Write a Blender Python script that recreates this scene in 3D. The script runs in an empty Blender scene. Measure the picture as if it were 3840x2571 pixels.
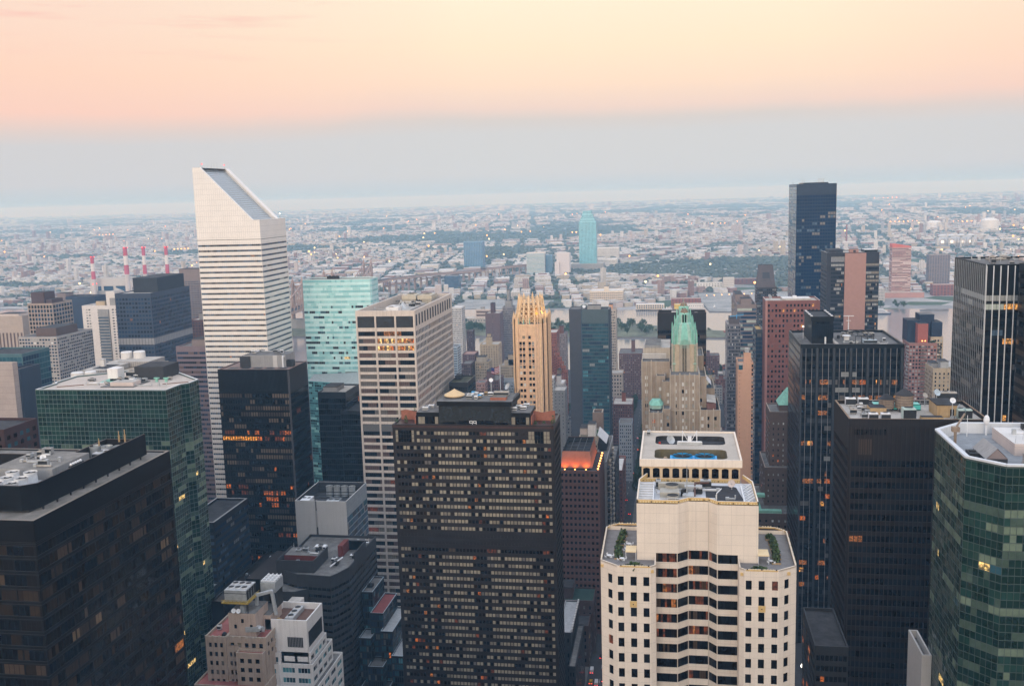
import bpy, math, random
import numpy as np
from mathutils import Vector, Matrix
R = math.radians
S = bpy.context.scene
COL = S.collection
CAM_H = 260.0

# ------------------------------------------------------------------ camera
cam_d = bpy.data.cameras.new("camera")
cam = bpy.data.objects.new("camera", cam_d)
COL.objects.link(cam)
S.camera = cam
PI_, RO, YA = R(8.454), R(-1.607), R(9.349)
fwd = Vector((-math.sin(YA)*math.cos(PI_), math.cos(YA)*math.cos(PI_), -math.sin(PI_)))
rgt = Vector((math.cos(YA), math.sin(YA), 0))
upv = rgt.cross(fwd)
r2 = rgt*math.cos(RO) + upv*math.sin(RO)
u2 = upv*math.cos(RO) - rgt*math.sin(RO)
m3 = Matrix((r2, u2, -fwd)).transposed()
cam.matrix_world = Matrix.Translation((0, 0, CAM_H)) @ m3.to_4x4()
cam_d.sensor_fit = 'HORIZONTAL'
cam_d.sensor_width = 36.0
cam_d.lens = 36.0*3721.24/3840.0
cam_d.clip_start = 1.0
cam_d.clip_end = 60000.0

# ------------------------------------------------------------------ sky
def lin(c):
    return tuple(((v/255.0+0.055)/1.055)**2.4 if v > 10 else v/255.0/12.92 for v in c)
W = bpy.data.worlds.new("World")
S.world = W
W.use_nodes = True
nt = W.node_tree
nt.nodes.clear()
def N(t, **kw):
    n = nt.nodes.new(t)
    for k, v in kw.items():
        setattr(n, k, v)
    return n
def L(a, b):
    nt.links.new(a, b)
tc = N('ShaderNodeTexCoord')
sep = N('ShaderNodeSeparateXYZ')
L(tc.outputs['Generated'], sep.inputs[0])
def ramp(stops, src):
    r = N('ShaderNodeValToRGB')
    e = r.color_ramp.elements
    while len(e) > 1:
        e.remove(e[-1])
    for i, (p, c) in enumerate(stops):
        x = e[0] if i == 0 else e.new(p)
        x.position = p
        x.color = (*c, 1)
    L(src, r.inputs[0])
    return r.outputs[0]
def math_n(op, a, b=None, clamp=False):
    n = N('ShaderNodeMath', operation=op, use_clamp=clamp)
    for i, v in enumerate((a, b)):
        if v is None:
            continue
        if isinstance(v, (int, float)):
            n.inputs[i].default_value = v
        else:
            L(v, n.inputs[i])
    return n.outputs[0]
def mixc(f, a, b, mode='MIX'):
    n = N('ShaderNodeMix', data_type='RGBA', blend_type=mode)
    n.clamp_factor = True
    for i, v in ((0, f), (6, a), (7, b)):
        if isinstance(v, (int, float)):
            n.inputs[i].default_value = v
        elif isinstance(v, tuple):
            n.inputs[i].default_value = (*v, 1)
        else:
            L(v, n.inputs[i])
    return n.outputs[2]
WZ = (1.08, 1.2, 1.45)
# elevation 0..1 on a stretched scale: t = sin(el)/0.5, horizon at 0.1
elz = sep.outputs['Z']
wn = N('ShaderNodeTexNoise')
wn.inputs['Scale'].default_value = 4.5
wn.inputs['Detail'].default_value = 4
L(tc.outputs['Generated'], wn.inputs['Vector'])
el = math_n('ADD', elz, math_n('MULTIPLY', math_n('SUBTRACT', wn.outputs[0], .5), math_n('MULTIPLY', math_n('MULTIPLY', elz, 12.0, True), .022)))
t = math_n('ADD', math_n('MULTIPLY', el, 1.8), 0.1, True)
def T(z):
    return z*1.8+0.1
east = ramp([(T(-.05), lin((150, 178, 200))), (T(0), lin((188, 206, 218))), (T(.02), lin((208, 211, 215))), (T(.058), lin((211, 211, 213))),
             (T(.070), lin((216, 208, 205))), (T(.082), lin((240, 214, 202))), (T(.105), lin((254, 224, 200))), (T(.14), lin((255, 234, 204))),
             (T(.2), lin((255, 243, 216))), (T(.34), lin((240, 236, 238))), (1.0, WZ)], t)
side = ramp([(T(-.05), lin((150, 178, 200))), (T(0), lin((186, 205, 216))), (T(.02), lin((206, 208, 213))), (T(.055), lin((209, 208, 211))),
             (T(.066), lin((222, 207, 203))), (T(.085), lin((250, 208, 192))), (T(.12), lin((254, 214, 192))), (T(.16), lin((253, 220, 200))),
             (T(.22), lin((252, 222, 206))), (T(.34), lin((238, 230, 234))), (1.0, WZ)], t)
# azimuth away from the middle of the view
azx = math_n('ADD', math_n('MULTIPLY', sep.outputs['X'], .993), math_n('MULTIPLY', sep.outputs['Y'], .02))
aza = math_n('ABSOLUTE', azx)
azf = math_n('SMOOTH_MIN', math_n('MULTIPLY', math_n('SUBTRACT', math_n('ABSOLUTE', math_n('ADD', sep.outputs['X'], .04)), .16), 3.2), 1.0, True)
front = mixc(azf, east, side)
# western half: the glow the sun left behind
west = ramp([(T(-.05), (.12, .12, .13)), (T(0), (1.7, 1.35, 1.0)), (T(.10), (2.0, 1.65, 1.3)), (T(.25), (1.75, 1.6, 1.42)), (T(.42), (1.2, 1.24, 1.36)), (1.0, WZ)], t)
wf = math_n('MULTIPLY', math_n('SUBTRACT', .15, sep.outputs['Y']), 1.4, True)
sky = mixc(wf, front, west)
# thin pink streaks of cloud
mp = N('ShaderNodeMapping')
mp.inputs['Scale'].default_value = (5.0, 5.0, 60.0)
L(tc.outputs['Generated'], mp.inputs[0])
nz = N('ShaderNodeTexNoise')
nz.inputs['Scale'].default_value = 1.3
nz.inputs['Detail'].default_value = 5.0
nz.inputs['Roughness'].default_value = .62
L(mp.outputs[0], nz.inputs['Vector'])
cl = math_n('MULTIPLY', math_n('SUBTRACT', nz.outputs[0], .52), 5.0, True)
band = math_n('MULTIPLY', math_n('SUBTRACT', el, .12), 14.0, True)
leftm = math_n('MULTIPLY', math_n('SUBTRACT', -.22, sep.outputs['X']), 4.0, True)
cf = math_n('MULTIPLY', math_n('MULTIPLY', math_n('MULTIPLY', cl, band), leftm), 1.0)
sky = mixc(cf, sky, lin((248, 190, 178)))
# the clear-air daylight component underneath the dusk colours
nish = N('ShaderNodeTexSky')
nish.sky_type = 'NISHITA'
nish.sun_disc = False
nish.sun_elevation = R(7)
nish.sun_rotation = R(180)
nish.altitude = 260
bgA = N('ShaderNodeBackground')
bgB = N('ShaderNodeBackground')
L(sky, bgA.inputs[0])
bgA.inputs[1].default_value = 1.0
L(nish.outputs[0], bgB.inputs[0])
bgB.inputs[1].default_value = 0.005
add = N('ShaderNodeAddShader')
L(bgA.outputs[0], add.inputs[0])
L(bgB.outputs[0], add.inputs[1])
wo = N('ShaderNodeOutputWorld')
L(add.outputs[0], wo.inputs[0])

# ------------------------------------------------------------------ sun: the last light, low in the west behind the camera
sd = bpy.data.lights.new("sun", 'SUN')
sd.energy = 1.3
sd.angle = R(25)
sd.color = (1.0, .86, .70)
sun = bpy.data.objects.new("sun", sd)
COL.objects.link(sun)
sun.rotation_euler = (R(90-12), 0, R(-6))

S.view_settings.view_transform = 'Standard'
S.view_settings.look = 'None'
S.view_settings.exposure = 0.0
S.view_settings.gamma = 1.0
S.cycles.use_denoising = True
S.cycles.max_bounces = 5
S.cycles.diffuse_bounces = 2
S.cycles.glossy_bounces = 3
S.cycles.transmission_bounces = 2
S.cycles.volume_bounces = 0
S.cycles.sample_clamp_indirect = 4.0
S.cycles.caustics_reflective = False
S.cycles.caustics_refractive = False

# ------------------------------------------------------------------ materials
MATS = {}
def mat(name, col, rough=.8, var=.12, scale=.06, metal=0.0, spec=.3, streak=0.0, panel=None, emit=None, coat=0.0, col2=None):
    if name in MATS:
        return MATS[name]
    m = bpy.data.materials.new(name)
    MATS[name] = m
    m.use_nodes = True
    t = m.node_tree
    b = t.nodes['Principled BSDF']
    b.inputs['Roughness'].default_value = rough
    b.inputs['Metallic'].default_value = metal
    b.inputs['Specular IOR Level'].default_value = spec
    if coat:
        b.inputs['Coat Weight'].default_value = coat
        b.inputs['Coat Roughness'].default_value = .06
    o = t.nodes.new('ShaderNodeTexCoord')
    n = t.nodes.new('ShaderNodeTexNoise')
    n.inputs['Scale'].default_value = scale
    n.inputs['Detail'].default_value = 6
    n.inputs['Roughness'].default_value = .65
    t.links.new(o.outputs['Object'], n.inputs['Vector'])
    r = t.nodes.new('ShaderNodeMapRange')
    r.inputs['From Min'].default_value = .3
    r.inputs['From Max'].default_value = .7
    t.links.new(n.outputs[0], r.inputs['Value'])
    mx = t.nodes.new('ShaderNodeMix')
    mx.data_type = 'RGBA'
    lo = tuple(max(0, c*(1-var)) for c in col)
    hi = tuple(min(1, c*(1+var)) for c in (col2 or col))
    mx.inputs[6].default_value = (*lo, 1)
    mx.inputs[7].default_value = (*hi, 1)
    t.links.new(r.outputs[0], mx.inputs[0])
    out = mx.outputs[2]
    def mul(out, fac_sock, dark):
        k = t.nodes.new('ShaderNodeMix')
        k.data_type = 'RGBA'
        k.blend_type = 'MULTIPLY'
        k.inputs[7].default_value = (*dark, 1)
        t.links.new(fac_sock, k.inputs[0])
        t.links.new(out, k.inputs[6])
        return k.outputs[2]
    if streak:
        mp = t.nodes.new('ShaderNodeMapping')
        mp.inputs['Scale'].default_value = (1.3, 1.3, .05)
        t.links.new(o.outputs['Object'], mp.inputs[0])
        n2 = t.nodes.new('ShaderNodeTexNoise')
        n2.inputs['Scale'].default_value = 1.0
        n2.inputs['Detail'].default_value = 4
        t.links.new(mp.outputs[0], n2.inputs['Vector'])
        r2_ = t.nodes.new('ShaderNodeMapRange')
        r2_.inputs['From Min'].default_value = .5
        r2_.inputs['From Max'].default_value = .75
        r2_.inputs['To Max'].default_value = streak
        t.links.new(n2.outputs[0], r2_.inputs['Value'])
        out = mul(out, r2_.outputs[0], (.45, .42, .4))
    if panel:
        pw, ph, mort, dark, off = (*panel, 0)[:5]
        sx = t.nodes.new('ShaderNodeSeparateXYZ')
        t.links.new(o.outputs['Object'], sx.inputs[0])
        ad = t.nodes.new('ShaderNodeMath')
        t.links.new(sx.outputs[0], ad.inputs[0])
        t.links.new(sx.outputs[1], ad.inputs[1])
        cb = t.nodes.new('ShaderNodeCombineXYZ')
        t.links.new(ad.outputs[0], cb.inputs[0])
        t.links.new(sx.outputs[2], cb.inputs[1])
        bk = t.nodes.new('ShaderNodeTexBrick')
        bk.offset = off
        bk.inputs['Color1'].default_value = (0, 0, 0, 1)
        bk.inputs['Color2'].default_value = (.12, .12, .12, 1)
        bk.inputs['Mortar'].default_value = (1, 1, 1, 1)
        bk.inputs['Scale'].default_value = 1.0
        bk.inputs['Mortar Size'].default_value = mort
        bk.inputs['Mortar Smooth'].default_value = .2
        bk.inputs['Brick Width'].default_value = pw
        bk.inputs['Row Height'].default_value = ph
        t.links.new(cb.outputs[0], bk.inputs['Vector'])
        out = mul(out, bk.outputs[0], (dark, dark, dark))
    t.links.new(out, b.inputs['Base Color'])
    if emit:
        ec, es, esc = emit
        n3 = t.nodes.new('ShaderNodeTexNoise')
        n3.inputs['Scale'].default_value = esc
        n3.inputs['Detail'].default_value = 3
        t.links.new(o.outputs['Object'], n3.inputs['Vector'])
        r3 = t.nodes.new('ShaderNodeMapRange')
        r3.inputs['From Min'].default_value = .40
        r3.inputs['From Max'].default_value = .68
        r3.inputs['To Min'].default_value = es*.06
        r3.inputs['To Max'].default_value = es*1.5
        t.links.new(n3.outputs[0], r3.inputs['Value'])
        b.inputs['Emission Color'].default_value = (*ec, 1)
        t.links.new(r3.outputs[0], b.inputs['Emission Strength'])
        m.cycles.emission_sampling = 'NONE'
    return m
def flat_emit(name, col, strength):
    if name in MATS:
        return MATS[name]
    m = mat(name, (.05, .05, .05))
    b = m.node_tree.nodes['Principled BSDF']
    b.inputs['Emission Color'].default_value = (*col, 1)
    b.inputs['Emission Strength'].default_value = strength
    m.cycles.emission_sampling = 'NONE'
    return m
def glass(name, col, rough=.07, spec=.25, var=.35, scale=.25):
    return mat(name, col, rough, var, scale, 0, spec)

# ------------------------------------------------------------------ mesh building
class MB:
    def __init__(s):
        s.v, s.f, s.mi, s.mats, s.ix = [], [], [], [], {}
    def m(s, mt):
        k = mt.name
        if k not in s.ix:
            s.ix[k] = len(s.mats)
            s.mats.append(mt)
        return s.ix[k]
    def poly(s, pts, mt):
        b = len(s.v)
        s.v.extend(tuple(p) for p in pts)
        s.f.append(tuple(range(b, b+len(pts))))
        s.mi.append(s.m(mt))
    def box(s, x0, x1, y0, y1, z0, z1, mt, top=None, bottom=True):
        b = len(s.v)
        s.v += [(x0, y0, z0), (x1, y0, z0), (x1, y1, z0), (x0, y1, z0), (x0, y0, z1), (x1, y0, z1), (x1, y1, z1), (x0, y1, z1)]
        fs = [(0, 1, 5, 4), (1, 2, 6, 5), (2, 3, 7, 6), (3, 0, 4, 7), (4, 5, 6, 7)] + ([(3, 2, 1, 0)] if bottom else [])
        i = s.m(mt)
        j = s.m(top) if top else i
        for k, f in enumerate(fs):
            s.f.append(tuple(b+q for q in f))
            s.mi.append(j if k == 4 else i)
    def prism(s, pts, z0, z1, mt, top=None, taper=1.0, cap=True):
        n = len(pts)
        cx = sum(p[0] for p in pts)/n
        cy = sum(p[1] for p in pts)/n
        b = len(s.v)
        s.v += [(p[0], p[1], z0) for p in pts] + [(cx+(p[0]-cx)*taper, cy+(p[1]-cy)*taper, z1) for p in pts]
        i = s.m(mt)
        for k in range(n):
            s.f.append((b+k, b+(k+1) % n, b+n+(k+1) % n, b+n+k))
            s.mi.append(i)
        if cap:
            s.f.append(tuple(b+n+k for k in range(n)))
            s.mi.append(s.m(top) if top else i)
    def cyl(s, x, y, z0, z1, r, mt, n=12, r1=None, top=None, cap=True):
        a = [2*math.pi*k/n for k in range(n)]
        s.prism([(x+r*math.cos(q), y+r*math.sin(q)) for q in a], z0, z1, mt, top, (r1 if r1 is not None else r)/r if r else 1, cap)
    def bar(s, a, b, w, mt):
        a = Vector(a); b = Vector(b)
        d = (b-a).normalized()
        q = d.cross(Vector((0, 0, 1)))
        if q.length < .01:
            q = Vector((1, 0, 0))
        q.normalize()
        p = d.cross(q)
        k = len(s.v)
        for c in (a, b):
            for e, g in ((-1, -1), (1, -1), (1, 1), (-1, 1)):
                s.v.append(tuple(c+q*e*w/2+p*g*w/2))
        i = s.m(mt)
        for f in ((0, 1, 5, 4), (1, 2, 6, 5), (2, 3, 7, 6), (3, 0, 4, 7), (4, 5, 6, 7), (3, 2, 1, 0)):
            s.f.append(tuple(k+x for x in f))
            s.mi.append(i)
    def ball(s, x, y, z, r, mt, n=8, m_=5, sq=1.0):
        b = len(s.v)
        i = s.m(mt)
        for j in range(m_+1):
            ph = math.pi*j/m_
            for k in range(n):
                th = 2*math.pi*k/n
                s.v.append((x+r*math.sin(ph)*math.cos(th), y+r*math.sin(ph)*math.sin(th), z+r*sq*math.cos(ph)))
        for j in range(m_):
            for k in range(n):
                s.f.append((b+j*n+k, b+(j+1)*n+k, b+(j+1)*n+(k+1) % n, b+j*n+(k+1) % n))
                s.mi.append(i)
    def build(s, name, parent=None, off=(0, 0, 0), smooth=False):
        if not s.f:
            return None
        me = bpy.data.meshes.new(name)
        v = s.v if off == (0, 0, 0) else [(p[0]-off[0], p[1]-off[1], p[2]-off[2]) for p in s.v]
        me.from_pydata(v, [], s.f)
        for m_ in s.mats:
            me.materials.append(m_)
        me.polygons.foreach_set('material_index', s.mi)
        if smooth:
            me.polygons.foreach_set('use_smooth', [True]*len(s.f))
        me.update()
        o = bpy.data.objects.new(name, me)
        COL.objects.link(o)
        if parent:
            o.parent = parent
        return o
def tag(o, label, cat, group=None, kind=None):
    if label:
        o['label'] = label
    if cat:
        o['category'] = cat
    if group:
        o['group'] = group
    if kind:
        o['kind'] = kind
    return o
def empty(name, loc, label, cat, group=None):
    o = bpy.data.objects.new(name, None)
    COL.objects.link(o)
    o.location = loc
    o.empty_display_size = .1
    return tag(o, label, cat, group)
def one(name, mb, label, cat, group=None, loc=None):
    """a thing that is one mesh, its origin at loc"""
    o = mb.build(name, None, loc or (0, 0, 0))
    if loc:
        o.location = loc
    return tag(o, label, cat, group)
def copy_thing(o, loc, label=None, rz=None):
    c = o.copy()
    COL.objects.link(c)
    c.location = loc
    if rz is not None:
        c.rotation_euler = (0, 0, rz)
    if label:
        c['label'] = label
    for ch in o.children:
        d = ch.copy()
        COL.objects.link(d)
        d.parent = c
        for g in ch.children:
            e = g.copy()
            COL.objects.link(e)
            e.parent = d
    return c

class Pal:
    """which look each pane has: weights, and how long a run of one look lasts"""
    def __init__(s, w, run=(1, 3)):
        s.m = [a for a, b in w]
        s.w = [b for a, b in w]
        s.run = run
    def row(s, n, rng):
        out = []
        while len(out) < n:
            out += [rng.choices(s.m, s.w)[0]]*rng.randint(*s.run)
        return out[:n]
WIN_CACHE = {}
def F(n, p, pal, fr=.7, lo=.25, hi=.85, top=2.0, bot=0.0, m=.4, rec=0.0, mode='band', sub=0, mull=None, over=None, cols=None, skip=None, nrow=None, jit=.012, reveal=None, fins=None):
    return dict(n=n, p=p, pal=pal, fr=fr, lo=lo, hi=hi, top=top, bot=bot, m=m, rec=rec, mode=mode, sub=sub, mull=mull, over=over or {}, cols=cols, skip=skip, nrow=nrow, jit=jit, reveal=reveal, fins=fins)

class Bld:
    def __init__(s, name, label, cat, loc, seed=0, group=None):
        s.o = empty(name, loc, label, cat, group)
        s.loc = tuple(loc)
        s.rng = random.Random(seed)
        s.wall = MB()
        s.roof = MB()
        s.bands = {}
        s.wins = []
        s.parts = []
    def face(s, p0, p1, z0, z1, f, wall, grp=''):
        p0 = Vector((p0[0], p0[1], 0)); p1 = Vector((p1[0], p1[1], 0))
        Lh = (p1-p0).length
        u = (p1-p0)/Lh
        nn = Vector((u.y, -u.x, 0))
        def P(a, z, d=0.0):
            q = p0+u*a-nn*d
            return (q.x, q.y, z)
        if not f:
            s.wall.poly([P(0, z0), P(Lh, z0), P(Lh, z1), P(0, z1)], wall)
            return
        if f['cols']:
            cols = [(a*Lh, b*Lh) for a, b in f['cols']]
        else:
            n = f['n']
            cw = (Lh-2*f['m'])/n
            cols = [(f['m']+cw*(i+.5-f['fr']/2), f['m']+cw*(i+.5+f['fr']/2)) for i in range(n)]
        p = f['p']
        zt = z1-f['top']
        nr = int((zt-max(f['bot'], z0))/p)
        if f['nrow']:
            nr = min(nr, f['nrow'])
        rows = [(zt-p*(i+1)+f['lo']*p, zt-p*(i+1)+f['hi']*p) for i in range(nr)]
        rec = f['rec']
        d = rec if rec else -.07
        rv = f['reveal'] or wall
        if rec:
            cur = z1
            for a, b in rows:
                s.wall.poly([P(0, b), P(Lh, b), P(Lh, cur), P(0, cur)], wall)
                x = 0
                for c0, c1 in cols:
                    if c0 > x+.01:
                        s.wall.poly([P(x, a), P(c0, a), P(c0, b), P(x, b)], wall)
                    x = c1
                if Lh > x+.01:
                    s.wall.poly([P(x, a), P(Lh, a), P(Lh, b), P(x, b)], wall)
                cur = a
            s.wall.poly([P(0, z0), P(Lh, z0), P(Lh, cur), P(0, cur)], wall)
        else:
            s.wall.poly([P(0, z0), P(Lh, z0), P(Lh, z1), P(0, z1)], wall)
        if f['fins']:
            fw, fd, fm, fn = f['fins']
            for i in range(fn+1):
                a = f['m']+(Lh-2*f['m'])*i/fn
                zb = rows[-1][0]-1
                q = [P(a-fw/2, zb, 0), P(a+fw/2, zb, 0), P(a+fw/2, zb, -fd), P(a-fw/2, zb, -fd)]
                tq = [(c[0], c[1], z1-.3) for c in q]
                s.wall.poly([q[3], q[2], tq[2], tq[3]], fm)
                s.wall.poly([q[0], q[3], tq[3], tq[0]], fm)
                s.wall.poly([q[2], q[1], tq[1], tq[2]], fm)
                s.wall.poly([tq[3], tq[2], tq[1], tq[0]], fm)
        for ri, (a, b) in enumerate(rows):
            pal = f['over'].get(ri, f['pal'])
            look = pal.row(len(cols)*max(1, f['sub']), s.rng)
            gi = 0
            mb = None
            for ci, (c0, c1) in enumerate(cols):
                if ci and c0-cols[ci-1][1] > max(5, .15*Lh):
                    gi += 1
                if f['mode'] == 'band':
                    mb = s.bands.setdefault((grp+'|'*gi, ri), MB())
                if rec:
                    s.wall.poly([P(c0, a), P(c1, a), P(c1, a, rec), P(c0, a, rec)], rv)
                    s.wall.poly([P(c0, b, rec), P(c1, b, rec), P(c1, b), P(c0, b)], rv)
                    s.wall.poly([P(c0, a), P(c0, a, rec), P(c0, b, rec), P(c0, b)], rv)
                    s.wall.poly([P(c1, a, rec), P(c1, a), P(c1, b), P(c1, b, rec)], rv)
                if f['skip'] and f['skip'](ri, ci):
                    s.wall.poly([P(c0, a, d), P(c1, a, d), P(c1, b, d), P(c0, b, d)], wall)
                    continue
                k = max(1, f['sub'])
                if k > 1:
                    s.wall.poly([P(c0, a, d+.05), P(c1, a, d+.05), P(c1, b, d+.05), P(c0, b, d+.05)], f['mull'] or wall)
                w = (c1-c0)/k
                for j in range(k):
                    g = w*.045 if k > 1 else 0
                    a0, a1 = c0+w*j+g, c0+w*(j+1)-g
                    mt = look[ci*k+j]
                    if mt is None:
                        continue
                    if mb is not None:
                        jt = f['jit']*w
                        q = [s.rng.uniform(-jt, jt) for _ in range(3)]
                        mb.poly([P(a0, a, d+q[0]), P(a1, a, d+q[1]), P(a1, b, d+q[1]+q[2]-q[0]), P(a0, b, d+q[2])], mt)
                    else:
                        s.wins.append((P((a0+a1)/2, (a+b)/2, d), a1-a0, b-a, math.atan2(u.y, u.x), mt))
    def rect(s, x0, x1, y0, y1, z0, z1, wall, Wf=None, Sf=None, Nf=None, roof=None, par=(1.0, .5), capm=None, grp=''):
        s.face((x0, y0), (x1, y0), z0, z1, Wf, wall, grp)
        s.face((x1, y0), (x1, y1), z0, z1, Sf, wall, grp)
        s.face((x0, y1), (x0, y0), z0, z1, Nf, wall, grp)
        s.face((x1, y1), (x0, y1), z0, z1, None, wall, grp)
        if roof:
            s.cap([(x0, y0), (x1, y0), (x1, y1), (x0, y1)], z1, roof, wall, par, capm)
    def cap(s, pts, z, roof, wall, par=(1.0, .5), capm=None):
        h, th = par
        n = len(pts)
        ins = []
        for i in range(n):
            a = Vector(pts[i-1]); b = Vector(pts[i]); c = Vector(pts[(i+1) % n])
            e1 = (b-a).normalized(); e2 = (c-b).normalized()
            n1 = Vector((-e1.y, e1.x)); n2 = Vector((-e2.y, e2.x))
            k = (n1+n2)
            k = k/max(.2, k.length_squared)*2
            ins.append(b+k*th)
        cm = capm or wall
        for i in range(n):
            j = (i+1) % n
            s.roof.poly([(*pts[i], z), (*pts[j], z), (ins[j].x, ins[j].y, z), (ins[i].x, ins[i].y, z)], cm)
            s.roof.poly([(ins[i].x, ins[i].y, z), (ins[j].x, ins[j].y, z), (ins[j].x, ins[j].y, z-h), (ins[i].x, ins[i].y, z-h)], wall)
        s.roof.poly([(p.x, p.y, z-h) for p in ins], roof)
    def part(s, name, mb):
        s.parts.append((name, mb))
        return mb
    def done(s, lim=100, wall_name='wall_cladding', merge=False):
        if merge and s.bands:
            mb = MB()
            for q in s.bands.values():
                for f, mi in zip(q.f, q.mi):
                    mb.poly([q.v[z] for z in f], q.mats[mi])
            s.bands = {}
            s.parts.append(('window_glazing', mb))
        s.wall.build(wall_name, s.o, s.loc)
        s.roof.build('roof', s.o, s.loc)
        for nm, mb in s.parts:
            mb.build(nm, s.o, s.loc)
        for key in sorted(s.bands, key=lambda k: (k[1], k[0]))[:100]:
            s.bands[key].build('ribbon_glazing', s.o, s.loc)
        rest = MB()
        for key in sorted(s.bands, key=lambda k: (k[1], k[0]))[100:]:
            b = s.bands[key]
            for f, mi in zip(b.f, b.mi):
                rest.poly([b.v[q] for q in f], b.mats[mi])
        cp = Vector((0, 0, CAM_H))
        s.wins.sort(key=lambda w: (Vector(w[0])-cp).length/(w[1]*w[2])**.5)
        for c, w, h, a, mt in s.wins[:lim]:
            key = (round(w, 2), round(h, 2), mt.name)
            me = WIN_CACHE.get(key)
            if me is None:
                me = bpy.data.meshes.new('window')
                me.from_pydata([(-w/2, 0, -h/2), (w/2, 0, -h/2), (w/2, 0, h/2), (-w/2, 0, h/2)], [], [(0, 1, 2, 3)])
                me.materials.append(mt)
                WIN_CACHE[key] = me
            o = bpy.data.objects.new('window', me)
            COL.objects.link(o)
            o.parent = s.o
            o.location = (c[0]-s.loc[0], c[1]-s.loc[1], c[2]-s.loc[2])
            o.rotation_euler = (0, 0, a+s.rng.uniform(-.012, .012))
        for c, w, h, a, mt in s.wins[lim:]:
            ux, uy = math.cos(a)*w/2, math.sin(a)*w/2
            rest.poly([(c[0]-ux, c[1]-uy, c[2]-h/2), (c[0]+ux, c[1]+uy, c[2]-h/2), (c[0]+ux, c[1]+uy, c[2]+h/2), (c[0]-ux, c[1]-uy, c[2]+h/2)], mt)
        if rest.f:
            o = rest.build('window_glazing', s.o, s.loc)
            o['kind'] = 'stuff'
        return s.o

# ------------------------------------------------------------------ shared materials
stone = mat('cream_stone', (.78, .675, .56), .75, .06, .12, streak=.13, panel=(3.4, 2.9, .06, .80))
stone_plain = mat('cream_trim', (.76, .66, .545), .75, .08, .2, streak=.3)
alum = mat('white_aluminium', (.80, .745, .685), .45, .04, .1, metal=.0, spec=.4, panel=(1.6, 3.86, .14, .78))
alum_plain = mat('white_aluminium_plain', (.80, .745, .685), .45, .04, .1, spec=.5)
bronze = mat('dark_bronze', (.0075, .0065, .006), .3, .3, .2, spec=.16)
bronze_l = mat('bronze_spandrel', (.018, .015, .014), .35, .25, .3, spec=.2)
black_m = mat('black_steel', (.0065, .007, .0085), .35, .3, .15, spec=.16)
grey_blk = mat('charcoal_cladding', (.02, .02, .023), .6, .25, .2, spec=.15, panel=(3, 3.4, .04, .6))
brown_gr = mat('brown_granite', (.034, .026, .023), .6, .18, .3, spec=.15, panel=(1.5, 30, .05, .55))
red_gr = mat('red_granite', (.19, .072, .058), .6, .15, .25, panel=(2.1, 4.2, .03, .85))
orange_br = mat('rust_brick', (.145, .075, .06), .8, .15, .4)
brick_r = mat('red_brick', (.26, .10, .075), .85, .2, .4)
brick_d = mat('dark_red_brick', (.17, .085, .075), .85, .2, .3)
brick_p = mat('plum_brick', (.16, .10, .10), .85, .15, .3)
brick_t = mat('tan_brick', (.46, .37, .26), .85, .14, .3, streak=.3)
limest = mat('warm_limestone', (.35, .28, .215), .85, .13, .25, streak=.45)
lime_p = mat('pale_limestone', (.46, .40, .325), .85, .12, .25, streak=.45)
brick_go = mat('orange_terracotta', (.75, .50, .315), .75, .12, .4, streak=.3, panel=(.9, .42, .025, .9, .5))
gold_terra = mat('golden_terracotta', (.79, .56, .33), .6, .18, .6, streak=.25)
white_p = mat('white_paint', (.72, .70, .68), .6, .06, .2, streak=.3)
white_br = mat('white_brick', (.64, .60, .57), .8, .08, .3, streak=.25)
pinkwh = mat('pinkish_stone', (.55, .47, .43), .8, .08, .2, panel=(20, 3.4, .05, .75))
beige_st = mat('beige_stone', (.40, .315, .255), .85, .13, .3, streak=.5)
peach_br = mat('peach_brick', (.62, .36, .235), .8, .06, .3)
pink_br = mat('dusty_pink_brick', (.37, .215, .18), .85, .08, .5)
grey_c = mat('grey_concrete', (.30, .295, .29), .85, .12, .2, streak=.3)
grey_p = mat('pale_grey_panel', (.50, .485, .465), .6, .06, .2, streak=.15, panel=(9, 2.4, .03, .88))
grey_d = mat('dark_grey_panel', (.038, .038, .041), .7, .15, .2, panel=(3, 3.3, .04, .75))
taupe = mat('taupe_stone', (.22, .18, .175), .8, .1, .2)
purp = mat('mauve_granite', (.20, .155, .17), .75, .1, .2)
navy_w = mat('navy_cladding', (.016, .03, .06), .45, .2, .1, spec=.25)
green_t = mat('green_mullion', (.12, .155, .145), .4, .1, .3, spec=.3)
teal_m = mat('teal_spandrel', (.16, .46, .48), .25, .12, .08, spec=.6)
roof_g = mat('grey_gravel_roof', (.15, .145, .138), .95, .42, .28, streak=.35)
roof_d = mat('dark_tar_roof', (.04, .04, .043), .9, .5, .25)
roof_l = mat('pale_roof', (.42, .39, .35), .9, .28, .22, streak=.3)
roof_w = mat('white_roof', (.62, .60, .57), .85, .14, .15)
roof_r = mat('red_roof_paint', (.32, .115, .10), .9, .25, .2)
metal_g = mat('galvanised_metal', (.42, .44, .45), .4, .2, .6, metal=.3, spec=.5)
metal_w = mat('white_metal', (.70, .71, .72), .45, .12, .5, spec=.5)
metal_d = mat('dark_metal', (.024, .026, .029), .5, .3, .5, spec=.25)
fan_b = mat('fan_black', (.012, .012, .013), .6, .3, 1)
copper = mat('green_copper', (.23, .50, .40), .7, .16, .35, streak=.4)
copper_d = mat('pale_verdigris', (.34, .50, .42), .7, .18, .5, streak=.5)
blue_p = mat('blue_paint', (.03, .36, .70), .4, .15, .4, spec=.5)
wood = mat('weathered_wood', (.26, .20, .15), .9, .2, .8, streak=.5)
ochre = mat('ochre_plaster', (.42, .29, .15), .85, .15, .5, streak=.4)
straw = mat('straw_canvas', (.60, .44, .25), .8, .08, .6)
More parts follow.
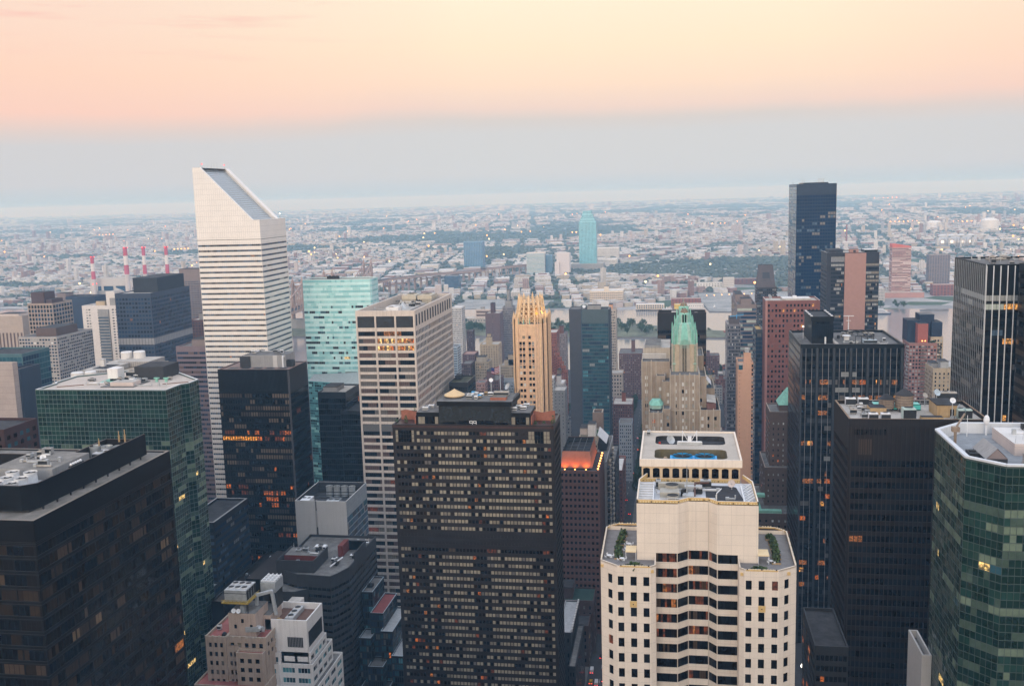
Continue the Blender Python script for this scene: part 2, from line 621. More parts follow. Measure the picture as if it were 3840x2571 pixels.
gold = mat('gold_leaf', (.66, .45, .19), .5, .15, 1.2)
aqua = mat('aqua_water', (.10, .55, .50), .3, .1, .4)
asphalt = mat('asphalt', (.05, .05, .052), .9, .25, .2)
leaf_d = mat('dark_foliage', (.035, .062, .026), .9, .45, .35)
leaf_m = mat('foliage', (.055, .10, .042), .9, .4, .35)
leaf_l = mat('light_foliage', (.09, .13, .05), .9, .35, .35)
bark = mat('bark', (.08, .06, .045), .9, .3, 1)
tracks = mat('rail_grey', (.12, .12, .125), .8, .2, .3)

g_dark = glass('glass_dark', (.010, .013, .018))
g_blk = glass('glass_black', (.004, .0045, .0065), .06, .18)
g_navy = glass('glass_navy', (.022, .045, .085))
g_navl = glass('glass_steel_blue', (.07, .11, .16))
g_teal = glass('glass_teal', (.035, .10, .13))
g_teal2 = glass('glass_bright_teal', (.10, .28, .32))
g_grn = glass('glass_green', (.006, .025, .019), .06, .5)
g_grn2 = glass('glass_green_mid', (.013, .045, .034), .06, .5)
g_grnb = mat('green_blind', (.15, .20, .14), .25, .2, .4, spec=.6)
g_grnb2 = mat('green_blind_dim', (.06, .095, .07), .25, .25, .4, spec=.6)
g_brn = glass('glass_brown', (.011, .008, .006), .08, .14)
g_brn2 = glass('glass_brown_warm', (.026, .017, .010), .10, .14)
g_grey = glass('glass_grey', (.06, .065, .072), .1, .6)
bl_beige = mat('beige_blind', (.33, .295, .22), .3, .15, .8, spec=.5)
bl_beige2 = mat('beige_blind_dim', (.22, .195, .15), .3, .2, .8, spec=.5)
bl_tan = mat('tan_blind', (.17, .11, .06), .3, .2, .8, spec=.5)
bl_tan2 = mat('tan_blind_dim', (.062, .038, .02), .3, .2, .8, spec=.5)
bl_gry = mat('grey_blind', (.30, .31, .30), .3, .15, .6, spec=.5)
bl_grd = mat('dim_grey_blind', (.13, .12, .11), .3, .2, .6, spec=.5)
bl_wht = mat('white_blind', (.66, .65, .62), .35, .1, .6, spec=.5)
bl_lgrn = mat('pale_green_blind', (.42, .47, .42), .3, .12, .6, spec=.5)
bl_pur = mat('plum_blind', (.11, .07, .06), .3, .2, .6, spec=.5)
lit_a = mat('lit_amber', (.06, .04, .02), .3, emit=((1, .44, .10), .95, 1.1))
lit_o = mat('lit_orange', (.05, .02, .01), .3, emit=((1, .24, .04), .62, 1.3))
lit_h = mat('lit_hot_orange', (.05, .02, .01), .3, emit=((1, .38, .05), 1.25, 1.0))
lit_y = mat('lit_yellow', (.06, .05, .03), .3, emit=((1, .66, .22), 1.2, 1.1))
lit_d = mat('lit_dim', (.04, .025, .015), .3, emit=((1, .33, .08), .40, 1.2))
lit_r = mat('lit_rust', (.04, .02, .015), .3, emit=((1, .22, .07), .13, .9))
lamp_a = flat_emit('lamp_amber', (1, .45, .12), 5.0)
lamp_y = flat_emit('lamp_yellow', (1, .78, .42), 4.0)
lamp_r = flat_emit('lamp_red', (1, .05, .04), 4.0)
lamp_w = flat_emit('lamp_white', (1, .93, .8), 4.0)

# ------------------------------------------------------------------ ground, water
mg = bpy.data.materials.new('ground')
mg.use_nodes = True
t = mg.node_tree
b = t.nodes['Principled BSDF']
b.inputs['Roughness'].default_value = .95
geo = t.nodes.new('ShaderNodeNewGeometry')
sx = t.nodes.new('ShaderNodeSeparateXYZ')
t.links.new(geo.outputs['Position'], sx.inputs[0])
def tn(kind, **ins):
    n = t.nodes.new(kind)
    for k, v in ins.items():
        n.inputs[k].default_value = v
    return n
vo = tn('ShaderNodeTexVoronoi', Scale=.011)
t.links.new(geo.outputs['Position'], vo.inputs['Vector'])
rr = t.nodes.new('ShaderNodeValToRGB')
t.links.new(vo.outputs['Color'], rr.inputs[0])
e = rr.color_ramp.elements
e[0].position = 0; e[0].color = (.05, .085, .04, 1)
e[1].position = 1; e[1].color = (.50, .49, .48, 1)
for p, c in ((.35, (.06, .10, .05, 1)), (.45, (.22, .22, .22, 1)), (.7, (.36, .35, .34, 1))):
    x = e.new(p); x.color = c
n1 = tn('ShaderNodeTexNoise', Scale=.05, Detail=8)
t.links.new(geo.outputs['Position'], n1.inputs['Vector'])
mr = tn('ShaderNodeMapRange', **{'To Min': .6, 'To Max': 1.3})
t.links.new(n1.outputs[0], mr.inputs['Value'])
far = tn('ShaderNodeMapRange', **{'From Min': 1460.0, 'From Max': 1470.0})
t.links.new(sx.outputs[1], far.inputs['Value'])
mx = t.nodes.new('ShaderNodeMix'); mx.data_type = 'RGBA'
mx.inputs[6].default_value = (.042, .042, .045, 1)
t.links.new(far.outputs[0], mx.inputs[0]); t.links.new(rr.outputs[0], mx.inputs[7])
mm = t.nodes.new('ShaderNodeMix'); mm.data_type = 'RGBA'; mm.blend_type = 'MULTIPLY'; mm.inputs[0].default_value = 1
t.links.new(mx.outputs[2], mm.inputs[6]); t.links.new(mr.outputs[0], mm.inputs[7])
t.links.new(mm.outputs[2], b.inputs['Base Color'])
g = MB()
GR = 29000.0
rings = [0, 300, 1000, 3000, 8000, 16000, GR]
na = 96
for i in range(na):
    a0, a1 = 2*math.pi*i/na, 2*math.pi*(i+1)/na
    for r0, r1 in zip(rings, rings[1:]):
        q = [(r0*math.cos(a0), r0*math.sin(a0), 0), (r1*math.cos(a0), r1*math.sin(a0), 0), (r1*math.cos(a1), r1*math.sin(a1), 0), (r0*math.cos(a1), r0*math.sin(a1), 0)]
        g.poly(q if r0 else [q[0], q[1], q[2]], mg)
tag(g.build('ground'), None, None, kind='structure')

mw = bpy.data.materials.new('river_water')
mw.use_nodes = True
t = mw.node_tree
b = t.nodes['Principled BSDF']
b.inputs['Base Color'].default_value = (.20, .20, .21, 1)
b.inputs['Roughness'].default_value = .14
b.inputs['Specular IOR Level'].default_value = .8
b.inputs['IOR'].default_value = 1.6
tcw = t.nodes.new('ShaderNodeNewGeometry')
mpw = t.nodes.new('ShaderNodeMapping')
mpw.inputs['Scale'].default_value = (.03, .012, .03)
t.links.new(tcw.outputs['Position'], mpw.inputs[0])
nw = t.nodes.new('ShaderNodeTexNoise')
nw.inputs['Scale'].default_value = 1.0
nw.inputs['Detail'].default_value = 6
t.links.new(mpw.outputs[0], nw.inputs['Vector'])
bp = t.nodes.new('ShaderNodeBump')
bp.inputs['Strength'].default_value = .15
bp.inputs['Distance'].default_value = .6
t.links.new(nw.outputs[0], bp.inputs['Height'])
t.links.new(bp.outputs[0], b.inputs['Normal'])
river = MB()
near = [(-3200, 1470), (-1500, 1462), (-300, 1455), (60, 1452), (300, 1460), (420, 1545), (900, 1640), (3000, 1900)]
farr = [(3000, 2600), (900, 2230), (552, 2182), (470, 2185), (300, 2165), (122, 2155), (74, 2160), (62, 2330), (40, 2510), (8, 2500), (2, 2330), (-20, 2215), (-62, 2211), (-262, 2227), (-480, 2244), (-1200, 2320), (-3200, 2500)]
river.poly([(x, y, .35) for x, y in near+farr], mw)
tag(river.build('river'), None, None, kind='structure')
# creek at the right
creek = MB()
cl_ = [(1100, 3150), (811, 3250), (788, 3431), (745, 3570), (752, 3800), (640, 4300)]
for (x0, y0), (x1, y1) in zip(cl_, cl_[1:]):
    creek.poly([(x0-30, y0, .4), (x0+40, y0, .4), (x1+40, y1, .4), (x1-30, y1, .4)], mw)
tag(creek.build('water_creek'), None, None, kind='structure')
# the island in the river, with its sea wall
isl_m = mat('island_grass', (.14, .15, .10), .95, .5, .03)
wallm = mat('sea_wall', (.16, .155, .15), .9, .2, .1)
isl = MB()
ip = [(-1900, 1830), (-900, 1812), (-369, 1801), (-87, 1776), (84, 1766), (235, 1800), (240, 1830), (84, 1850), (-105, 1968), (-405, 2006), (-900, 2060), (-1900, 2120)]
isl.prism(ip, .3, 3.0, wallm, isl_m)
tag(isl.build('island_ground'), None, None, kind='structure')
# far bank sea wall and the bare lot on the point
lot_m = mat('bare_lot', (.30, .30, .29), .95, .3, .02)
lot = MB()
lot.prism([(76, 2158), (122, 2153), (300, 2163), (420, 2185), (420, 2480), (250, 2560), (60, 2530), (66, 2330)], 0, 2.2, wallm, lot_m)
lot.prism([(-520, 2262), (-300, 2240), (-290, 2420), (-530, 2460)], 0, 1.6, wallm, lot_m)
tag(lot.build('shore_ground'), None, None, kind='structure')
# the cross street that runs away between the towers, its pavements and lines
st = MB()
walk = mat('pavement', (.14, .135, .13), .9, .2, .3)
paintw = mat('road_paint', (.55, .55, .52), .8, .2, .4)
SX0, SX1 = -47.0, -33.0
st.poly([(SX0, 200, .05), (SX1, 200, .05), (SX1, 1440, .05), (SX0, 1440, .05)], asphalt)
st.box(SX0-5, SX0, 200, 1440, 0, .2, walk)
st.box(SX1, SX1+5, 200, 1440, 0, .2, walk)
for k in range(60):
    y = 330+k*17
    st.poly([(-40.1, y, .06), (-39.9, y, .06), (-39.9, y+5, .06), (-40.1, y+5, .06)], paintw)
tag(st.build('road'), None, None, kind='structure')
av = MB()
for y in (215, 395, 520, 655, 800, 1000, 1210):
    av.poly([(-900, y-10, .06), (SX0-5, y-10, .06), (SX0-5, y+10, .06), (-900, y+10, .06)], asphalt)
    av.poly([(SX1+5, y-10, .06), (600, y-10, .06), (600, y+10, .06), (SX1+5, y+10, .06)], asphalt)
tag(av.build('road'), None, None, kind='structure')

# ------------------------------------------------------------------ generic roof furniture
def ac_unit(x, y, z, sx=3.0, sy=2.2, h=1.8, label='', group=None, m=None, rz=0, fans=1):
    e_ = empty('air_handler', (x, y, z), label, 'air unit', group)
    m = m or metal_w
    b = MB(); b.box(-sx/2, sx/2, -sy/2, sy/2, .25, h, m)
    b.box(-sx/2-.05, sx/2+.05, -sy/2-.06, -sy/2+.02, .5, h-.35, metal_d)
    b.box(-sx*.4, -sx*.3, -sy*.4, sy*.4, 0, .25, metal_d); b.box(sx*.3, sx*.4, -sy*.4, sy*.4, 0, .25, metal_d)
    bo = b.build('casing', e_)
    for k in range(fans):
        f = MB(); cx = (k+.5)/fans*sx-sx/2
        f.cyl(cx, 0, h, h+.3, min(sx/fans, sy)*.4, m, 12, top=fan_b)
        f.build('fan', bo)
    e_.rotation_euler = (0, 0, rz)
    return e_
def round_tower(x, y, z, r, h, label, group=None, m=None):
    e_ = empty('cooling_tower', (x, y, z), label, 'cooling tower', group)
    b = MB(); b.cyl(0, 0, 0, h*.7, r, m or metal_g, 16, r*.92); b.cyl(0, 0, h*.7, h, r*.92, m or metal_g, 16, r, cap=False)
    bo = b.build('casing', e_)
    f = MB(); f.cyl(0, 0, h*.72, h*.78, r*.85, fan_b, 16)
    for k in range(5):
        a = k*1.2566
        f.bar((0, 0, h*.85), (r*.8*math.cos(a), r*.8*math.sin(a), h*.85), .22*r, metal_d)
    f.build('fan', bo)
    return e_
def water_tank(x, y, z, r, h, label, group=None, legs=2.5):
    e_ = empty('water_tank', (x, y, z), label, 'water tank', group)
    b = MB(); b.cyl(0, 0, legs, legs+h, r, wood, 14)
    for k in range(1, 5):
        b.cyl(0, 0, legs+h*k/5-.06, legs+h*k/5+.06, r+.05, metal_d, 14)
    bo = b.build('tank', e_)
    c = MB(); c.cyl(0, 0, legs+h, legs+h+r*.75, r*1.12, roof_d, 14, .1); c.build('roof', bo)
    for dx, dy in ((-1, -1), (1, -1), (1, 1), (-1, 1)):
        l = MB(); l.box(dx*r*.6-.12, dx*r*.6+.12, dy*r*.6-.12, dy*r*.6+.12, 0, legs, metal_d); l.build('leg', e_)
    return e_
def dish(x, y, z, r, label, m=None, az=0.0, mast=1.2):
    e_ = empty('satellite_dish', (x, y, z), label, 'satellite dish')
    b = MB()
    n = 14
    for ring, (rr_, d) in enumerate(((0, .0), (.5, .07), (1.0, .28))):
        pass
    d0 = [(0, 0, 0)]
    for rr_, d in ((.5, .07), (1.0, .28)):
        d0 += [(r*rr_*math.cos(2*math.pi*k/n), r*rr_*math.sin(2*math.pi*k/n), r*d) for k in range(n)]
    tilt = Matrix.Rotation(az, 4, 'Z') @ Matrix.Rotation(R(60), 4, 'X')
    pts = [tuple(tilt @ Vector(p)+Vector((0, 0, mast+r*.6))) for p in d0]
    mm_ = m or metal_w
    for k in range(n):
        k2 = (k+1) % n
        b.poly([pts[0], pts[1+k], pts[1+k2]], mm_)
        b.poly([pts[1+k], pts[1+n+k], pts[1+n+k2], pts[1+k2]], mm_)
    b.build('reflector', e_)
    p = MB(); p.cyl(0, 0, 0, mast+r*.6, .12+.05*r, metal_g, 6); p.bar(pts[0], tuple(tilt @ Vector((0, 0, r*.9))+Vector((0, 0, mast+r*.6))), .08*r, metal_g)
    p.build('mast', e_)
    return e_
def mast_thing(x, y, z, h, label, w=.12, m=None, group=None, cross=False, lamp=None):
    e_ = empty('antenna', (x, y, z), label, 'antenna', group)
    b = MB(); b.cyl(0, 0, 0, h*.6, w, m or metal_g, 6); b.cyl(0, 0, h*.6, h, w*.5, m or metal_g, 6)
    if cross:
        b.bar((-h*.28, 0, h*.97), (h*.28, 0, h*.97), w*1.3, m or metal_g)
        b.bar((-h*.12, 0, h*.7), (h*.12, 0, h*.7), w, m or metal_g)
    b.build('mast', e_)
    if lamp:
        l = MB(); l.ball(0, 0, h+.25, .45, lamp, 8, 6); l.build('warning_light', e_)
    return e_
def pipe_run(pts, r, label, m=None, group=None):
    b = MB()
    for a, c in zip(pts, pts[1:]):
        b.bar(a, c, r*2, m or metal_g)
    for a in pts[1:-1]:
        b.ball(*a, r*1.15, m or metal_g, 8, 5)
    p0 = pts[0]
    return one('roof_pipe', b, label, 'pipe', group, p0)
def shrub(x, y, z, h, r, label, group=None, seed=0, lm=None, name='potted_shrub', cat='shrub', box=None):
    rg = random.Random(seed)
    e_ = empty(name, (x, y, z), label, cat, group)
    f = MB()
    for k in range(90):
        while True:
            p = Vector((rg.uniform(-1, 1), rg.uniform(-1, 1), rg.uniform(0, 1)))
            q = math.hypot(p.x, p.y)
            if q < (1-.5*p.z) and rg.random() < .4+q:
                break
        c = Vector((p.x*r, p.y*r, .25*h+p.z*h*.8))
        s_ = r*rg.uniform(.18, .34)
        a = Vector((rg.uniform(-1, 1), rg.uniform(-1, 1), rg.uniform(-1, 1))).normalized()*s_
        d = Vector((rg.uniform(-1, 1), rg.uniform(-1, 1), rg.uniform(-.6, 1))).normalized()*s_
        f.poly([c-a, c+d, c+a, c-d], rg.choice([lm or leaf_m, leaf_m, leaf_d, leaf_l]))
    f.build('foliage', e_)
    b = MB()
    if box:
        b.box(-box[0]/2, box[0]/2, -box[1]/2, box[1]/2, 0, .5, ochre, roof_d)
    else:
        b.cyl(0, 0, 0, .3*h, r*.35, brick_d, 8, r*.45)
    b.build('planter', e_)
    return e_
TREE_MESH = []
def tree_meshes():
    for v in range(5):
        rg = random.Random(40+v)
        f = MB()
        lobes = []
        for k in range(9):
            a = rg.uniform(0, 6.28); q = rg.uniform(.1, .62)
            lobes.append((q*math.cos(a), q*math.sin(a), rg.uniform(.42, .85), rg.uniform(.24, .42)))
        for k in range(330):
            lx, ly, lz, lr = rg.choice(lobes)
            dd = Vector((rg.gauss(0, 1), rg.gauss(0, 1), rg.gauss(0, 1))).normalized()*lr*rg.uniform(.6, 1.02)
            c = Vector((lx+dd.x, ly+dd.y, lz+dd.z*.75))
            s_ = rg.uniform(.05, .12)
            a = Vector((rg.uniform(-1, 1), rg.uniform(-1, 1), rg.uniform(-1, 1))).normalized()*s_
            d = Vector((rg.uniform(-1, 1), rg.uniform(-1, 1), rg.uniform(-.4, 1))).normalized()*s_
            f.poly([c-a, c+d, c+a, c-d], rg.choice([leaf_m, leaf_m, leaf_d, leaf_d, leaf_l]) if v != 2 else rg.choice([leaf_d, leaf_m, leaf_d]))
        tr = MB()
        tr.cyl(0, 0, 0, .45, .05, bark, 7, .03)
        for lx, ly, lz, lr in lobes[:5]:
            tr.bar((0, 0, .36), (lx*.8, ly*.8, lz), .03, bark)
        fo = f.build('crown'); to = tr.build('trunk')
        TREE_MESH.append((fo.data, to.data))
        bpy.data.objects.remove(fo); bpy.data.objects.remove(to)
tree_meshes()
def tree(x, y, z, h, w, label, group, v=0, rz=0.0):
    e_ = empty('tree', (x, y, z), label, 'tree', group)
    e_.scale = (w/2, w/2, h)
    e_.rotation_euler = (0, 0, rz)
    for nm, me in zip(('crown', 'trunk'), TREE_MESH[v % 5]):
        o = bpy.data.objects.new(nm, me)
        COL.objects.link(o)
        o.parent = e_
    return e_

# ------------------------------------------------------------------ palettes
P_dark = Pal([(g_dark, 8), (g_blk, 4), (g_grey, 1)])
P_off = Pal([(g_dark, 10), (g_blk, 4), (bl_grd, 1.2), (bl_beige2, .8), (lit_d, .5), (lit_a, .12)])
P_res = Pal([(g_dark, 7), (g_navy, 3), (bl_gry, 1.6), (bl_beige2, 1.4), (lit_a, .12)], (1, 1))
P_blue = Pal([(g_navy, 8), (g_navl, 3), (g_dark, 3), (bl_grd, .6)])
P_far = Pal([(g_navl, 3), (g_navy, 4), (g_grey, 2)], (1, 2))
P_off2 = Pal([(g_dark, 10), (g_navy, 4), (bl_gry, 1)], (1, 4))

# ================================================================== the towers, nearest first
def run_over(spec):
    return spec
# ---- dark bronze slab at the near corner ------------------------------------------------
B = Bld('office_tower', 'near dark bronze glass slab with brown curtained panes and a long black roof screen', 'office building', (-215, 290, 0), 1)
P650 = Pal([(g_brn, 7), (g_blk, 10), (g_brn2, 3.4), (bl_tan2, 1.6), (mat('bronze_curtain', (.034, .021, .011), .3, .3, .5, spec=.2), 4), (bl_tan, .5), (lit_d, .05)], (1, 4))
f650 = dict(p=4.62, pal=P650, fr=.93, lo=.12, hi=.80, top=6.6, rec=.12, sub=4, mull=bronze, m=.6)
x0, x1, y0, y1, zt = -262, -182.6, 250, 329.5, 171.0
B.rect(x0, x1, y0, y1, 0, zt, bronze, F(n=11, **f650), F(n=11, **f650), None, MATS.get('stained_roof') or mat('stained_roof', (.20, .185, .165), .95, .35, .25), (.5, 1.0), mat('pale_kerb', (.24, .20, .165), .8))
for z in (164.3, 163.2):
    m = B.part('fascia_band', MB()); m.box(x0, x1+.12, y0-.12, y1, z, z+.18, bronze_l)
rows = int((zt-6.6)/4.62)
trim = MB()
for i in range(rows):
    z = zt-6.6-4.62*i
    for dz in (-.55, -4.2):
        trim.box(x0, x1+.1, y0-.1, y0, z+dz, z+dz+.14, metal_d, bottom=False)
        trim.box(x1, x1+.1, y0, y1, z+dz, z+dz+.14, metal_d, bottom=False)
B.part('spandrel_trim', trim)
pen = MB()
zr = zt-.5
ring = [(-262, 257), (-191, 257), (-187.2, 260.5), (-187.2, 297), (-174.5+-10, 323), (-196, 323), (-200, 300), (-262, 300)]
def screen(mb, pts, z0, z1, th, m, closed=False):
    n = len(pts)
    for i in range(n-(0 if closed else 1)):
        a = Vector(pts[i]); b_ = Vector(pts[(i+1) % n])
        d = (b_-a).normalized(); q = Vector((-d.y, d.x))*th
        p = [a, b_, b_+q, a+q]
        mb.prism([(v.x, v.y) for v in p], z0, z1, m)
screen(pen, [(-262, 257), (-191, 257), (-187.4, 260.5), (-187.4, 322)], zr+1.0, zr+8.6, .5, black_m)
screen(pen, [(-187.9, 322), (-203, 322), (-203, 300), (-262, 300)], zr+1.0, zr+6.6, .5, bronze_l)
for k in range(9):
    pen.box(-187.9, -187.5, 262+k*7, 262.4+k*7, zr, zr+1.0, metal_d)
B.part('roof_screen', pen)
ph = MB(); ph.box(-216, -195, 278.5, 299, zr, zr+7.6, grey_c, mat('stained_roof', (.20, .185, .165), .95, .35, .25)); ph.box(-262, -190, 258.5, 300, zr, zr+1.2, roof_d)
B.part('penthouse', ph)
B.done()
for k, (ax, ay) in enumerate(((-197.2, 261.6), (-202.2, 261.6), (-197.8, 267.2), (-202.8, 267.2), (-199.0, 273.4), (-205.2, 273.4))):
    round_tower(ax, ay, zr+4.6, 2.1, 3.6, 'white round fan of the cooling bank behind the black roof screen', 'white cooling fans on the near bronze slab', metal_w)
deck = MB(); deck.box(-209, -193.3, 258.8, 276.5, zr+1.2, zr+4.6, metal_d, metal_g)
one('equipment_deck', deck, 'grey steel deck carrying six white fans behind the black screen', 'deck', None, (-203, 264, zr+1.2))
for k in range(3):
    round_tower(-198+k*4.5-3, 312, zr+1, 2.0, 5.6, 'squat grey cooling drum at the far end of the near bronze roof', 'grey drums on the near bronze slab', metal_g)
ac_unit(-193.5, 305, zr+1, 5, 6, 5.4, 'boxy grey air handler between the drums on the near bronze roof', m=metal_g, fans=2)
ac_unit(-189.5, 285, zr+1, 2.2, 7, 4.2, 'long low air duct box inside the black roof screen', m=metal_g)
dish(-203, 286, zr+7.6, 1.0, 'small white dish on the grey penthouse of the near slab', az=.4)
mast_thing(-196.5, 320, zr+6, 4.0, 'brass coloured exhaust stack behind the black roof screen', .35, ochre, 'exhaust stacks behind the black screen')
mast_thing(-194.2, 320, zr+6, 4.6, 'brass coloured exhaust stack behind the black roof screen', .35, ochre, 'exhaust stacks behind the black screen')
mast_thing(-200, 313, zr+6, 3.0, 'brass coloured exhaust stack behind the black roof screen', .3, ochre, 'exhaust stacks behind the black screen')
dv = MB()
for k in range(5):
    dv.ball(-188.6, 279+k*1.3, zr+9.1, .45, metal_w, 8, 5)
dv.box(-188.9, -188.3, 278, 285.5, zr+8.3, zr+8.7, metal_d)
one('floodlight_bar', dv, 'row of small round white floodlights on the black roof screen', 'floodlights', None, (-188.6, 281, zr+8.3))

# ---- green glass octagon on the left ----------------------------------------------------
B = Bld('office_tower', 'dark green glass tower with white gridded panes and a pale eight sided roof', 'office building', (-266, 445, 0), 2)
PGn = Pal([(g_grn, 9), (g_grn2, 3)], (2, 6))
PGb = Pal([(g_grn, 6), (g_grn2, 3), (g_grnb2, 2.2), (g_grnb, 1.5), (lit_y, .12), (lit_a, .08)], (1, 4))
PGbb = Pal([(g_grn, 2), (g_grn2, 2), (g_grnb2, 3), (g_grnb, 5)], (2, 9))
pts = [(-300.2, 422), (-231.7, 422), (-231.6, 439), (-230.2, 449), (-255.6, 473), (-283, 473), (-300.6, 462), (-300.6, 445)]
pts = [(-300.2, 422), (-233.4, 422), (-233.2, 436), (-230.6, 439.5), (-230.6, 449), (-255.6, 473), (-283, 473), (-302, 458), (-302, 440), (-300.2, 438)]
zt = 175.0
ov = {i: PGn for i in range(0, 11)}
for i in (13, 14, 25, 26):
    ov[i] = PGbb
ff = lambda n: F(n, 2.18, PGb, .93, .05, .95, top=.5, rec=.06, over=ov, m=.05, jit=.045)
for a, b_ in zip(pts, pts[1:]+pts[:1]):
    Lq = math.hypot(b_[0]-a[0], b_[1]-a[1])
    vis = b_[0]-a[0] > 1 and a[1] < 450 or (a[0] > -240 and b_[1] > a[1])
    B.face(a, b_, 0, zt, ff(max(1, round(Lq/2.15))) if vis else None, green_t)
B.cap(pts, zt, mat('peach_roof', (.50, .43, .37), .9, .14, .12), green_t, (.8, .9), mat('white_kerb', (.66, .65, .63), .7))
z = zt-.8
m = B.part('penthouse', MB()); m.box(-266, -250.5, 452, 468, z, z+6.4, grey_d, roof_d)
m = B.part('penthouse', MB()); m.box(-277, -271.5, 446, 452, z+1.5, z+6.5, white_p, white_p)
for xx in (-276, -274, -272.2):
    m.box(xx, xx+.5, 446.2, 451, z, z+1.5, metal_d)
m = B.part('roof_pad', MB()); m.box(-280, -269, 443, 452.5, z, z+.3, copper); m.box(-272, -255, 431, 447, z, z+.35, roof_g); m.box(-268, -256, 433, 440, z+.35, z+2.2, pinkwh, roof_l)
B.done()
rg = random.Random(5)
for k in range(7):
    ac_unit(-269+k*2.0, 441+rg.uniform(-4, 7), z+.35, 2.4, 2.2, rg.uniform(1.2, 2.4), 'small pale air unit in the middle of the pale eight sided roof', 'air units on the eight sided roof', rg.choice([metal_g, metal_w, roof_l]))
ac_unit(-268.5, 456, z, 6, 5, 3.6, 'squat beige air plant beside the dark roof house of the green tower', m=roof_l, fans=2)
for xx, yy in ((-289, 433), (-238.5, 441)):
    b_ = MB(); b_.box(xx-6, xx+6, yy-.5, yy+.5, z, z+.5, rust := mat('rusty_rail', (.16, .08, .05), .8)); b_.box(xx-6, xx+6, yy-.8, yy+.8, z-.01, z+.2, roof_w)
    o = one('roof_rail', b_, 'rusty window cleaning rail on the pale roof, %s' % ('west end' if xx < -280 else 'by the notched corner'), 'rail', None, (xx, yy, z))
    o.rotation_euler = (0, 0, R(28))
for xx in (-251, -246):
    b_ = MB(); b_.cyl(xx, 446, z, z+1.6, .7, copper, 8); b_.box(xx-1.2, xx+1.2, 445.3, 446.7, z+1.6, z+2.1, copper)
    one('roof_vent', b_, 'green hooded vent on the pale eight sided roof', 'vent', 'green hooded vents', (xx, 446, z))

# ---- the slab hotel: dark bronze with beige curtains ------------------------------------
B = Bld('hotel_tower', 'wide dark bronze slab tower with rows of beige curtained windows and roof terraces', 'hotel', (-78, 384, 0), 3)
class ColPal(Pal):
    """rooms line up: some columns keep their curtains drawn, some stand open"""
    def row(s, n, rng):
        r = random.Random(11); pr = []
        while len(pr) < n:
            pr += [r.choice([.12, .15, .2, .65, .7])]*r.randint(1, 3)
        out = []
        k = 0
        while len(out) < n:
            if rng.random() < pr[min(len(out), n-1)]:
                out += [rng.choices([g_blk, g_brn, g_brn2, lit_r, lit_d, lit_o], [8, 4, 1.2, .7, .5, .2])[0]]
            else:
                out += [rng.choices([bl_beige, bl_beige2, bl_grd], [7, 4, 1])[0]]
        return out
PPal = ColPal([(bl_beige, 9), (bl_beige2, 4), (g_blk, 7), (g_brn, 3), (g_brn2, 1), (lit_d, .4), (lit_o, .14), (lit_r, .5)], (1, 2))
PPd = Pal([(g_blk, 8), (g_brn, 6), (bl_tan2, 2), (lit_r, 1.5), (bl_beige2, 2)], (1, 4))
PPS = Pal([(g_navl, 3), (g_dark, 3), (bl_grd, 1), (g_grey, 2)], (1, 1))
x0, x1, y0, y1, zt = -110.6, -45.9, 373, 394.5, 171.4
rmat = mat('bronze_hotel', (.021, .018, .019), .4, .22, .12, spec=.2, panel=(1.48, 3.0, .03, .7))
skip = lambda r, c: (r < 2 and (c < 2 and False)) or (r in (14, 15))
fW = F(44, 3.0, PPal, .78, .30, .76, top=2.1, rec=.10, m=1.2, over={16: PPd}, skip=lambda r, c: r in (14, 15) or (r < 2 and (6 > c or c > 34) and not (r == 1 and 6 <= c)), reveal=bronze)
fS = F(14, 3.0, PPS, .62, .22, .86, top=2.1, rec=.35, m=.8, reveal=bronze)
B.rect(x0, x1, y0, y1, 0, zt, rmat, fW, fS, None, roof_w, (1.3, .7), bronze_l)
m = B.part('corner_window', MB())
for (a, b_) in ((-109.4, -101.8), (-56.0, -47.6)):
    cw = (b_-a)/7
    for i in range(7):
        for j in range(3):
            m.poly([(a+cw*(i+.06), 372.9, 164.3+j*1.6), (a+cw*(i+.94), 372.9, 164.3+j*1.6), (a+cw*(i+.94), 372.9, 165.75+j*1.6), (a+cw*(i+.06), 372.9, 165.75+j*1.6)], bl_beige2 if i in (0, 1, 5, 6) and a > -60 or i in (0, 6) else g_blk)
m = B.part('fascia', MB()); m.box(x0-.1, x1+.1, y0-.12, y1, 170.0, 171.0, mat('red_bronze', (.045, .021, .018), .4, .2, .3, spec=.3))
z = zt-1.3
blk = mat('black_glass_cladding', (.012, .016, .019), .25, .4, .5, spec=.6, panel=(1.5, 1.3, .05, .5))
m = B.part('penthouse', MB())
m.prism([(-92.0, 375.4), (-63.0, 375.4), (-63.0, 392), (-92.0, 392)], z, z+8.3, blk, roof_d)
m.prism([(-92.6, 374.9), (-62.6, 374.9), (-61.8, 392.6), (-92.9, 392.6)], z+8.3, z+10.2, black_m, roof_g)
m.box(-84, -70, 375.2, 375.4, z+.1, z+2.6, g_blk); m.box(-90.4, -86, 375.2, 375.4, z+.1, z+1.9, g_blk); m.box(-69, -64.5, 375.2, 375.4, z+.1, z+1.9, g_blk)
pr = B.part('roof_railing', MB())
for (a, b_) in (((-92.9, 392.5), (-61.8, 392.5)), ((-61.9, 375), (-61.8, 392.5)), ((-92.7, 375), (-92.9, 392.5))):
    pr.bar((*a, z+11.6), (*b_, z+11.6), .12, metal_d); pr.bar((*a, z+10.9), (*b_, z+10.9), .08, metal_d)
    for k in range(13):
        q = Vector(a).lerp(Vector(b_), k/12); pr.bar((q.x, q.y, z+10.2), (q.x, q.y, z+11.6), .1, metal_d)
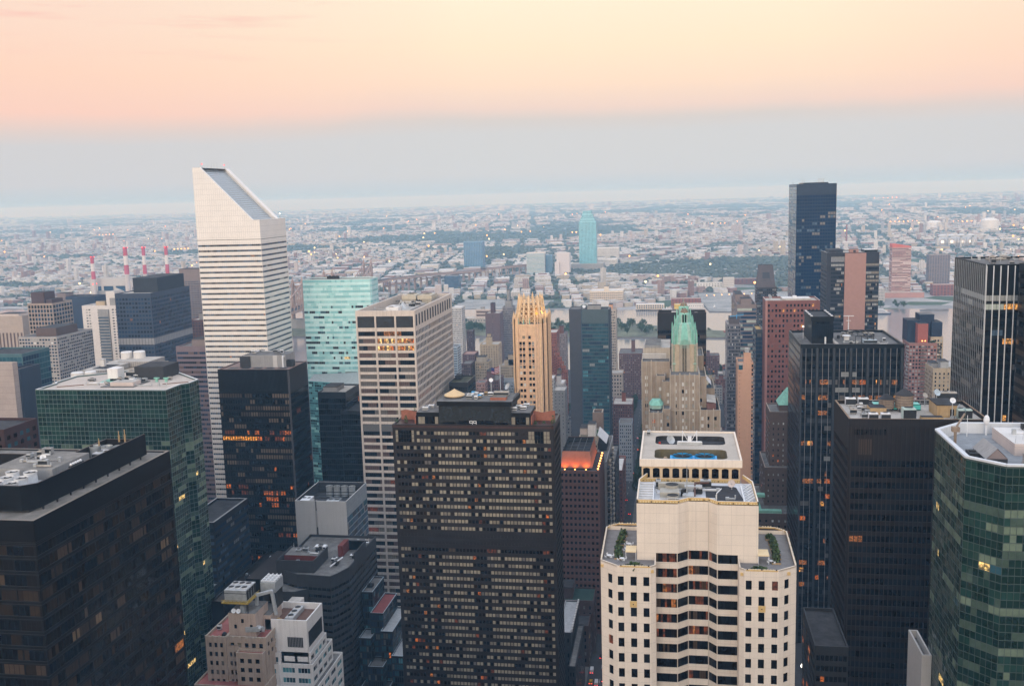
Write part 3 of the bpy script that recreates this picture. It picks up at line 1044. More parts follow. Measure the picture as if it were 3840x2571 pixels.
for (a, b_, hh) in ((-101.0, -92.2, 5.6), (-64.6, -55.6, 5.7)):
    m = B.part('roof_annex', MB())
    m.box(a, b_, 376, 389.5, z, z+hh-1.6, bronze, roof_d); m.box(a-.3, b_+.3, 375.6, 389.8, z+hh-1.6, z+hh, black_m, roof_g)
    for i in range(6):
        q = a+.3+(b_-a-.6)*i/6
        m.box(q+.1, q+(b_-a)/6-.1, 375.8, 375.95, z+.2, z+hh-1.9, [bl_beige2, bl_beige2, g_blk, g_brn, g_blk, bl_beige2][i])
tb = mat('terrace_brick', (.30, .115, .072), .85, .2, .6, panel=(1.1, .5, .03, .8, .5))
for (a, b_, s_) in ((-109.6, -101.6, 0), (-55.2, -46.6, 1)):
    m = B.part('terrace_wall', MB()); n = 12
    for i in range(n):
        q0, q1 = a+(b_-a)*i/n, a+(b_-a)*(i+1)/n
        h0, h1 = [4.6+.35*math.sin(6.28*t_+s_*2) for t_ in (i/n, (i+1)/n)]
        m.poly([(q0, 383, z), (q1, 383, z), (q1, 383, z+h1), (q0, 383, z+h0)], tb)
        m.poly([(q0, 383, z+h0), (q1, 383, z+h1), (q1, 383.5, z+h1), (q0, 383.5, z+h0)], tb)
        m.poly([(q1, 383.5, z), (q0, 383.5, z), (q0, 383.5, z+h0), (q1, 383.5, z+h1)], tb)
    m.box(b_-.4 if not s_ else a, b_ if not s_ else a+.4, 375.5, 383, z, z+4.2, tb)
B.done()
zz = z+10.2
um = empty('parasol_roof', (-87.3, 384, zz), 'big tan canvas cone roof standing on the black penthouse', 'canopy')
c = MB(); c.cyl(0, 0, .6, 1.0, 4.2, straw, 20, 4.2, cap=False); c.cyl(0, 0, 1.0, 3.0, 4.2, straw, 20, .5); c.cyl(0, 0, 3.0, 3.4, .5, straw, 10, .1); c.build('canvas', um)
c = MB(); c.cyl(0, 0, 0, .95, 2.9, wood, 16); c.build('drum', um)
rg = random.Random(9)
for k in range(16):
    ac_unit(rg.uniform(-82, -70), rg.uniform(377, 390), zz, rg.uniform(1, 2.6), rg.uniform(1, 2), rg.uniform(.7, 1.6), 'small clutter of air boxes in the middle of the black penthouse roof', 'air boxes on the black penthouse', rg.choice([metal_g, blue_p, metal_d, metal_w, ochre]))
ac_unit(-68.5, 387, zz, 6, 3, 1.8, 'long beige air plant behind the brick box on the black penthouse', m=roof_l, fans=2)
b_ = MB(); b_.box(-71.5, -65.2, 377.5, 380.5, zz, zz+1.2, tb, roof_g); one('brick_planter', b_, 'low orange brick box on the black penthouse roof', 'planter', None, (-68, 379, zz))
dish(-73.5, 391, zz, .85, 'white oval dish standing tall at the back of the black penthouse', az=.2, mast=5)
dish(-66.5, 391, zz, 1.5, 'grey tilted dish near the rail of the black penthouse', metal_g, -.9, 2)
for xx, hh in ((-81.5, 13), (-84.5, 6), (-72, 11), (-64, 4)):
    mast_thing(xx, 391.5, zz, hh, 'thin whip antenna at the back of the black penthouse', .09, metal_d, 'whip antennas on the black penthouse')
for xx, yy, hh in ((-97, 384, z+5.6), (-94, 386, z+5.6), (-98.5, 380, z+5.6), (-61, 384, z+5.7), (-58.5, 387, z+5.7), (-62.5, 380, z+5.7), (-59, 382, z+5.7)):
    ac_unit(xx, yy, hh, 2.4, 1.8, 1.3, 'white air unit on one of the two low black roof annexes', 'air units on the roof annexes', metal_w)
for xx, hh in ((-110, 2.4), (-106.2, 4.2), (-104.8, 5.6), (-92.4, 2.2), (-65.2, 3.4), (-53.6, 2.0), (-46.8, 4.6)):
    shrub(xx, 377.5 if hh < 5 else 386, z, hh, .9, 'conical green shrub on the planted terraces of the bronze hotel', 'terrace shrubs of the bronze hotel', int(xx*7) % 97)
shrub(-50.5, 379, z, 1.6, .9, 'low bush with white flowers before the curved brick wall', None, 3, leaf_l)
num = MB()
for k in range(2):
    xx = -79.4+k*1.5
    for (a, b_) in (((0, 0), (1.1, 0)), ((0, .8), (1.1, .8)), ((0, 1.6), (1.1, 1.6)), ((1.1, 0), (1.1, 1.6)), ((0, .8), (0, 1.6))):
        num.bar((xx+a[0], 374.3, z+.9+a[1]), (xx+b_[0], 374.3, z+.9+b_[1]), .2, metal_w)
    num.bar((xx+.5, 374.3, z), (xx+.5, 374.3, z+.9), .1, metal_d)
one('rail_frame', num, 'pair of small white tube frames on the terrace before the black penthouse', 'frame', None, (-79, 374.3, z))

# ---- the cream tower with the gold balustrades -----------------------------------------
B = Bld('cream_tower', 'cream stone tower in the front with wavy window bands, gold balustrades and roof gardens', 'office building', (6, 300, 0), 4)
PCr = Pal([(g_blk, 12), (g_dark, 2), (lit_r, .25)], (1, 1))
PRb = Pal([(g_blk, 8), (g_dark, 5), (bl_tan2, .5), (lit_r, .5)], (1, 3))
PRl = Pal([(lit_r, 5), (bl_tan2, 1.2), (g_blk, 6), (g_brn, 3), (lit_o, .1), (lit_d, 1.2)], (1, 2))
zt = 158.6
pit = 4.48
wt = 3.1
def wing(pts_, fr_cols):
    for (a, b_), cols in zip(zip(pts_, pts_[1:]), fr_cols):
        B.face(a, b_, 0, zt, F(1, pit, PCr, .5, .36, .945, top=wt-.25, rec=.22, mode='win', cols=cols) if cols else None, stone)
c3 = [(.022, .2), (.40, .58), (.775, .95)]
wing([(-20.6, 294.7), (-20.4, 266), (-15.7, 262), (-6.4, 262), (-5.1, 263.2), (-5.1, 270)], [[(.1+.13*i, .17+.13*i) for i in range(6)], [(.45, .72)], [(.03, .205), (.405, .585), (.78, .955)], None, None])
wing([(17.4, 270), (17.4, 263.2), (18.7, 262), (27.7, 262), (32.7, 266), (33.2, 294.3)], [None, None, [(.035, .21), (.41, .59), (.80, .975)], [(.32, .58)], [(.1+.13*i, .17+.13*i) for i in range(6)]])
B.face((33.2, 294.3), (-20.6, 294.7), 0, zt, None, stone)
bay = [(-5.1, 270), (0.9, 270), (4.0, 272.8), (9.4, 272.8), (11.7, 270), (17.4, 270)]
npn = [10, 3, 9, 3, 10]
for i, (a, b_) in enumerate(zip(bay, bay[1:])):
    pal = PRl if i in (2,) else PRb
    ov = {k: (PRl if (i in (0, 2) and k < 6) else PRb) for k in range(8)}
    if i == 0:
        ov[6] = Pal([(g_blk, 5), (lit_y, 1), (bl_tan2, 2)], (1, 2))
    B.face(a, b_, 0, 161.2, F(1, pit, PRb, 1, .33, .93, top=1.35, rec=.35, cols=[(0, 1)], sub=npn[i], mull=bronze, over=ov), stone, 'bay')
# upper body
up = [(-10.4, 293.4), (-10.4, 270), (0.9, 270), (4.0, 272.8), (9.4, 272.8), (11.7, 270), (22.9, 270), (22.9, 293.4)]
zu = 174.1
for a, b_ in zip(up, up[1:]):
    lo = 161.2 if a[1] >= 270 and b_[1] >= 270 and a[0] >= -10.4 and b_[0] <= 22.9 and (a[1], b_[1]) != (293.4, 270) and (a[1], b_[1]) != (270, 293.4) else 156
    B.face(a, b_, lo, zu, None, stone)
B.face((-10.4, 270), (-5.1, 270), 156, 161.2, None, stone)
B.face((17.4, 270), (22.9, 270), 156, 161.2, None, stone)
B.roof.poly([(p[0], p[1], zu-.9) for p in up[1:]+up[:1]], mat('white_deck', (.55, .56, .58), .8, .1, .3))
terr = mat('terrace_paving', (.20, .19, .185), .9, .2, .4)
B.roof.poly([(-20.4, 266, zt-1.2), (-15.7, 262, zt-1.2), (-6.4, 262, zt-1.2), (-5.1, 263.2, zt-1.2), (-5.1, 270, zt-1.2), (-10.4, 270, zt-1.2), (-10.4, 294.6, zt-1.2), (-20.6, 294.7, zt-1.2)], terr)
B.roof.poly([(17.4, 270, zt-1.2), (17.4, 263.2, zt-1.2), (18.7, 262, zt-1.2), (27.7, 262, zt-1.2), (32.7, 266, zt-1.2), (33.2, 294.3, zt-1.2), (22.9, 294.3, zt-1.2), (22.9, 270, zt-1.2)], terr)
def balustrade(pts_, z0, h=.95, gilt=True):
    b_ = MB()
    for a, c_ in zip(pts_, pts_[1:]):
        a = Vector(a); c_ = Vector(c_); d = (c_-a); L_ = d.length; d.normalize(); q = Vector((-d.y, d.x))*.35
        b_.prism([tuple(v) for v in (a, c_, c_+q, a+q)], z0-.12, z0+h, stone_plain if not gilt else gold, stone_plain)
        if gilt:
            n = max(2, int(L_/.75)); 
            for k in range(n):
                p_ = a+d*(L_*(k+.5)/n)-Vector((-d.y, d.x))*.06
                w_ = .17
                e0 = p_-d*w_; e1 = p_+d*w_
                b_.prism([(e0.x, e0.y), (e1.x, e1.y), (e1.x-d.y*.05, e1.y+d.x*.05), (e0.x-d.y*.05, e0.y+d.x*.05)], z0+.22, z0+.22+2*w_, mat('gilt_light', (.85, .72, .42), .35, .1, 2, metal=.2) if k % 5 else metal_d)
    return b_
B.part('balustrade', balustrade([(-10.4, 270), (0.9, 270), (4.0, 272.8), (9.4, 272.8), (11.7, 270), (22.9, 270), (22.9, 290), (20.6, 296.8)], zu-.1))
B.part('balustrade', balustrade([(-8.3, 296.8), (-10.4, 290.5), (-10.4, 270)], zu-.1))
for pp, gl in (([(-17.2, 297.4), (-20.6, 294.0), (-20.4, 266)], True), ([(-20.4, 266), (-15.7, 262)], False), ([(-14.9, 261.95), (-6.6, 261.95)], True), ([(-6.4, 262), (-5.1, 263.2), (-5.1, 269.9)], False), ([(17.4, 269.9), (17.4, 263.2), (18.7, 262)], False), ([(19.0, 261.95), (27.4, 261.95)], True), ([(27.7, 262), (32.7, 266)], False), ([(32.7, 266), (33.2, 294.0), (30, 297.4), (23, 297.4)], True), ([(-10.5, 297.4), (-17.2, 297.4)], True)):
    B.part('balustrade', balustrade(pp, zt-.3, .35, gl))
orn = B.part('gilt_panel', MB())
for xx in (-12.0, 22.5):
    orn.box(xx-.15, xx+1.75, 261.85, 262.0, zt-wt+.25-pit*2-.1, zt-wt+.25-pit*2+1.66, gold)
    orn.box(xx+.65, xx+.95, 261.8, 261.9, zt-wt+.25-pit*2+.6, zt-wt+.25-pit*2+.9, metal_d)
for xx, yy in ((-19.9, 265.5), (-6.0, 262.3), (18.0, 262.5), (30.5, 264.0)):
    orn.box(xx-.4, xx+.4, yy-.3, yy+.1, zt-1.9, zt-1.1, gold)
# crown block
zc = 179.3
cx0, cx1, cy0, cy1 = -9.8, 19.7, 297.4, 333
aw = MB()
na_ = 10
bw = (cx1-cx0)/na_
zb, zs_, za = 161, 174.9, 176.5
for i in range(na_):
    a, c_ = cx0+bw*i, cx0+bw*(i+1)
    h0, h1 = a+bw*.15, c_-bw*.15
    aw.poly([(a, cy0, zb), (h0, cy0, zb), (h0, cy0, zc-2.2), (a, cy0, zc-2.2)], gold_st := mat('golden_stone', (.62, .47, .30), .75, .08, .3, streak=.2))
    aw.poly([(h1, cy0, zb), (c_, cy0, zb), (c_, cy0, zc-2.2), (h1, cy0, zc-2.2)], gold_st)
    aw.poly([(h0, cy0, zb), (h1, cy0, zb), (h1, cy0, 173.4), (h0, cy0, 173.4)], gold_st)
    arc = [(h0+(h1-h0)*k/6, za-.35*(2*k/6-1)**2) for k in range(7)]
    for (xa, z_a), (xb, z_b) in zip(arc, arc[1:]):
        aw.poly([(xa, cy0, z_a), (xb, cy0, z_b), (xb, cy0, zc-2.2), (xa, cy0, zc-2.2)], gold_st)
        aw.poly([(xa, cy0+.6, z_a), (xb, cy0+.6, z_b), (xb, cy0, z_b), (xa, cy0, z_a)], gold_st)
    aw.poly([(h0, cy0, 173.4), (h0, cy0+.6, 173.4), (h0, cy0+.6, za), (h0, cy0, za)], gold_st)
    aw.poly([(h1, cy0+.6, 173.4), (h1, cy0, 173.4), (h1, cy0, za), (h1, cy0+.6, za)], gold_st)
    w_ = MB(); w_.poly([(h0, cy0+.6, 173.4), (h1, cy0+.6, 173.4), (h1, cy0+.6, za+.1), (h0, cy0+.6, za+.1)], g_blk); B.part('arched_window', w_)
for q in (((cx1, cy0), (cx1, cy1)), ((cx1, cy1), (cx0, cy1)), ((cx0, cy1), (cx0, cy0))):
    (xa, ya), (xb, yb) = q
    aw.poly([(xa, ya, 0), (xb, yb, 0), (xb, yb, zc-2.2), (xa, ya, zc-2.2)], gold_st)
B.part('arcade_wall', aw)
bx = B.part('balustrade', balustrade([(cx0, 297.1), (cx1, 297.1)], 172.2, 1.0))
cn = MB()
cn.box(cx0-.6, cx1+.6, cy0-.6, cy0+.2, zc-2.25, zc-1.0, stone_plain)
def well(mb, x0, x1, y0, y1, wells, z, m):
    """a flat rim with sunken rounded wells"""
    ys = [y0]+[v for w in wells for v in (w[2], w[3])]+[y1]
    for i in range(0, len(ys), 2):
        mb.poly([(x0, ys[i], z), (x1, ys[i], z), (x1, ys[i+1], z), (x0, ys[i+1], z)], m)
    for (wx0, wx1, wy0, wy1, dep, fl, wm) in wells:
        mb.poly([(x0, wy0, z), (wx0, wy0, z), (wx0, wy1, z), (x0, wy1, z)], m)
        mb.poly([(wx1, wy0, z), (x1, wy0, z), (x1, wy1, z), (wx1, wy1, z)], m)
        r_ = 2.2
        loop = []
        for cx_, cy_, a0 in ((wx1-r_, wy0+r_, -90), (wx1-r_, wy1-r_, 0), (wx0+r_, wy1-r_, 90), (wx0+r_, wy0+r_, 180)):
            arc_ = [(cx_+r_*math.cos(R(a0+18*k)), cy_+r_*math.sin(R(a0+18*k))) for k in range(6)]
            loop += arc_
            corner = (wx1 if cx_ > (wx0+wx1)/2 else wx0, wy1 if cy_ > (wy0+wy1)/2 else wy0)
            for p_, q_ in zip(arc_, arc_[1:]):
                mb.poly([(*corner, z), (*q_, z), (*p_, z)], m)
        for p_, q_ in zip(loop, loop[1:]+loop[:1]):
            mb.poly([(*q_, z), (*p_, z), (*p_, z-dep), (*q_, z-dep)], wm)
        mb.poly([(*p_, z-dep) for p_ in loop], fl)
mossy = mat('mossy_well', (.15, .125, .075), .9, .3, .3)
rim = mat('rim_stone', (.45, .40, .34), .85, .1, .15, streak=.3)
well(cn, cx0-.3, cx1+.3, cy0-.3, cy1+.3, [(-6.0, 16.2, 299.6, 311.0, 3.0, mossy, mossy), (-6.0, 16.4, 317.0, 328.5, 1.6, roof_d, roof_d)], zc-.45, rim)
for a in ((cx0-.6, cx1+.6, cy0-.6, cy0-.05), (cx0-.6, cx0-.05, cy0-.05, cy1+.6), (cx1+.05, cx1+.6, cy0-.05, cy1+.6), (cx0-.05, cx1+.05, cy1+.05, cy1+.6)):
    cn.box(*a, zc-1.0, zc, stone_plain)
B.part('cornice_roof', cn)
B.done()
# things on its roofs
e_ = empty('cooling_tower', (6, 305, zc-3.4), 'bright blue twin fan cooling tower sunk in the front well of the crown roof', 'cooling tower')
b_ = MB(); b_.box(-7.2, 7.2, -3.4, 3.4, 0, 1.7, blue_p, blue_p); b_.build('casing', e_)
for k in (-3.4, 3.4):
    b_ = MB(); b_.cyl(k, 0, 1.7, 2.6, 3.1, blue_p, 20, cap=False); b_.cyl(k, 0, 1.72, 1.9, 3.0, fan_b, 20)
    for j in range(8):
        a = j*.785; b_.bar((k, 0, 2.62), (k+3.0*math.cos(a), 3.0*math.sin(a), 2.62), .16, metal_d)
    b_.build('fan', e_)
b_ = MB(); b_.prism([(-5, 299.9), (-.2, 299.9), (-.2, 302), (-5, 302)], zc-3.4, zc-.2, beige_st, None, .12); one('pyramid_cap', b_, 'small tan pyramid cap beside the blue cooling tower', 'roof cap', None, (-2.6, 301, zc-3.4))
e_ = empty('window_washing_rig', (5, 317.4, zc-.45), 'white steel window washing rig between the two roof wells', 'rig')
b_ = MB()
for xx in (-2.3, 2.3):
    b_.box(xx-.12, xx+.12, -.1, .1, 0, 4.6, metal_w); b_.bar((xx, 0, 4.4), (xx*.3, 0, 1.4), .16, metal_w); b_.bar((xx, 0, 1.2), (xx, 5, 1.2), .16, metal_w)
b_.box(-.6, .6, -.3, .5, 1.0, 2.6, metal_w); b_.build('frame', e_)
b_ = MB(); b_.box(-4.0, 4.0, -.8, -.1, -.2, 1.0, metal_g); b_.box(-3.8, 3.8, -.85, -.05, .9, 1.1, metal_w); b_.build('cradle', e_)
dish(-1.2, 319, zc-1.8, 1.5, 'large grey dish at the edge of the far roof well', metal_g, .6, 1.4)
b_ = MB(); b_.cyl(-4.6, 320, zc-2, zc-.4, .35, mat('red_paint', (.5, .04, .03), .5), 8); one('roof_valve', b_, 'short red standpipe in the far roof well', 'standpipe', None, (-4.6, 320, zc-2))
ac_unit(-8.4, 330, zc-.45, 1.0, 3.0, 1.4, 'small grey winch on the left rim of the crown roof', m=metal_g)
zf = zu-.9
dk = mat('black_roof_deck', (.035, .035, .04), .9, .35, .6)
b_ = MB(); b_.prism([(9.0, 274.2), (17.5, 273.5), (19.5, 275), (18.0, 288.5), (16.5, 290), (9.0, 290)], zf, zf+.18, dk); one('roof_mat', b_, 'black tarred deck on the front roof beside the ducts', 'roof deck', None, (13, 282, zf))
dish(16.6, 286.5, zf+.2, 1.15, 'cream bowl dish on the black tarred deck', pinkwh, -.4, 1.0)
e_ = empty('louvre_bank', (-8.0, 281, zf), 'bank of white louvre slats at the left end of the front roof', 'louvres')
b_ = MB()
for k in range(8):
    b_.box(-1.9, 2.0, -9+k*2.4, -8.5+k*2.4, .3, .9, metal_w)
b_.box(-2.1, -1.9, -9.5, 9.5, 0, 1.1, metal_w); b_.box(2.0, 2.25, -9.5, 9.5, 0, 1.1, metal_w); b_.build('slats', e_)
b_ = MB(); b_.box(-1.9, 2.0, -9.4, 9.4, .02, .12, roof_d); b_.build('tray', e_)
e_ = empty('duct_plant', (1.0, 280, zf), 'tangle of beige ducts and fans at the left of the black deck', 'air plant')
dm = mat('duct_beige', (.36, .34, .29), .6, .2, .4)
b_ = MB(); b_.box(-5.6, 6.6, 5.2, 7.2, 0, 2.0, dm); b_.box(-5.0, .5, -3, 1.5, 0, 1.8, dm); b_.box(2.0, 7.0, 1.8, 4.0, .4, 2.2, metal_g); b_.box(1.6, 4.6, -4, 0, .2, 1.2, metal_g)
b_.build('ducts', e_)
b_ = MB(); b_.cyl(-1.6, 2.6, 0, 2.6, 1.9, dm, 16, top=fan_b); b_.build('fan', e_)
b_ = MB(); b_.cyl(-1.4, -4.6, .2, 1.6, 1.6, dm, 14, top=fan_b); b_.build('fan', e_)
b_ = MB(); b_.bar((5, 5, 2.4), (9.0, 5.4, 2.4), .45, mat('rust_pipe', (.10, .05, .04), .7)); b_.bar((5, 5, 2.4), (4.8, -3, 1.0), .45, MATS['rust_pipe']); b_.build('pipe', e_)
b_ = MB()
for k in range(6):
    b_.bar((-5+k*2.2, -6.5, 0), (-5+k*2.2, -6.5, 1.3), .1, metal_w)
b_.bar((-5, -6.5, 1.3), (6, -6.5, 1.3), .1, metal_w); b_.bar((-5, -6.5, .7), (6, -6.5, .7), .08, metal_w); b_.build('railing', e_)
mast_thing(3.6, 278, zf, 9.5, 'tall thin lattice mast standing on the front roof', .16, metal_g)
e_ = empty('davit_crane', (11.7, 273.2, zf), 'small white davit arm at the front edge of the black deck', 'davit')
b_ = MB(); b_.bar((0, 0, 0), (0, 0, 3.0), .22, metal_w); b_.bar((0, 0, 3.0), (1.4, 2, 3.8), .2, metal_w); b_.build('arm', e_)
e_ = empty('gantry_frame', (20.8, 281, zf), 'white folded gantry trusses at the right end of the front roof', 'gantry')
b_ = MB()
for k in range(6):
    b_.bar((-1.2, -8+k*2.6, .3), (1.4, -6+k*2.6, 1.6), .18, metal_w); b_.bar((1.4, -8+k*2.6, .3), (-1.0, -5.6+k*2.6, 1.4), .14, metal_g)
b_.bar((-1.4, -9, .4), (-1.4, 8.5, .4), .4, metal_w); b_.build('truss', e_)
rg = random.Random(12)
for k, (xx, yy) in enumerate(((-15.2, 290), (-15.6, 286), (-15.8, 282), (-16.0, 278), (-15.9, 274.5), (-15.6, 271), (27.8, 290), (28.3, 286), (28.4, 282), (28.4, 278), (28.2, 274.5), (27.8, 271))):
    shrub(xx, yy, zt-1.2, rg.uniform(1.3, 2.6), 1.3, 'bushy planter in the row along the %s roof garden of the cream tower' % ('left' if xx < 0 else 'right'), 'planters of the %s roof garden' % ('left' if xx < 0 else 'right'), k, leaf_l, 'planter_box', 'planter', (2.4, 3.2))
shrub(-11.2, 264.2, zt-1.2, .7, 2.6, 'long low planter hedge at the front of the left roof garden', None, 31, leaf_l, 'planter_hedge', 'planter', (4.4, 1.2))
shrub(22.6, 264.2, zt-1.2, .7, 2.6, 'long low planter hedge at the front of the right roof garden', None, 32, leaf_l, 'planter_hedge', 'planter', (4.6, 1.2))
for xx, w_ in ((-12.1, 1), (24.3, -1)):
    e_ = empty('yellow_awning', (xx, 271.5, zt-1.2), 'pale yellow awning against the upper wall, %s garden' % ('left' if xx < 0 else 'right'), 'awning')  # awning in plain pale yellow cloth
    b_ = MB(); b_.prism([(-1.5, -2.4), (1.5, -2.4), (1.5, 2.4), (-1.5, 2.4)], 2.4, 2.7, mat('awning_cloth', (.78, .62, .38), .8, .06, 2)); b_.build('cloth', e_)
    for px_ in (-1.4, 1.4):
        b_ = MB(); b_.box(px_-.06, px_+.06, -2.3, -2.18, 0, 2.4, metal_w); b_.build('leg', e_)
tset = None
for k, (xx, yy, nm) in enumerate(((-13.2, 281, 'behind'), (-13.4, 276.5, 'middle'), (-14.6, 269, 'front'), (-18.3, 271, 'corner'), (26.6, 270.5, 'x'))):
    e_ = empty('terrace_table', (xx, yy, zt-1.2), 'small white table with chairs on a roof garden of the cream tower', 'table', 'white terrace tables')
    b_ = MB(); b_.cyl(0, 0, .68, .74, .75, metal_w, 12); b_.build('top', e_)
    b_ = MB(); b_.cyl(0, 0, 0, .68, .08, metal_w, 6); b_.build('leg', e_)
    for j in range(4):
        a = j*1.57+.5
        c_ = empty('terrace_chair', (xx+1.15*math.cos(a), yy+1.15*math.sin(a), zt-1.2), 'small white chair round a table on the cream tower roof gardens', 'chair', 'white terrace chairs')
        c_.rotation_euler = (0, 0, a+1.57)
        b_ = MB(); b_.box(-.25, .25, -.25, .25, .42, .48, metal_w); b_.build('seat', c_)
        b_ = MB(); b_.box(-.25, .25, -.29, -.24, .48, .95, metal_w); b_.build('backrest', c_)
        b_ = MB()
        for q1 in (-.22, .22):
            for q2 in (-.22, .22):
                b_.box(q1-.02, q1+.02, q2-.02, q2+.02, 0, .42, metal_w)
        b_.build('leg_frame', c_)

# ---- green glass tower on the right -----------------------------------------------------
B = Bld('office_tower', 'faceted green glass tower at the near right with a white rimmed roof', 'office building', (95, 292, 0), 6)
PG2 = Pal([(g_grn, 10), (g_grn2, 4), (g_grnb2, 1.6), (g_grnb, .4), (lit_y, .06), (lit_a, .06), (g_teal, .3)], (1, 3))
green_d = mat('green_mullion_dim', (.060, .085, .075), .4, .1, .3, spec=.25)
PG2b = Pal([(g_grn, 3), (g_grn2, 2), (g_grnb2, 3), (g_grnb, 5)], (2, 8))
pts = [(70.3, 283), (77.0, 305.1)]
pts = [(77.1, 274), (84.9, 266), (112, 266), (122, 276), (122, 302), (112, 314), (86, 314), (77.1, 305)]
zt = 187.2
ov = {i: PGn for i in range(0, 5)}
for i in (5, 7, 10, 17, 22, 28):
    ov[i] = PG2b
for a, b_ in zip(pts, pts[1:]+pts[:1]):
    Lq = math.hypot(b_[0]-a[0], b_[1]-a[1])
    vis = b_[1] < 270 or b_[0] <= 77.2 or a[0] < 78 and b_[1] < 290
    B.face(a, b_, 0, zt, F(max(1, round(Lq/1.62)), 2.24, PG2, .93, .045, .955, top=.5, rec=.06, over=ov, m=.03, jit=.045) if vis or a[0] < 86 and b_[0] < 86 else None, green_d)
wr = mat('white_rim', (.60, .62, .64), .6, .06, .3)
B.cap(pts, zt+.5, mat('rim_roof', (.25, .265, .28), .8, .2, .3), wr, (3.2, 1.0), wr)
rims = MB()
for a, b_ in zip(pts, pts[1:]+pts[:1]):
    rims.bar((*a, zt+.25), (*b_, zt+.25), .55, wr)
    for k in range(9):
        q = Vector(a).lerp(Vector(b_), k/9); ctr = Vector((99.5, 290)); q = q+(ctr-q).normalized()*1.05
        rims.bar((q.x, q.y, zt-2.6), (q.x, q.y, zt+.4), .16, wr)
B.part('roof_rim', rims)
z = zt-2.7
m = B.part('penthouse', MB()); m.box(93.5, 118, 287, 307, z, z+3.4, pinkwh, roof_w)
m = B.part('gabled_house', MB())
for y_ in (0,):
    gx0, gx1, gy0, gy1, hz = 82.6, 88.0, 275, 287, 2.2
    m.box(gx0, gx1, gy0, gy1, z, z+hz, grey_d)
    xm = (gx0+gx1)/2
    m.poly([(gx0, gy0, z+hz), (gx1, gy0, z+hz), (xm, gy0, z+hz+2.8)], taupe)
    m.poly([(gx1, gy1, z+hz), (gx0, gy1, z+hz), (xm, gy1, z+hz+2.8)], taupe)
    m.poly([(gx0-.2, gy0-.2, z+hz), (xm, gy0-.2, z+hz+2.9), (xm, gy1+.2, z+hz+2.9), (gx0-.2, gy1+.2, z+hz)], grey_c)
    m.poly([(xm, gy0-.2, z+hz+2.9), (gx1+.2, gy0-.2, z+hz), (gx1+.2, gy1+.2, z+hz), (xm, gy1+.2, z+hz+2.9)], grey_d)
B.done()
round_tower(95.5, 277, z, 3.2, 3.2, 'wide pale drum fan near the front rim of the right green tower', None, roof_l)
ac_unit(81.3, 283, z, 2.4, 4.5, 2.2, 'ribbed grey box beside the gabled roof house', m=metal_d)
ac_unit(100.5, 274, z, 3.5, 2.4, 1.5, 'pale flat air box beside the drum fan on the right green tower', m=roof_w)
e_ = empty('crane_arm', (80.2, 296, z), 'rusty brown window cleaning crane on the rim of the right green tower', 'crane')
b_ = MB(); b_.cyl(0, 0, 0, 4.6, .4, wood, 8); b_.box(-1.0, 1.0, -.8, .8, 4.6, 6.0, wood); b_.build('post', e_)
b_ = MB(); b_.bar((0, 0, 5.6), (3.5, 4, 9.0), .4, wood); b_.build('jib', e_)
mast_thing(87, 309, z, 6.5, 'white whip with a round dish head at the back rim of the right green roof', .15, metal_w)
b_ = MB(); b_.ball(93.0, 311, z+4.6, .9, metal_w, 8, 6, 1.8); b_.cyl(93, 311, z, z+3.4, .3, metal_w, 6); one('radome', b_, 'white egg shaped radome on the back rim of the right green roof', 'radome', None, (93, 311, z))
for k in range(7):
    mast_thing(94+k*3.2, 288+(k % 3)*4, z+3.4, 2.2+k % 2, 'thin pole on the pale upper deck of the right green tower', .07, metal_g, 'poles on the pale upper deck')
pipe_run([(103, 275, z), (103, 275, z+3.2), (103.5, 281, z+3.2), (103.5, 281, z)], .35, 'bent white pipe on the roof of the right green tower', metal_w)

# ================================================================== middle distance
def simple(name, label, x0, x1, y0, y1, z, wall, Wf=None, Sf=None, roof=None, par=(1.0, .5), seed=0, pents=(), lim=60, group=None, capm=None, Nf='auto', cat='office building', z0=0):
    B = Bld(name, label, cat, ((x0+x1)/2, (y0+y1)/2, z0), seed or int(abs(x0*7+y0*3)) % 991, group)
    right = x1 < 0.03*y0
    sf = Sf
    if sf is None and Wf and Sf is not False:
        sf = dict(Wf); 
        if not Wf['cols']:
            sf['n'] = max(1, round(Wf['n']*(y1-y0)/(x1-x0)))
        else:
            sf['cols'] = None
    if Sf is False:
        sf = None
    B.rect(x0, x1, y0, y1, z0, z, wall, Wf, sf if right else None, sf if not right else None, roof or roof_g, par, capm)
    for (a, b_, c, d, h, m_) in pents:
        q = B.part('penthouse', MB())
        X0, X1 = x0+(x1-x0)*a, x0+(x1-x0)*b_
        Y0, Y1 = y0+(y1-y0)*c, y0+(y1-y0)*d
        q.box(X0, X1, Y0, Y1, z-par[0], z+h, m_, roof_d)
        q.box(X0-.1, X1+.1, Y0-.1, Y1+.1, z+h-.5, z+h-.15, metal_d)
    B.done(lim, merge=y0 > 900 or y0 < 200)
    return B

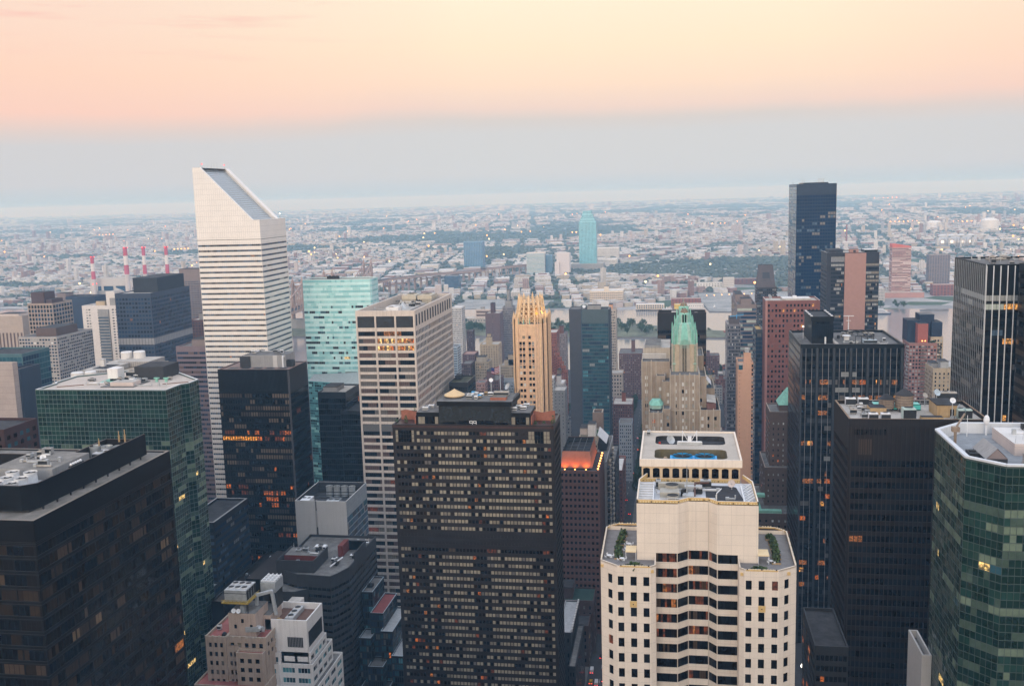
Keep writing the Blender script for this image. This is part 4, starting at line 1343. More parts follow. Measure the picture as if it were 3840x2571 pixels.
# pale grey slab with the cooling towers
B = Bld('office_tower', 'pale grey blank slab with four cooling drums on its roof and a glass side', 'office building', (-183, 497, 0), 21)
x0, x1, y0, y1, zt = -197.3, -169.2, 480, 515, 104.3
gs = mat('pale_grey_slab', (.46, .45, .435), .75, .05, .12, streak=.2, panel=(9, 1.9, .025, .88))
P_sg = Pal([(g_navl, 4), (g_teal, 3), (g_grey, 2), (bl_grd, 1)], (1, 2))
fs = F(16, 3.4, P_sg, .86, .1, .9, top=8.5, m=.4, rec=0)
B.face((x0, y0), (-186.6, y0), 0, zt, None, gs); B.face((-186.6, y0), (-185.6, y0+1.6), 0, zt, None, gs); B.face((-185.6, y0+1.6), (-185.6, y0), 0, zt, None, gs)
B.face((-185.6, y0), (x1, y0), 0, zt, None, gs)
B.face((x1, y0), (x1, y1), 0, zt, fs, mat('grey_louvre', (.26, .285, .30), .5, .15, .3, panel=(1.1, 1.7, .06, .6)))
B.face((x1, y1), (x0, y1), 0, zt, None, gs); B.face((x0, y1), (x0, y0), 0, zt, None, gs)
B.cap([(x0, y0), (x1, y0), (x1, y1), (x0, y1)], zt, roof_d, grey_d, (5.5, .45), gs)
m = B.part('wall_slot', MB()); m.box(-185.9, -185.3, y0-.15, y0, 62, 90, metal_d)
m = B.part('steel_frame', MB())
for k in range(6):
    m.bar((x0+1, y0+4+k*5.5, zt-1.4), (x1-1, y0+4+k*5.5, zt-1.4), .3, metal_d)
B.done()
for k in range(4):
    round_tower(-187.5+k*4.3, 506, zt-5.2, 1.95, 5.6, 'silver drum in the row of four on the pale grey slab', 'silver drums on the pale grey slab', metal_g)
ac_unit(-193.3, 487, zt-5.4, 5, 8, 4.6, 'pale boxy air plant in the corner of the pale grey slab roof', m=metal_w, fans=2)
ac_unit(-179, 489, zt-5.4, 7, 6, 3.6, 'tangle of grey ducts behind the parapet of the pale grey slab', m=metal_g, fans=2)
for k in range(3):
    mast_thing(-184+k*3, 507, zt-2, 5.5, 'thin pole between the drums of the pale grey slab', .08, metal_d, 'poles among the drums of the pale grey slab')

# charcoal stepped tower below it
B = Bld('stepped_tower', 'charcoal stepped tower with dark red roof wells and ribbon windows below the pale slab', 'office building', (-172, 445, 0), 22)
P_gs = Pal([(g_blk, 8), (g_dark, 3), (lit_d, .1)], (2, 8))
frib = lambda n: F(n, 3.45, P_gs, .96, .12, .55, top=4.5, rec=.25, m=.2, jit=.01)
wellr = mat('dark_red_well', (.15, .035, .03), .8, .2, .4)
pts = [(-188.5, 432), (-176, 425), (-171.0, 425), (-159.2, 424), (-157, 428), (-154, 436), (-154, 480), (-190, 480)]
for a, b_ in zip(pts, pts[1:]+pts[:1]):
    B.face(a, b_, 0, 86, frib(max(2, round(math.dist(a, b_)/2.5))) if a[0] < b_[0]+.1 and b_[1] <= 480 and a[1] < 470 else None, grey_d)
B.cap(pts, 86, roof_g, grey_d, (1.2, .5))
m = B.part('penthouse', MB())
m.box(-188.2, -169.4, 430, 430.5, 84, 90.8, grey_d); m.box(-188.2, -187.7, 430.5, 450, 84, 90.8, grey_d); m.box(-169.9, -169.4, 430.5, 450, 84, 90.8, grey_d)
m.box(-187.7, -169.9, 439, 450, 84, 90.0, grey_d, roof_g); m.box(-187.7, -169.9, 430.5, 439, 85, 86.2, roof_d); m.poly([(-187.7, 438.9, 86), (-169.9, 438.9, 86), (-169.9, 438.9, 90), (-187.7, 438.9, 90)], wellr)
m = B.part('roof_well', MB()); m.poly([(-163, 462, 85), (-154.6, 462, 85), (-154.6, 462, 89.5), (-163, 462, 89.5)], wellr); m.box(-163, -154.4, 462, 463, 85, 89.8, grey_d); m.box(-165, -162.6, 452, 462, 85, 90.5, wellr); m.box(-154.4, -153.9, 445, 463, 85, 89.8, grey_d)
m = B.part('lower_terrace', MB()); m.prism([(-186, 421), (-176.5, 421), (-171.3, 425), (-176, 425.2), (-188, 431.9)], 0, 79, grey_d, roof_g)
m.prism([(-205, 432), (-188.5, 432), (-188.5, 470), (-205, 470)], 0, 80, bronze, bronze_l)
B.done()
ac_unit(-172.5, 449, 90, 5.5, 3.4, 1.6, 'white slatted skylight box on the charcoal stepped tower', m=metal_w)
mast_thing(-186.8, 449.5, 90, 2.4, 'short white lamp post at the roof corner of the charcoal stepped tower', .12, metal_w)
round_tower(-179, 434.5, 86.2, 1.0, 3.2, 'small grey vent drum inside the dark red roof well', None, metal_g)
b_ = MB(); b_.bar((-163.5, 436, 86), (-160.5, 446, 87), .5, metal_w); one('roof_pipe', b_, 'slanting white pipe on the grey deck of the charcoal stepped tower', 'pipe', None, (-162, 440, 86))
# red brown long roof edge seen left of it
simple('dark_block', 'long dark brown block with a sloping edge left of the charcoal stepped tower', -226, -206, 436, 505, 66, bronze, None, False, bronze, par=(.6, .5))

# white stepped building
B = Bld('stepped_building', 'white painted stepped building with a blank boxy top and teal tinted windows', 'office building', (-146, 352, 0), 23)
P_ws = Pal([(g_teal, 6), (g_teal2, 4), (g_dark, 3), (bl_grd, 1)], (1, 2))
x0, x1, y0, y1 = -154.8, -138.1, 340, 357
B.rect(x0, x1, y0, y1, 60, 102.4, white_p, None, None, None, mat('brown_roof_well', (.14, .08, .06), .9, .2, .3), (2.6, .5))
m = B.part('louvre', MB()); m.box(-146.2, -140.0, y0-.12, y0, 91.6, 95.6, metal_d)
for k in range(10):
    m.box(-146.2+.62*k, -146.05+.62*k, y0-.2, y0-.1, 91.6, 95.6, grey_c)
m = B.part('louvre', MB()); m.box(x1, x1+.12, 341, 355.5, 91.4, 97.5, metal_d)
m = B.part('roof_step', MB()); m.box(-152.5, -147.5, y1, y1+5, 70, 102.3, white_p, roof_l)
tiers = [((-154.8, -149.0, 338.6), (-149, -137.4, 340), 89.6, 358), ((-155.6, -149.4, 337), (-149.4, -136.2, 338.5), 85.6, 361), ((-156.4, -149.8, 335), (-149.8, -134.0, 336.6), 77.6, 366)]
prev = None
for i, ((ax0, ax1, ay), (bx0, bx1, by), zt, yb) in enumerate(tiers):
    zb = tiers[i+1][2]-1 if i+1 < len(tiers) else 0
    f = F(1, 4.05, P_ws, .8, .2, .72, top=.6, rec=.35, m=.4, sub=4, mull=metal_w, nrow=12)
    B.face((ax0, ay), (ax1, ay), 0 if i == 2 else zb, zt, f, white_p, 'a%d' % i)
    B.face((ax1, ay), (bx0, by), 0 if i == 2 else zb, zt, None, white_p)
    f2 = dict(f); f2['n'] = 2
    B.face((bx0, by), (bx1, by), 0 if i == 2 else zb, zt, f2, white_p, 'a%d' % i)
    f3 = dict(f); f3['n'] = 4; f3['sub'] = 3
    B.face((bx1, by), (bx1, yb), 0 if i == 2 else zb, zt, f3, white_p, 'a%d' % i)
    B.face((ax0, yb), (ax0, ay), 0, zt, None, white_p)
    B.cap([(ax0, ay), (ax1, ay), (bx0, by), (bx1, by), (bx1, yb), (ax0, yb)], zt, roof_g, white_p, (.9, .3))
f4 = F(4, 4.05, P_ws, .75, .2, .72, top=13.5, rec=.35, m=.6, sub=3, mull=metal_w, nrow=1)
B.face((x1+.05, y0), (x1+.05, y1), 80, 102.3, f4, white_p, 'u')
B.done()
b_ = MB(); b_.cyl(-151.5, 345, 99.9, 101, 1.7, ochre, 12, .3); one('roof_dome', b_, 'low ochre dome in the roof well of the white stepped building', 'vent', None, (-151.5, 345, 99.9))
e_ = empty('air_plant', (-146.5, 349, 99.8), 'long rust streaked silver air plant in the roof well of the white building', 'air plant')
b_ = MB(); b_.box(-1.6, 1.6, -6, 6, .2, 2.0, metal_g); b_.build('casing', e_)
for k in range(3):
    b_ = MB(); b_.cyl(0, -3.8+k*3.8, 2.0, 2.4, 1.2, metal_w, 12, top=fan_b); b_.build('fan', e_)

# beige setback building with the red roofs
B = Bld('setback_building', 'old beige stone building with red painted roofs, punched windows and roof machinery', 'office building', (-163, 342, 0), 24)
P_bg = Pal([(g_blk, 9), (g_dark, 4), (bl_grd, .6), (bl_beige2, .4)], (1, 1))
fb = lambda n, **k: F(n, 3.6, P_bg, .54, .22, .74, rec=.4, mode='win', m=.7, **k)
zt = 99.3
B.rect(-174.6, -166.5, 330, 352, 60, zt, beige_st, fb(3, top=1.6, nrow=9), None, None, roof_r, (1.0, .45), lime_p)
B.rect(-166.5, -150.9, 331, 352, 60, zt-.1, beige_st, fb(5, top=1.6, nrow=1), fb(6, top=1.6, nrow=2), None, roof_r, (1.0, .45), lime_p)
B.rect(-161.8, -151.2, 328, 331, 60, 94.3, beige_st, fb(3, top=1.4, nrow=9), None, None, roof_r, (.8, .35), lime_p)
B.rect(-166.5, -161.8, 330.6, 331, 60, 95.6, beige_st, fb(2, top=1.6, nrow=8), None, None)
B.rect(-178.2, -150.5, 325.6, 354, 0, 82.0, beige_st, fb(9, top=1.2, nrow=12), None, None, roof_r, (.7, .35), lime_p)
m = B.part('penthouse', MB()); m.box(-166.2, -155.4, 333, 345, zt-1, 107.5, pinkb := mat('pink_beige', (.46, .36, .30), .85, .1, .4, streak=.4), roof_g); m.box(-160, -152.5, 340, 351, zt-1, 104, pinkb, roof_g)
for (xx, z_) in ((-163.5, 101.5), (-157.2, 101.6), (-153.8, 100.6), (-160.6, 103.8)):
    m.box(xx-.5, xx+.5, 332.9, 333.1, z_, z_+1.5, g_blk)
m = B.part('parapet_coping', MB())
for k in range(9):
    m.box(-174.6+k*2.7, -173.9+k*2.7, 329.85, 330.2, zt-.2, zt+.35, lime_p)
B.done()
e_ = empty('roof_plant', (-163, 338, 108), 'big silver cooling plant on a yellow gantry above the beige building', 'cooling plant')
b_ = MB(); b_.box(-4.4, 4.2, -4.4, 4.6, 3.8, 8.2, metal_g); b_.box(-4.5, 4.3, -4.5, 4.7, 6.9, 7.1, metal_d)
for k in range(4):
    b_.box(4.2, 4.32, -3.8+k*2.2, -2.2+k*2.2, 4.2, 7.8, fan_b)
b_.build('casing', e_)
for k in range(3):
    for j in range(2):
        b_ = MB(); b_.cyl(-2.6+k*2.6, -1.9+j*4, 8.2, 8.7, 1.1, metal_w, 12, top=fan_b); b_.build('fan', e_)
yl = mat('yellow_gantry', (.36, .25, .05), .6, .2, 1)
b_ = MB()
for xx in (-4.8, 4.8):
    for yy in (-4.8, 4.8):
        b_.box(xx-.15, xx+.15, yy-.15, yy+.15, -.5, 3.6, metal_d)
b_.box(-5.4, 5.2, -5.4, 5.4, 3.2, 3.7, yl)
for k in range(8):
    b_.bar((-5.4+k*1.5, -5.4, 3.7), (-5.4+k*1.5, -5.4, 4.6), .1, yl)
b_.bar((-5.4, -5.4, 4.6), (5.2, -5.4, 4.6), .12, yl); b_.bar((5.2, -5.4, 4.6), (5.2, 5.4, 4.6), .12, yl); b_.build('gantry', e_)
e_ = empty('roof_plant', (-155.5, 350, 107), 'second silver cooling plant with white pipes behind the yellow gantry', 'cooling plant')
b_ = MB(); b_.box(-3, 3, -4, 4, 3.5, 7.5, metal_g); b_.build('casing', e_)
b_ = MB()
for k in range(4):
    b_.bar((-3, -3+k*2, 7.8), (3, -3+k*2, 7.8), .5, metal_w); b_.bar((-2.6+k*1.7, -4, 8.1), (-2.6+k*1.7, 4, 8.1), .3, metal_w)
b_.build('pipes', e_)
b_ = MB(); b_.box(-3, -2.6, -3, 3, -3, 3.5, metal_d); b_.box(2.6, 3, -3, 3, -3, 3.5, metal_d); b_.build('leg_frame', e_)
pipe_run([(-158, 341, 104), (-158, 341, 111.5), (-152.6, 343, 112.5), (-151.4, 343, 103)], .55, 'fat bent blue grey pipe rising behind the beige building', metal_g)
pipe_run([(-160.8, 334.5, 104.5), (-160.8, 334.5, 110)], .8, 'upright silver duct beside the gantry of the beige building', metal_g)
pipe_run([(-159.5, 333.5, 101.2), (-154.2, 333.5, 101.6), (-154.2, 336, 100)], .95, 'thick silver duct lying on the beige building roof', metal_g)
for xx in (-163.5, -161.6):
    dish(xx, 332.4, 107.5, .9, 'white drum antenna at the front of the beige building tower, %s of the pair' % ('left' if xx < -162 else 'right'), None, .1, .6)
ac_unit(-167.5, 331.5, 98.3, 1.4, 1.4, 1.8, 'small dark air unit on the red roof of the beige building', m=metal_d)
ac_unit(-172.5, 338, 98.3, 1.4, 1.4, 1.8, 'small pale air unit on the red roof of the beige building', m=metal_w)

# teal glass terraced building between the slab hotel and the charcoal tower
B = Bld('terraced_building', 'teal glass building stepping down in railed terraces with a red roof deck', 'office building', (-140, 460, 0), 25)
P_tt = Pal([(g_teal, 4), (g_navy, 4), (g_dark, 4), (bl_grd, 1), (g_teal2, .6), (lit_o, .15)], (1, 2))
edge_w = mat('pale_blue_rail', (.42, .50, .56), .5, .1, .5)
ft = lambda n: F(n, 3.3, P_tt, .84, .1, .9, top=.8, rec=.1, m=.1)
for (a, b_, c, d, z_, rf) in ((-153, -147.6, 450, 470, 68, roof_g), (-147.6, -141, 445, 470, 59.4, mat('red_deck', (.22, .06, .055), .85, .2, .4)), (-141.5, -135.5, 441, 470, 52, metal_g), (-152, -146, 439, 450, 49, metal_g), (-135.6, -130, 438, 470, 41, metal_g), (-146.5, -139, 434, 445, 37, roof_g), (-150, -136, 428, 440, 27, roof_d)):
    B.rect(a, b_, c, d, 0, z_, metal_d, ft(max(2, round((b_-a)/1.1))), ft(max(2, round((d-c)/1.2))), None, rf, (.7, .3), edge_w, grp='%d' % z_)
B.done()
ac_unit(-151, 458, 67.2, 2.6, 3.4, 1.6, 'dark grey air unit on the top terrace of the teal stepped building', m=metal_d)

# copper-lit brown brick tower
B = Bld('office_tower', 'rust brown brick tower whose sloping roof screen is lit orange from below', 'office building', (-53, 580, 0), 26)
P_or = Pal([(g_dark, 8), (g_blk, 6), (g_brn, 3), (bl_tan2, .4), (lit_o, .06)], (1, 1))
x0, x1, y0, y1, zt = -66.5, -43.0, 560, 603, 100.2
fo = F(9, 3.75, P_or, .56, .30, .76, top=.9, rec=.35, mode='win', m=.4)
fos = F(14, 3.75, P_or, .5, .3, .76, top=.9, rec=.35, m=.4)
B.rect(x0, x1, y0, y1, 0, zt, orange_br, fo, fos, None, roof_d, (.8, .4))
m = B.part('pier_ribs', MB())
for k in range(10):
    xx = x0+.4+(x1-x0-.8)*k/9; m.box(xx-.22, xx+.22, y0-.18, y0, 0, zt-.2, orange_br)
scr = mat('copper_screen', (.42, .19, .12), .6, .1, .4)
m = B.part('roof_screen', MB())
b0 = [(-66, 565.5), (-47.6, 565.5), (-47.6, 603), (-66, 603)]; t0 = [(-65, 566.5), (-48.8, 566.5), (-48.8, 602), (-65, 602)]
for k in range(4):
    a, b_ = b0[k], b0[(k+1) % 4]; c, d = t0[(k+1) % 4], t0[k]
    m.poly([(*a, zt), (*b_, zt), (*c, zt+10), (*d, zt+10)], scr)
    m.poly([(*d, zt+9.9), (*c, zt+9.9), (c[0], c[1], zt+6), (d[0], d[1], zt+6)], metal_d)
m.poly([(*p_, zt+6.5) for p_ in t0], roof_d)
for k in range(5):
    m.bar((-65+4*k, 566.5, zt+9.2), (-65+4*k, 602, zt+9.2), .35, metal_d)
for k in range(4):
    m.bar((-65, 572+8*k, zt+9.2), (-48.8, 572+8*k, zt+9.2), .35, metal_d)
B.done(100)
def lamp_pt(name, loc, col, power, rad=.3, spot=None):
    d = bpy.data.lights.new(name, 'SPOT' if spot else 'POINT')
    d.energy = power; d.color = col; d.shadow_soft_size = rad
    o = bpy.data.objects.new(name, d); COL.objects.link(o); o.location = loc
    if spot:
        d.spot_size = R(spot[0]); d.spot_blend = .8
        o.rotation_euler = spot[1]
    return o
for k, xx in enumerate((-63.5, -57.5, -51.0)):
    b_ = MB(); b_.box(xx-.35, xx+.35, 564.0, 564.5, zt-.7, zt-.2, lamp_a); one('flood_lamp', b_, 'orange flood lamp at the foot of the copper roof screen', 'lamp', 'orange flood lamps', (xx, 564.2, zt-.7))
    lamp_pt('flood_light', (xx, 563.6, zt-.3), (1, .22, .03), 2300, .3, (130, (R(160), 0, 0)))
for k in range(5):
    lamp_pt('flood_light', (-46.2, 568+8*k, zt-.3), (1, .22, .03), 700, .3, (130, (R(160), 0, R(90))))
for k in range(7):
    b_ = MB(); b_.ball(-43.9, 563+6*k, zt+.5, .55, lamp_a, 8, 6); b_.box(-44.1, -43.7, 562.8+6*k, 563.2+6*k, zt-.8, zt+.1, metal_d); one('edge_lamp', b_, 'amber globe lamp along the roof edge of the rust brown tower', 'lamp', 'amber globe lamps', (-43.9, 563+6*k, zt-.8))

# brown granite tower with the busy roof
B = Bld('office_tower', 'brown granite tower at the right with a roof full of tanks and air plant', 'office building', (87, 387, 0), 27)
P_437 = Pal([(g_blk, 9), (g_dark, 5), (lit_d, .05)], (1, 5))
x0, x1, y0, y1, zt = 63.3, 111.8, 370, 403.3, 175.8
f4 = F(29, 4.12, P_437, .90, .36, .94, top=15.4, rec=.35, m=.9, reveal=bronze)
f4s = F(14, 4.12, P_437, .86, .36, .94, top=12.0, rec=.3, m=.8)
spand = mat('brown_spandrel', (.026, .021, .019), .6, .2, .25, spec=.08, panel=(1.61, 30, .06, .55))
B.rect(x0, x1, y0, y1, 0, zt, spand, f4, None, f4s, roof_l, (1.4, .7), ochre_cap := mat('tan_coping', (.24, .16, .10), .85, .2, .3))
m = B.part('fins', MB())
m = B.parts.pop()[1]
for k in range(30):
    xx = x0+.9+(x1-x0-1.8)*k/29; m.box(xx-.14, xx+.14, y0-.3, y0, 0, zt-3.2, brown_gr, bottom=False)
B.part('mullion_fins', m)
m = B.part('louvre', MB())
for k in range(7):
    m.box(x0+2.1+k*1.63, x0+3.3+k*1.63, y0-.06, y0, 169.8, 171.8, g_blk)
for k in range(3):
    m.box(x0+3.6+k*1.63, x0+4.9+k*1.63, y0-.05, y0, 162.3, 168.2, bl_tan2)
B.done()
z = zt-1.4
tank_l = 'wooden water tank with a conical lid in the middle of the brown granite roof'
water_tank(86.8, 390, z, 3.3, 5.0, tank_l, None, 1.4)
water_tank(80.6, 391, z, 2.9, 3.4, 'squat grey water tank left of the taller tank on the brown roof', None, 1.2)
for xx, w_ in ((77.2, 3.2), (90.8, 4.6), (83.8, 1.4)):
    e_ = empty('turquoise_basin', (xx, 393, z), 'turquoise lined basin behind the tanks on the brown granite roof', 'basin', 'turquoise basins')
    b_ = MB(); b_.box(-w_/2, w_/2, -2.2, 2.2, 0, 2.4, metal_d); b_.build('rim', e_)
    b_ = MB(); b_.box(-w_/2+.3, w_/2-.3, -2.0, 2.0, 2.2, 2.45, aqua); b_.poly([(-w_/2+.1, -2.25, .4), (w_/2-.1, -2.25, .4), (w_/2-.1, -2.25, 2.2), (-w_/2+.1, -2.25, 2.2)], aqua); b_.build('lining', e_)
b_ = MB(); b_.box(96, 103.0, 379, 391, z, z+4.6, ochre, roof_d); b_.box(100.6, 101.9, 378.9, 379.1, z+.6, z+3.2, g_blk); b_.box(95.8, 103.2, 378.8, 391.2, z+4.6, z+4.9, roof_d)
one('roof_house', b_, 'ochre plastered roof house with a black flat lid on the brown granite roof', 'roof house', None, (99.5, 385, z))
b_ = MB(); b_.box(73.2, 79.0, 383, 390, z, z+2.6, ochre, dk); one('roof_house', b_, 'low ochre roof house with a black lid at the left of the tanks', 'roof house', None, (76, 386, z))
b_ = MB(); b_.box(89.5, 97, 373.5, 377, z, z+1.3, ochre, dk); one('roof_curb', b_, 'low ochre curb along the front of the brown granite roof', 'curb', None, (93, 375, z))
ac_unit(85.6, 377, z, 4.4, 4.2, 4.0, 'mint green metal cabinet in front of the wooden tank', m=mat('mint_metal', (.42, .52, .48), .5, .1, .5))
for xx, yy, s_ in ((72.6, 374.5, 3.2), (76.9, 374.5, 3.2)):
    ac_unit(xx, yy, z, s_, 2.6, 2.6, 'white louvred air unit at the front edge of the brown granite roof', 'front white air units of the brown roof', metal_w)
for xx in (68.8, 73.6):
    ac_unit(xx, 400, z, 3.8, 2.6, 3.0, 'white louvred air unit at the back edge of the brown granite roof', 'back white air units of the brown roof', metal_w)
rg = random.Random(77)
for k in range(14):
    ac_unit(rg.uniform(67, 72.5), rg.uniform(377, 397), z, rg.uniform(1.0, 2.4), rg.uniform(1, 2), rg.uniform(.8, 2.0), 'small white vent box in the left cluster on the brown granite roof', 'vent boxes on the brown granite roof', rg.choice([metal_w, metal_g, roof_l]))
for xx in (103.8, 106.4):
    ac_unit(xx, 378, z, 2.2, 4, 3.6, 'tall pale green air unit at the right of the brown granite roof', 'pale green air units of the brown roof', MATS['mint_metal'], fans=1)
ac_unit(104, 400, z, 8.0, 4, 5.6, 'large cream cooling plant with a black grille at the back of the brown roof', m=roof_l, fans=3)
dish(100.2, 397, z+1.5, 1.4, 'pale blue round dish beside the cream cooling plant', edge_w, .5, 3.4)
dish(100.5, 376, z, 1.1, 'white paddle shaped dish on a pole near the front of the brown roof', None, .1, 6.4)
dish(96.6, 400, z, 1.1, 'small cream dish on the back parapet of the brown granite roof', roof_l, .5, 3.4)
for k in range(3):
    pipe_run([(100+k*.9, 376, z+.6), (109-k, 398, z+.9)], .22, 'thin grey pipe crossing the right half of the brown granite roof', metal_g, 'thin pipes of the brown roof')
b_ = MB()
for k in range(15):
    b_.bar((75+k*2.2, 399.5, z), (75+k*2.2, 399.5, z+2.2), .14, metal_g)
b_.bar((75, 399.5, z+2.2), (106, 399.5, z+2.2), .16, metal_g); b_.bar((75, 399.5, z+1.2), (106, 399.5, z+1.2), .12, metal_g)
one('roof_fence', b_, 'grey post and rail fence along the back of the brown granite roof', 'fence', None, (90, 399.5, z))

# black tower with the square roof house and deep floors
B = Bld('office_tower', 'black steel tower with grey piers, a square black roof house and half lit floors', 'office building', (96, 588, 0), 28)
P_299 = Pal([(g_dark, 9), (g_blk, 5), (bl_grd, 1.6), (g_grey, 1.5), (lit_d, .7), (lit_a, .25), (lit_o, .2)], (2, 8))
P_299g = Pal([(bl_gry, 5), (g_grey, 4), (g_dark, 3)], (4, 12))
P_299l = Pal([(lit_a, 1.4), (lit_d, 4), (lit_o, .3), (g_dark, 4), (bl_grd, 1)], (1, 5))
x0, x1, y0, y1, zt = 69.2, 123.9, 560, 616, 174.3
ov = {0: P_dark, 1: P_dark, 2: P_dark, 4: P_299l, 5: P_299g, 6: P_299l, 7: P_299, 9: P_299g, 12: P_299l, 17: P_299l, 14: P_299g}
ov[3] = Pal([(bl_gry, 3), (g_dark, 6), (g_blk, 3)], (4, 14)); P_299.w[3] *= 1
ov[0] = ov[1] = ov[2] = Pal([(g_dark, 3), (g_blk, 1)], (6, 12))
pw = [(.02+.1633*i, .148+.1633*i) for i in range(6)]
f9 = F(1, 4.35, P_299, 1, .32, .93, top=2.2, rec=.2, cols=pw, sub=12, mull=black_m, over=ov, reveal=black_m)
pier = mat('grey_pier', (.042, .047, .054), .5, .15, .3, spec=.3)
B.rect(x0, x1, y0, y1, 0, zt, mat('black_spandrel', (.009, .011, .0135), .3, .25, .25, spec=.25), f9, None, F(30, 4.35, P_dark, .6, .2, .9, top=1.5, rec=0, m=.4), roof_g, (1.4, .8), black_m)
m = B.part('pier_fins', MB())
for i in range(7):
    xx = x0+(x1-x0)*(.0835+.1633*(i-.5)-.0)
    xx = min(max(xx, x0+.5), x1-.5)
    m.box(xx-.55, xx+.55, y0-.5, y0, 0, zt-2.3, pier, bottom=False)
    if i < 6:
        for q in (.27, .73):
            c = x0+(x1-x0)*(.02+.1633*i+.128*q); m.box(c-.09, c+.09, y0-.35, y0, 0, zt-2.4, grey_c, bottom=False)
m = B.part('penthouse', MB())
z = zt-1.4
hx0, hx1, hy0, hy1, hz = 76.6, 88.2, 572, 604, 188.2
m.box(hx0, hx1, hy0, hy1, z, hz-2.6, black_m); m.box(hx0-.4, hx1+.4, hy0-.4, hy1+.4, hz-2.6, hz-.9, black_m, roof_d)
for a in ((hx0-.4, hx1+.4, hy0-.4, hy0+.5), (hx0-.4, hx1+.4, hy1-.5, hy1+.4), (hx0-.4, hx0+1.0, hy0, hy1), (hx1-1.0, hx1+.4, hy0, hy1)):
    m.box(*a, hz-.9, hz-.1, black_m, roof_d)
for k in range(4):
    for xx in (hx0-.3, hx1-.9):
        m.box(xx, xx+1.2, hy0+1.5+k*8, hy0+6+k*8, hz-.1, hz+.05, roof_w)
m.box(hx0+2, hx1-2, hy0-.5, hy0-.35, hz-4.2, hz-3.0, g_blk)
for k in range(10):
    m.box(hx0+.6+k*1.15, hx0+1.5+k*1.15, hy0-.06, hy0, z+3, hz-4.8, g_dark)
B.done()
e_ = empty('satellite_dish', (97.6, 585, z), 'white horn dish in the middle of the black steel tower roof', 'satellite dish')
b_ = MB(); b_.cyl(0, 0, 2.4, 2.9, 2.6, metal_w, 14, 1.9); b_.build('reflector', e_)
b_ = MB(); b_.box(-1.4, 1.4, -1.2, 1.2, 0, 2.4, metal_w); b_.build('plinth', e_)
b_ = MB()
for k in range(4):
    b_.bar((100+k*3.2, 570, z), (100+k*3.2, 570, z+4.4), .3, metal_d); b_.bar((100+k*3.2, 600, z), (100+k*3.2, 600, z+3.6), .3, metal_d); b_.bar((100+k*3.2, 570, z+4.4), (100+k*3.2, 600, z+3.6), .3, metal_d)
b_.bar((100, 570, z+4.4), (110, 570, z+4.4), .4, metal_d); b_.bar((100, 600, z+3.6), (116, 600, z+3.6), .4, metal_d)
one('roof_gantry', b_, 'dark steel gantry frames on the right half of the black tower roof', 'gantry', None, (105, 585, z))
ac_unit(108, 572, z, 7, 5, 2.2, 'pale blue covered air plant under the gantry of the black tower', m=edge_w, fans=2)
ac_unit(112, 598, z, 6, 4, 2.4, 'cream slatted cooling box at the back of the black tower roof', m=roof_l, fans=3)
b_ = MB(); b_.box(88.6, 90.4, 562, 614, z, z+.9, roof_l); one('roof_curb', b_, 'pale low wall crossing the roof of the black steel tower', 'curb', None, (89.5, 588, z))
mast_thing(74.3, 590, z, 7.0, 'white light pole on the left of the black tower roof', .12, metal_w, None, False, lamp_w)
e_ = mast_thing(103.5, 614, z, 10.5, 'white T shaped mast at the back of the black tower roof', .3, metal_w, None, True)
b_ = MB(); b_.ball(84.0, 571, z+3.4, .5, metal_w, 8, 6); b_.box(83.6, 84.4, 570.6, 571.4, z, z+3.0, metal_w); one('roof_beacon', b_, 'small white beacon in front of the black roof house', 'beacon', None, (84, 571, z))
b_ = MB(); b_.ball(80.2, 565, z+.3, 1.3, metal_w, 10, 5, .35); one('roof_dome', b_, 'low white dome at the front edge of the black tower roof', 'skylight', None, (80.2, 565, z))

# tall black tower with white mullion lines at the right edge
B = Bld('office_tower', 'tall black tower at the right edge with thin white vertical mullions', 'office building', (150, 470, 0), 29)
P_270 = Pal([(g_blk, 8), (g_dark, 6), (g_navl, .6), (bl_grd, .3), (lit_a, .10), (lit_d, .15)], (1, 4))
P_270b = Pal([(bl_lgrn, 6), (bl_gry, 2), (g_blk, 3), (lit_a, .7)], (2, 6))
P_270s = Pal([(g_blk, 5), (g_dark, 4), (g_grey, 3), (bl_grd, 1.5), (lit_o, .15)], (2, 6))
x0, x1, y0, y1, zt = 128.9, 176, 440, 487, 226.0
ov = {0: P_270b, 1: Pal([(bl_lgrn, 6), (lit_a, 1.6), (g_blk, 2)], (1, 5)), 7: Pal([(g_blk, 6), (lit_o, 2), (bl_lgrn, 1)], (1, 3))}
ov_s = {0: Pal([(bl_gry, 5), (g_grey, 2)], (6, 10)), 1: Pal([(bl_gry, 4), (g_grey, 2), (g_dark, 1)], (4, 9)), 2: Pal([(g_grey, 4), (bl_grd, 3), (g_dark, 2)], (3, 8)), 9: Pal([(g_blk, 5), (lit_o, 1.2), (g_grey, 2)], (2, 4))}
f7 = F(32, 3.65, P_270, .92, .28, .92, top=12.7, rec=0, m=.2, over=ov, fins=None)
f7s = F(32, 3.65, P_270s, .92, .28, .92, top=12.7, rec=0, m=.2, over=ov_s)
B.rect(x0, x1, y0, y1, 0, zt, black_m, f7, None, f7s, roof_g, (.8, .6), metal_d)
m = B.part('mullion_fins', MB())
for k in range(18):
    xx = x0+.15+2.78*k
    m.box(xx-.17, xx+.17, y0-.35, y0, 60, zt-.6, metal_w, bottom=False)
for k in range(18):
    yy = y0+.15+2.75*k
    m.box(x0-.18, x0, yy-.08, yy+.08, 60, zt-.6, metal_g, bottom=False)
m = B.part('corner_cladding', MB())
m.box(x0-.25, x0+.1, y0-.4, y0+.05, 60, zt, metal_g, bottom=False)
B.done()
z = zt-.8
e_ = empty('lattice_mast', (157, 470, z), 'open steel lattice frame on the roof of the tall black tower', 'mast')
b_ = MB()
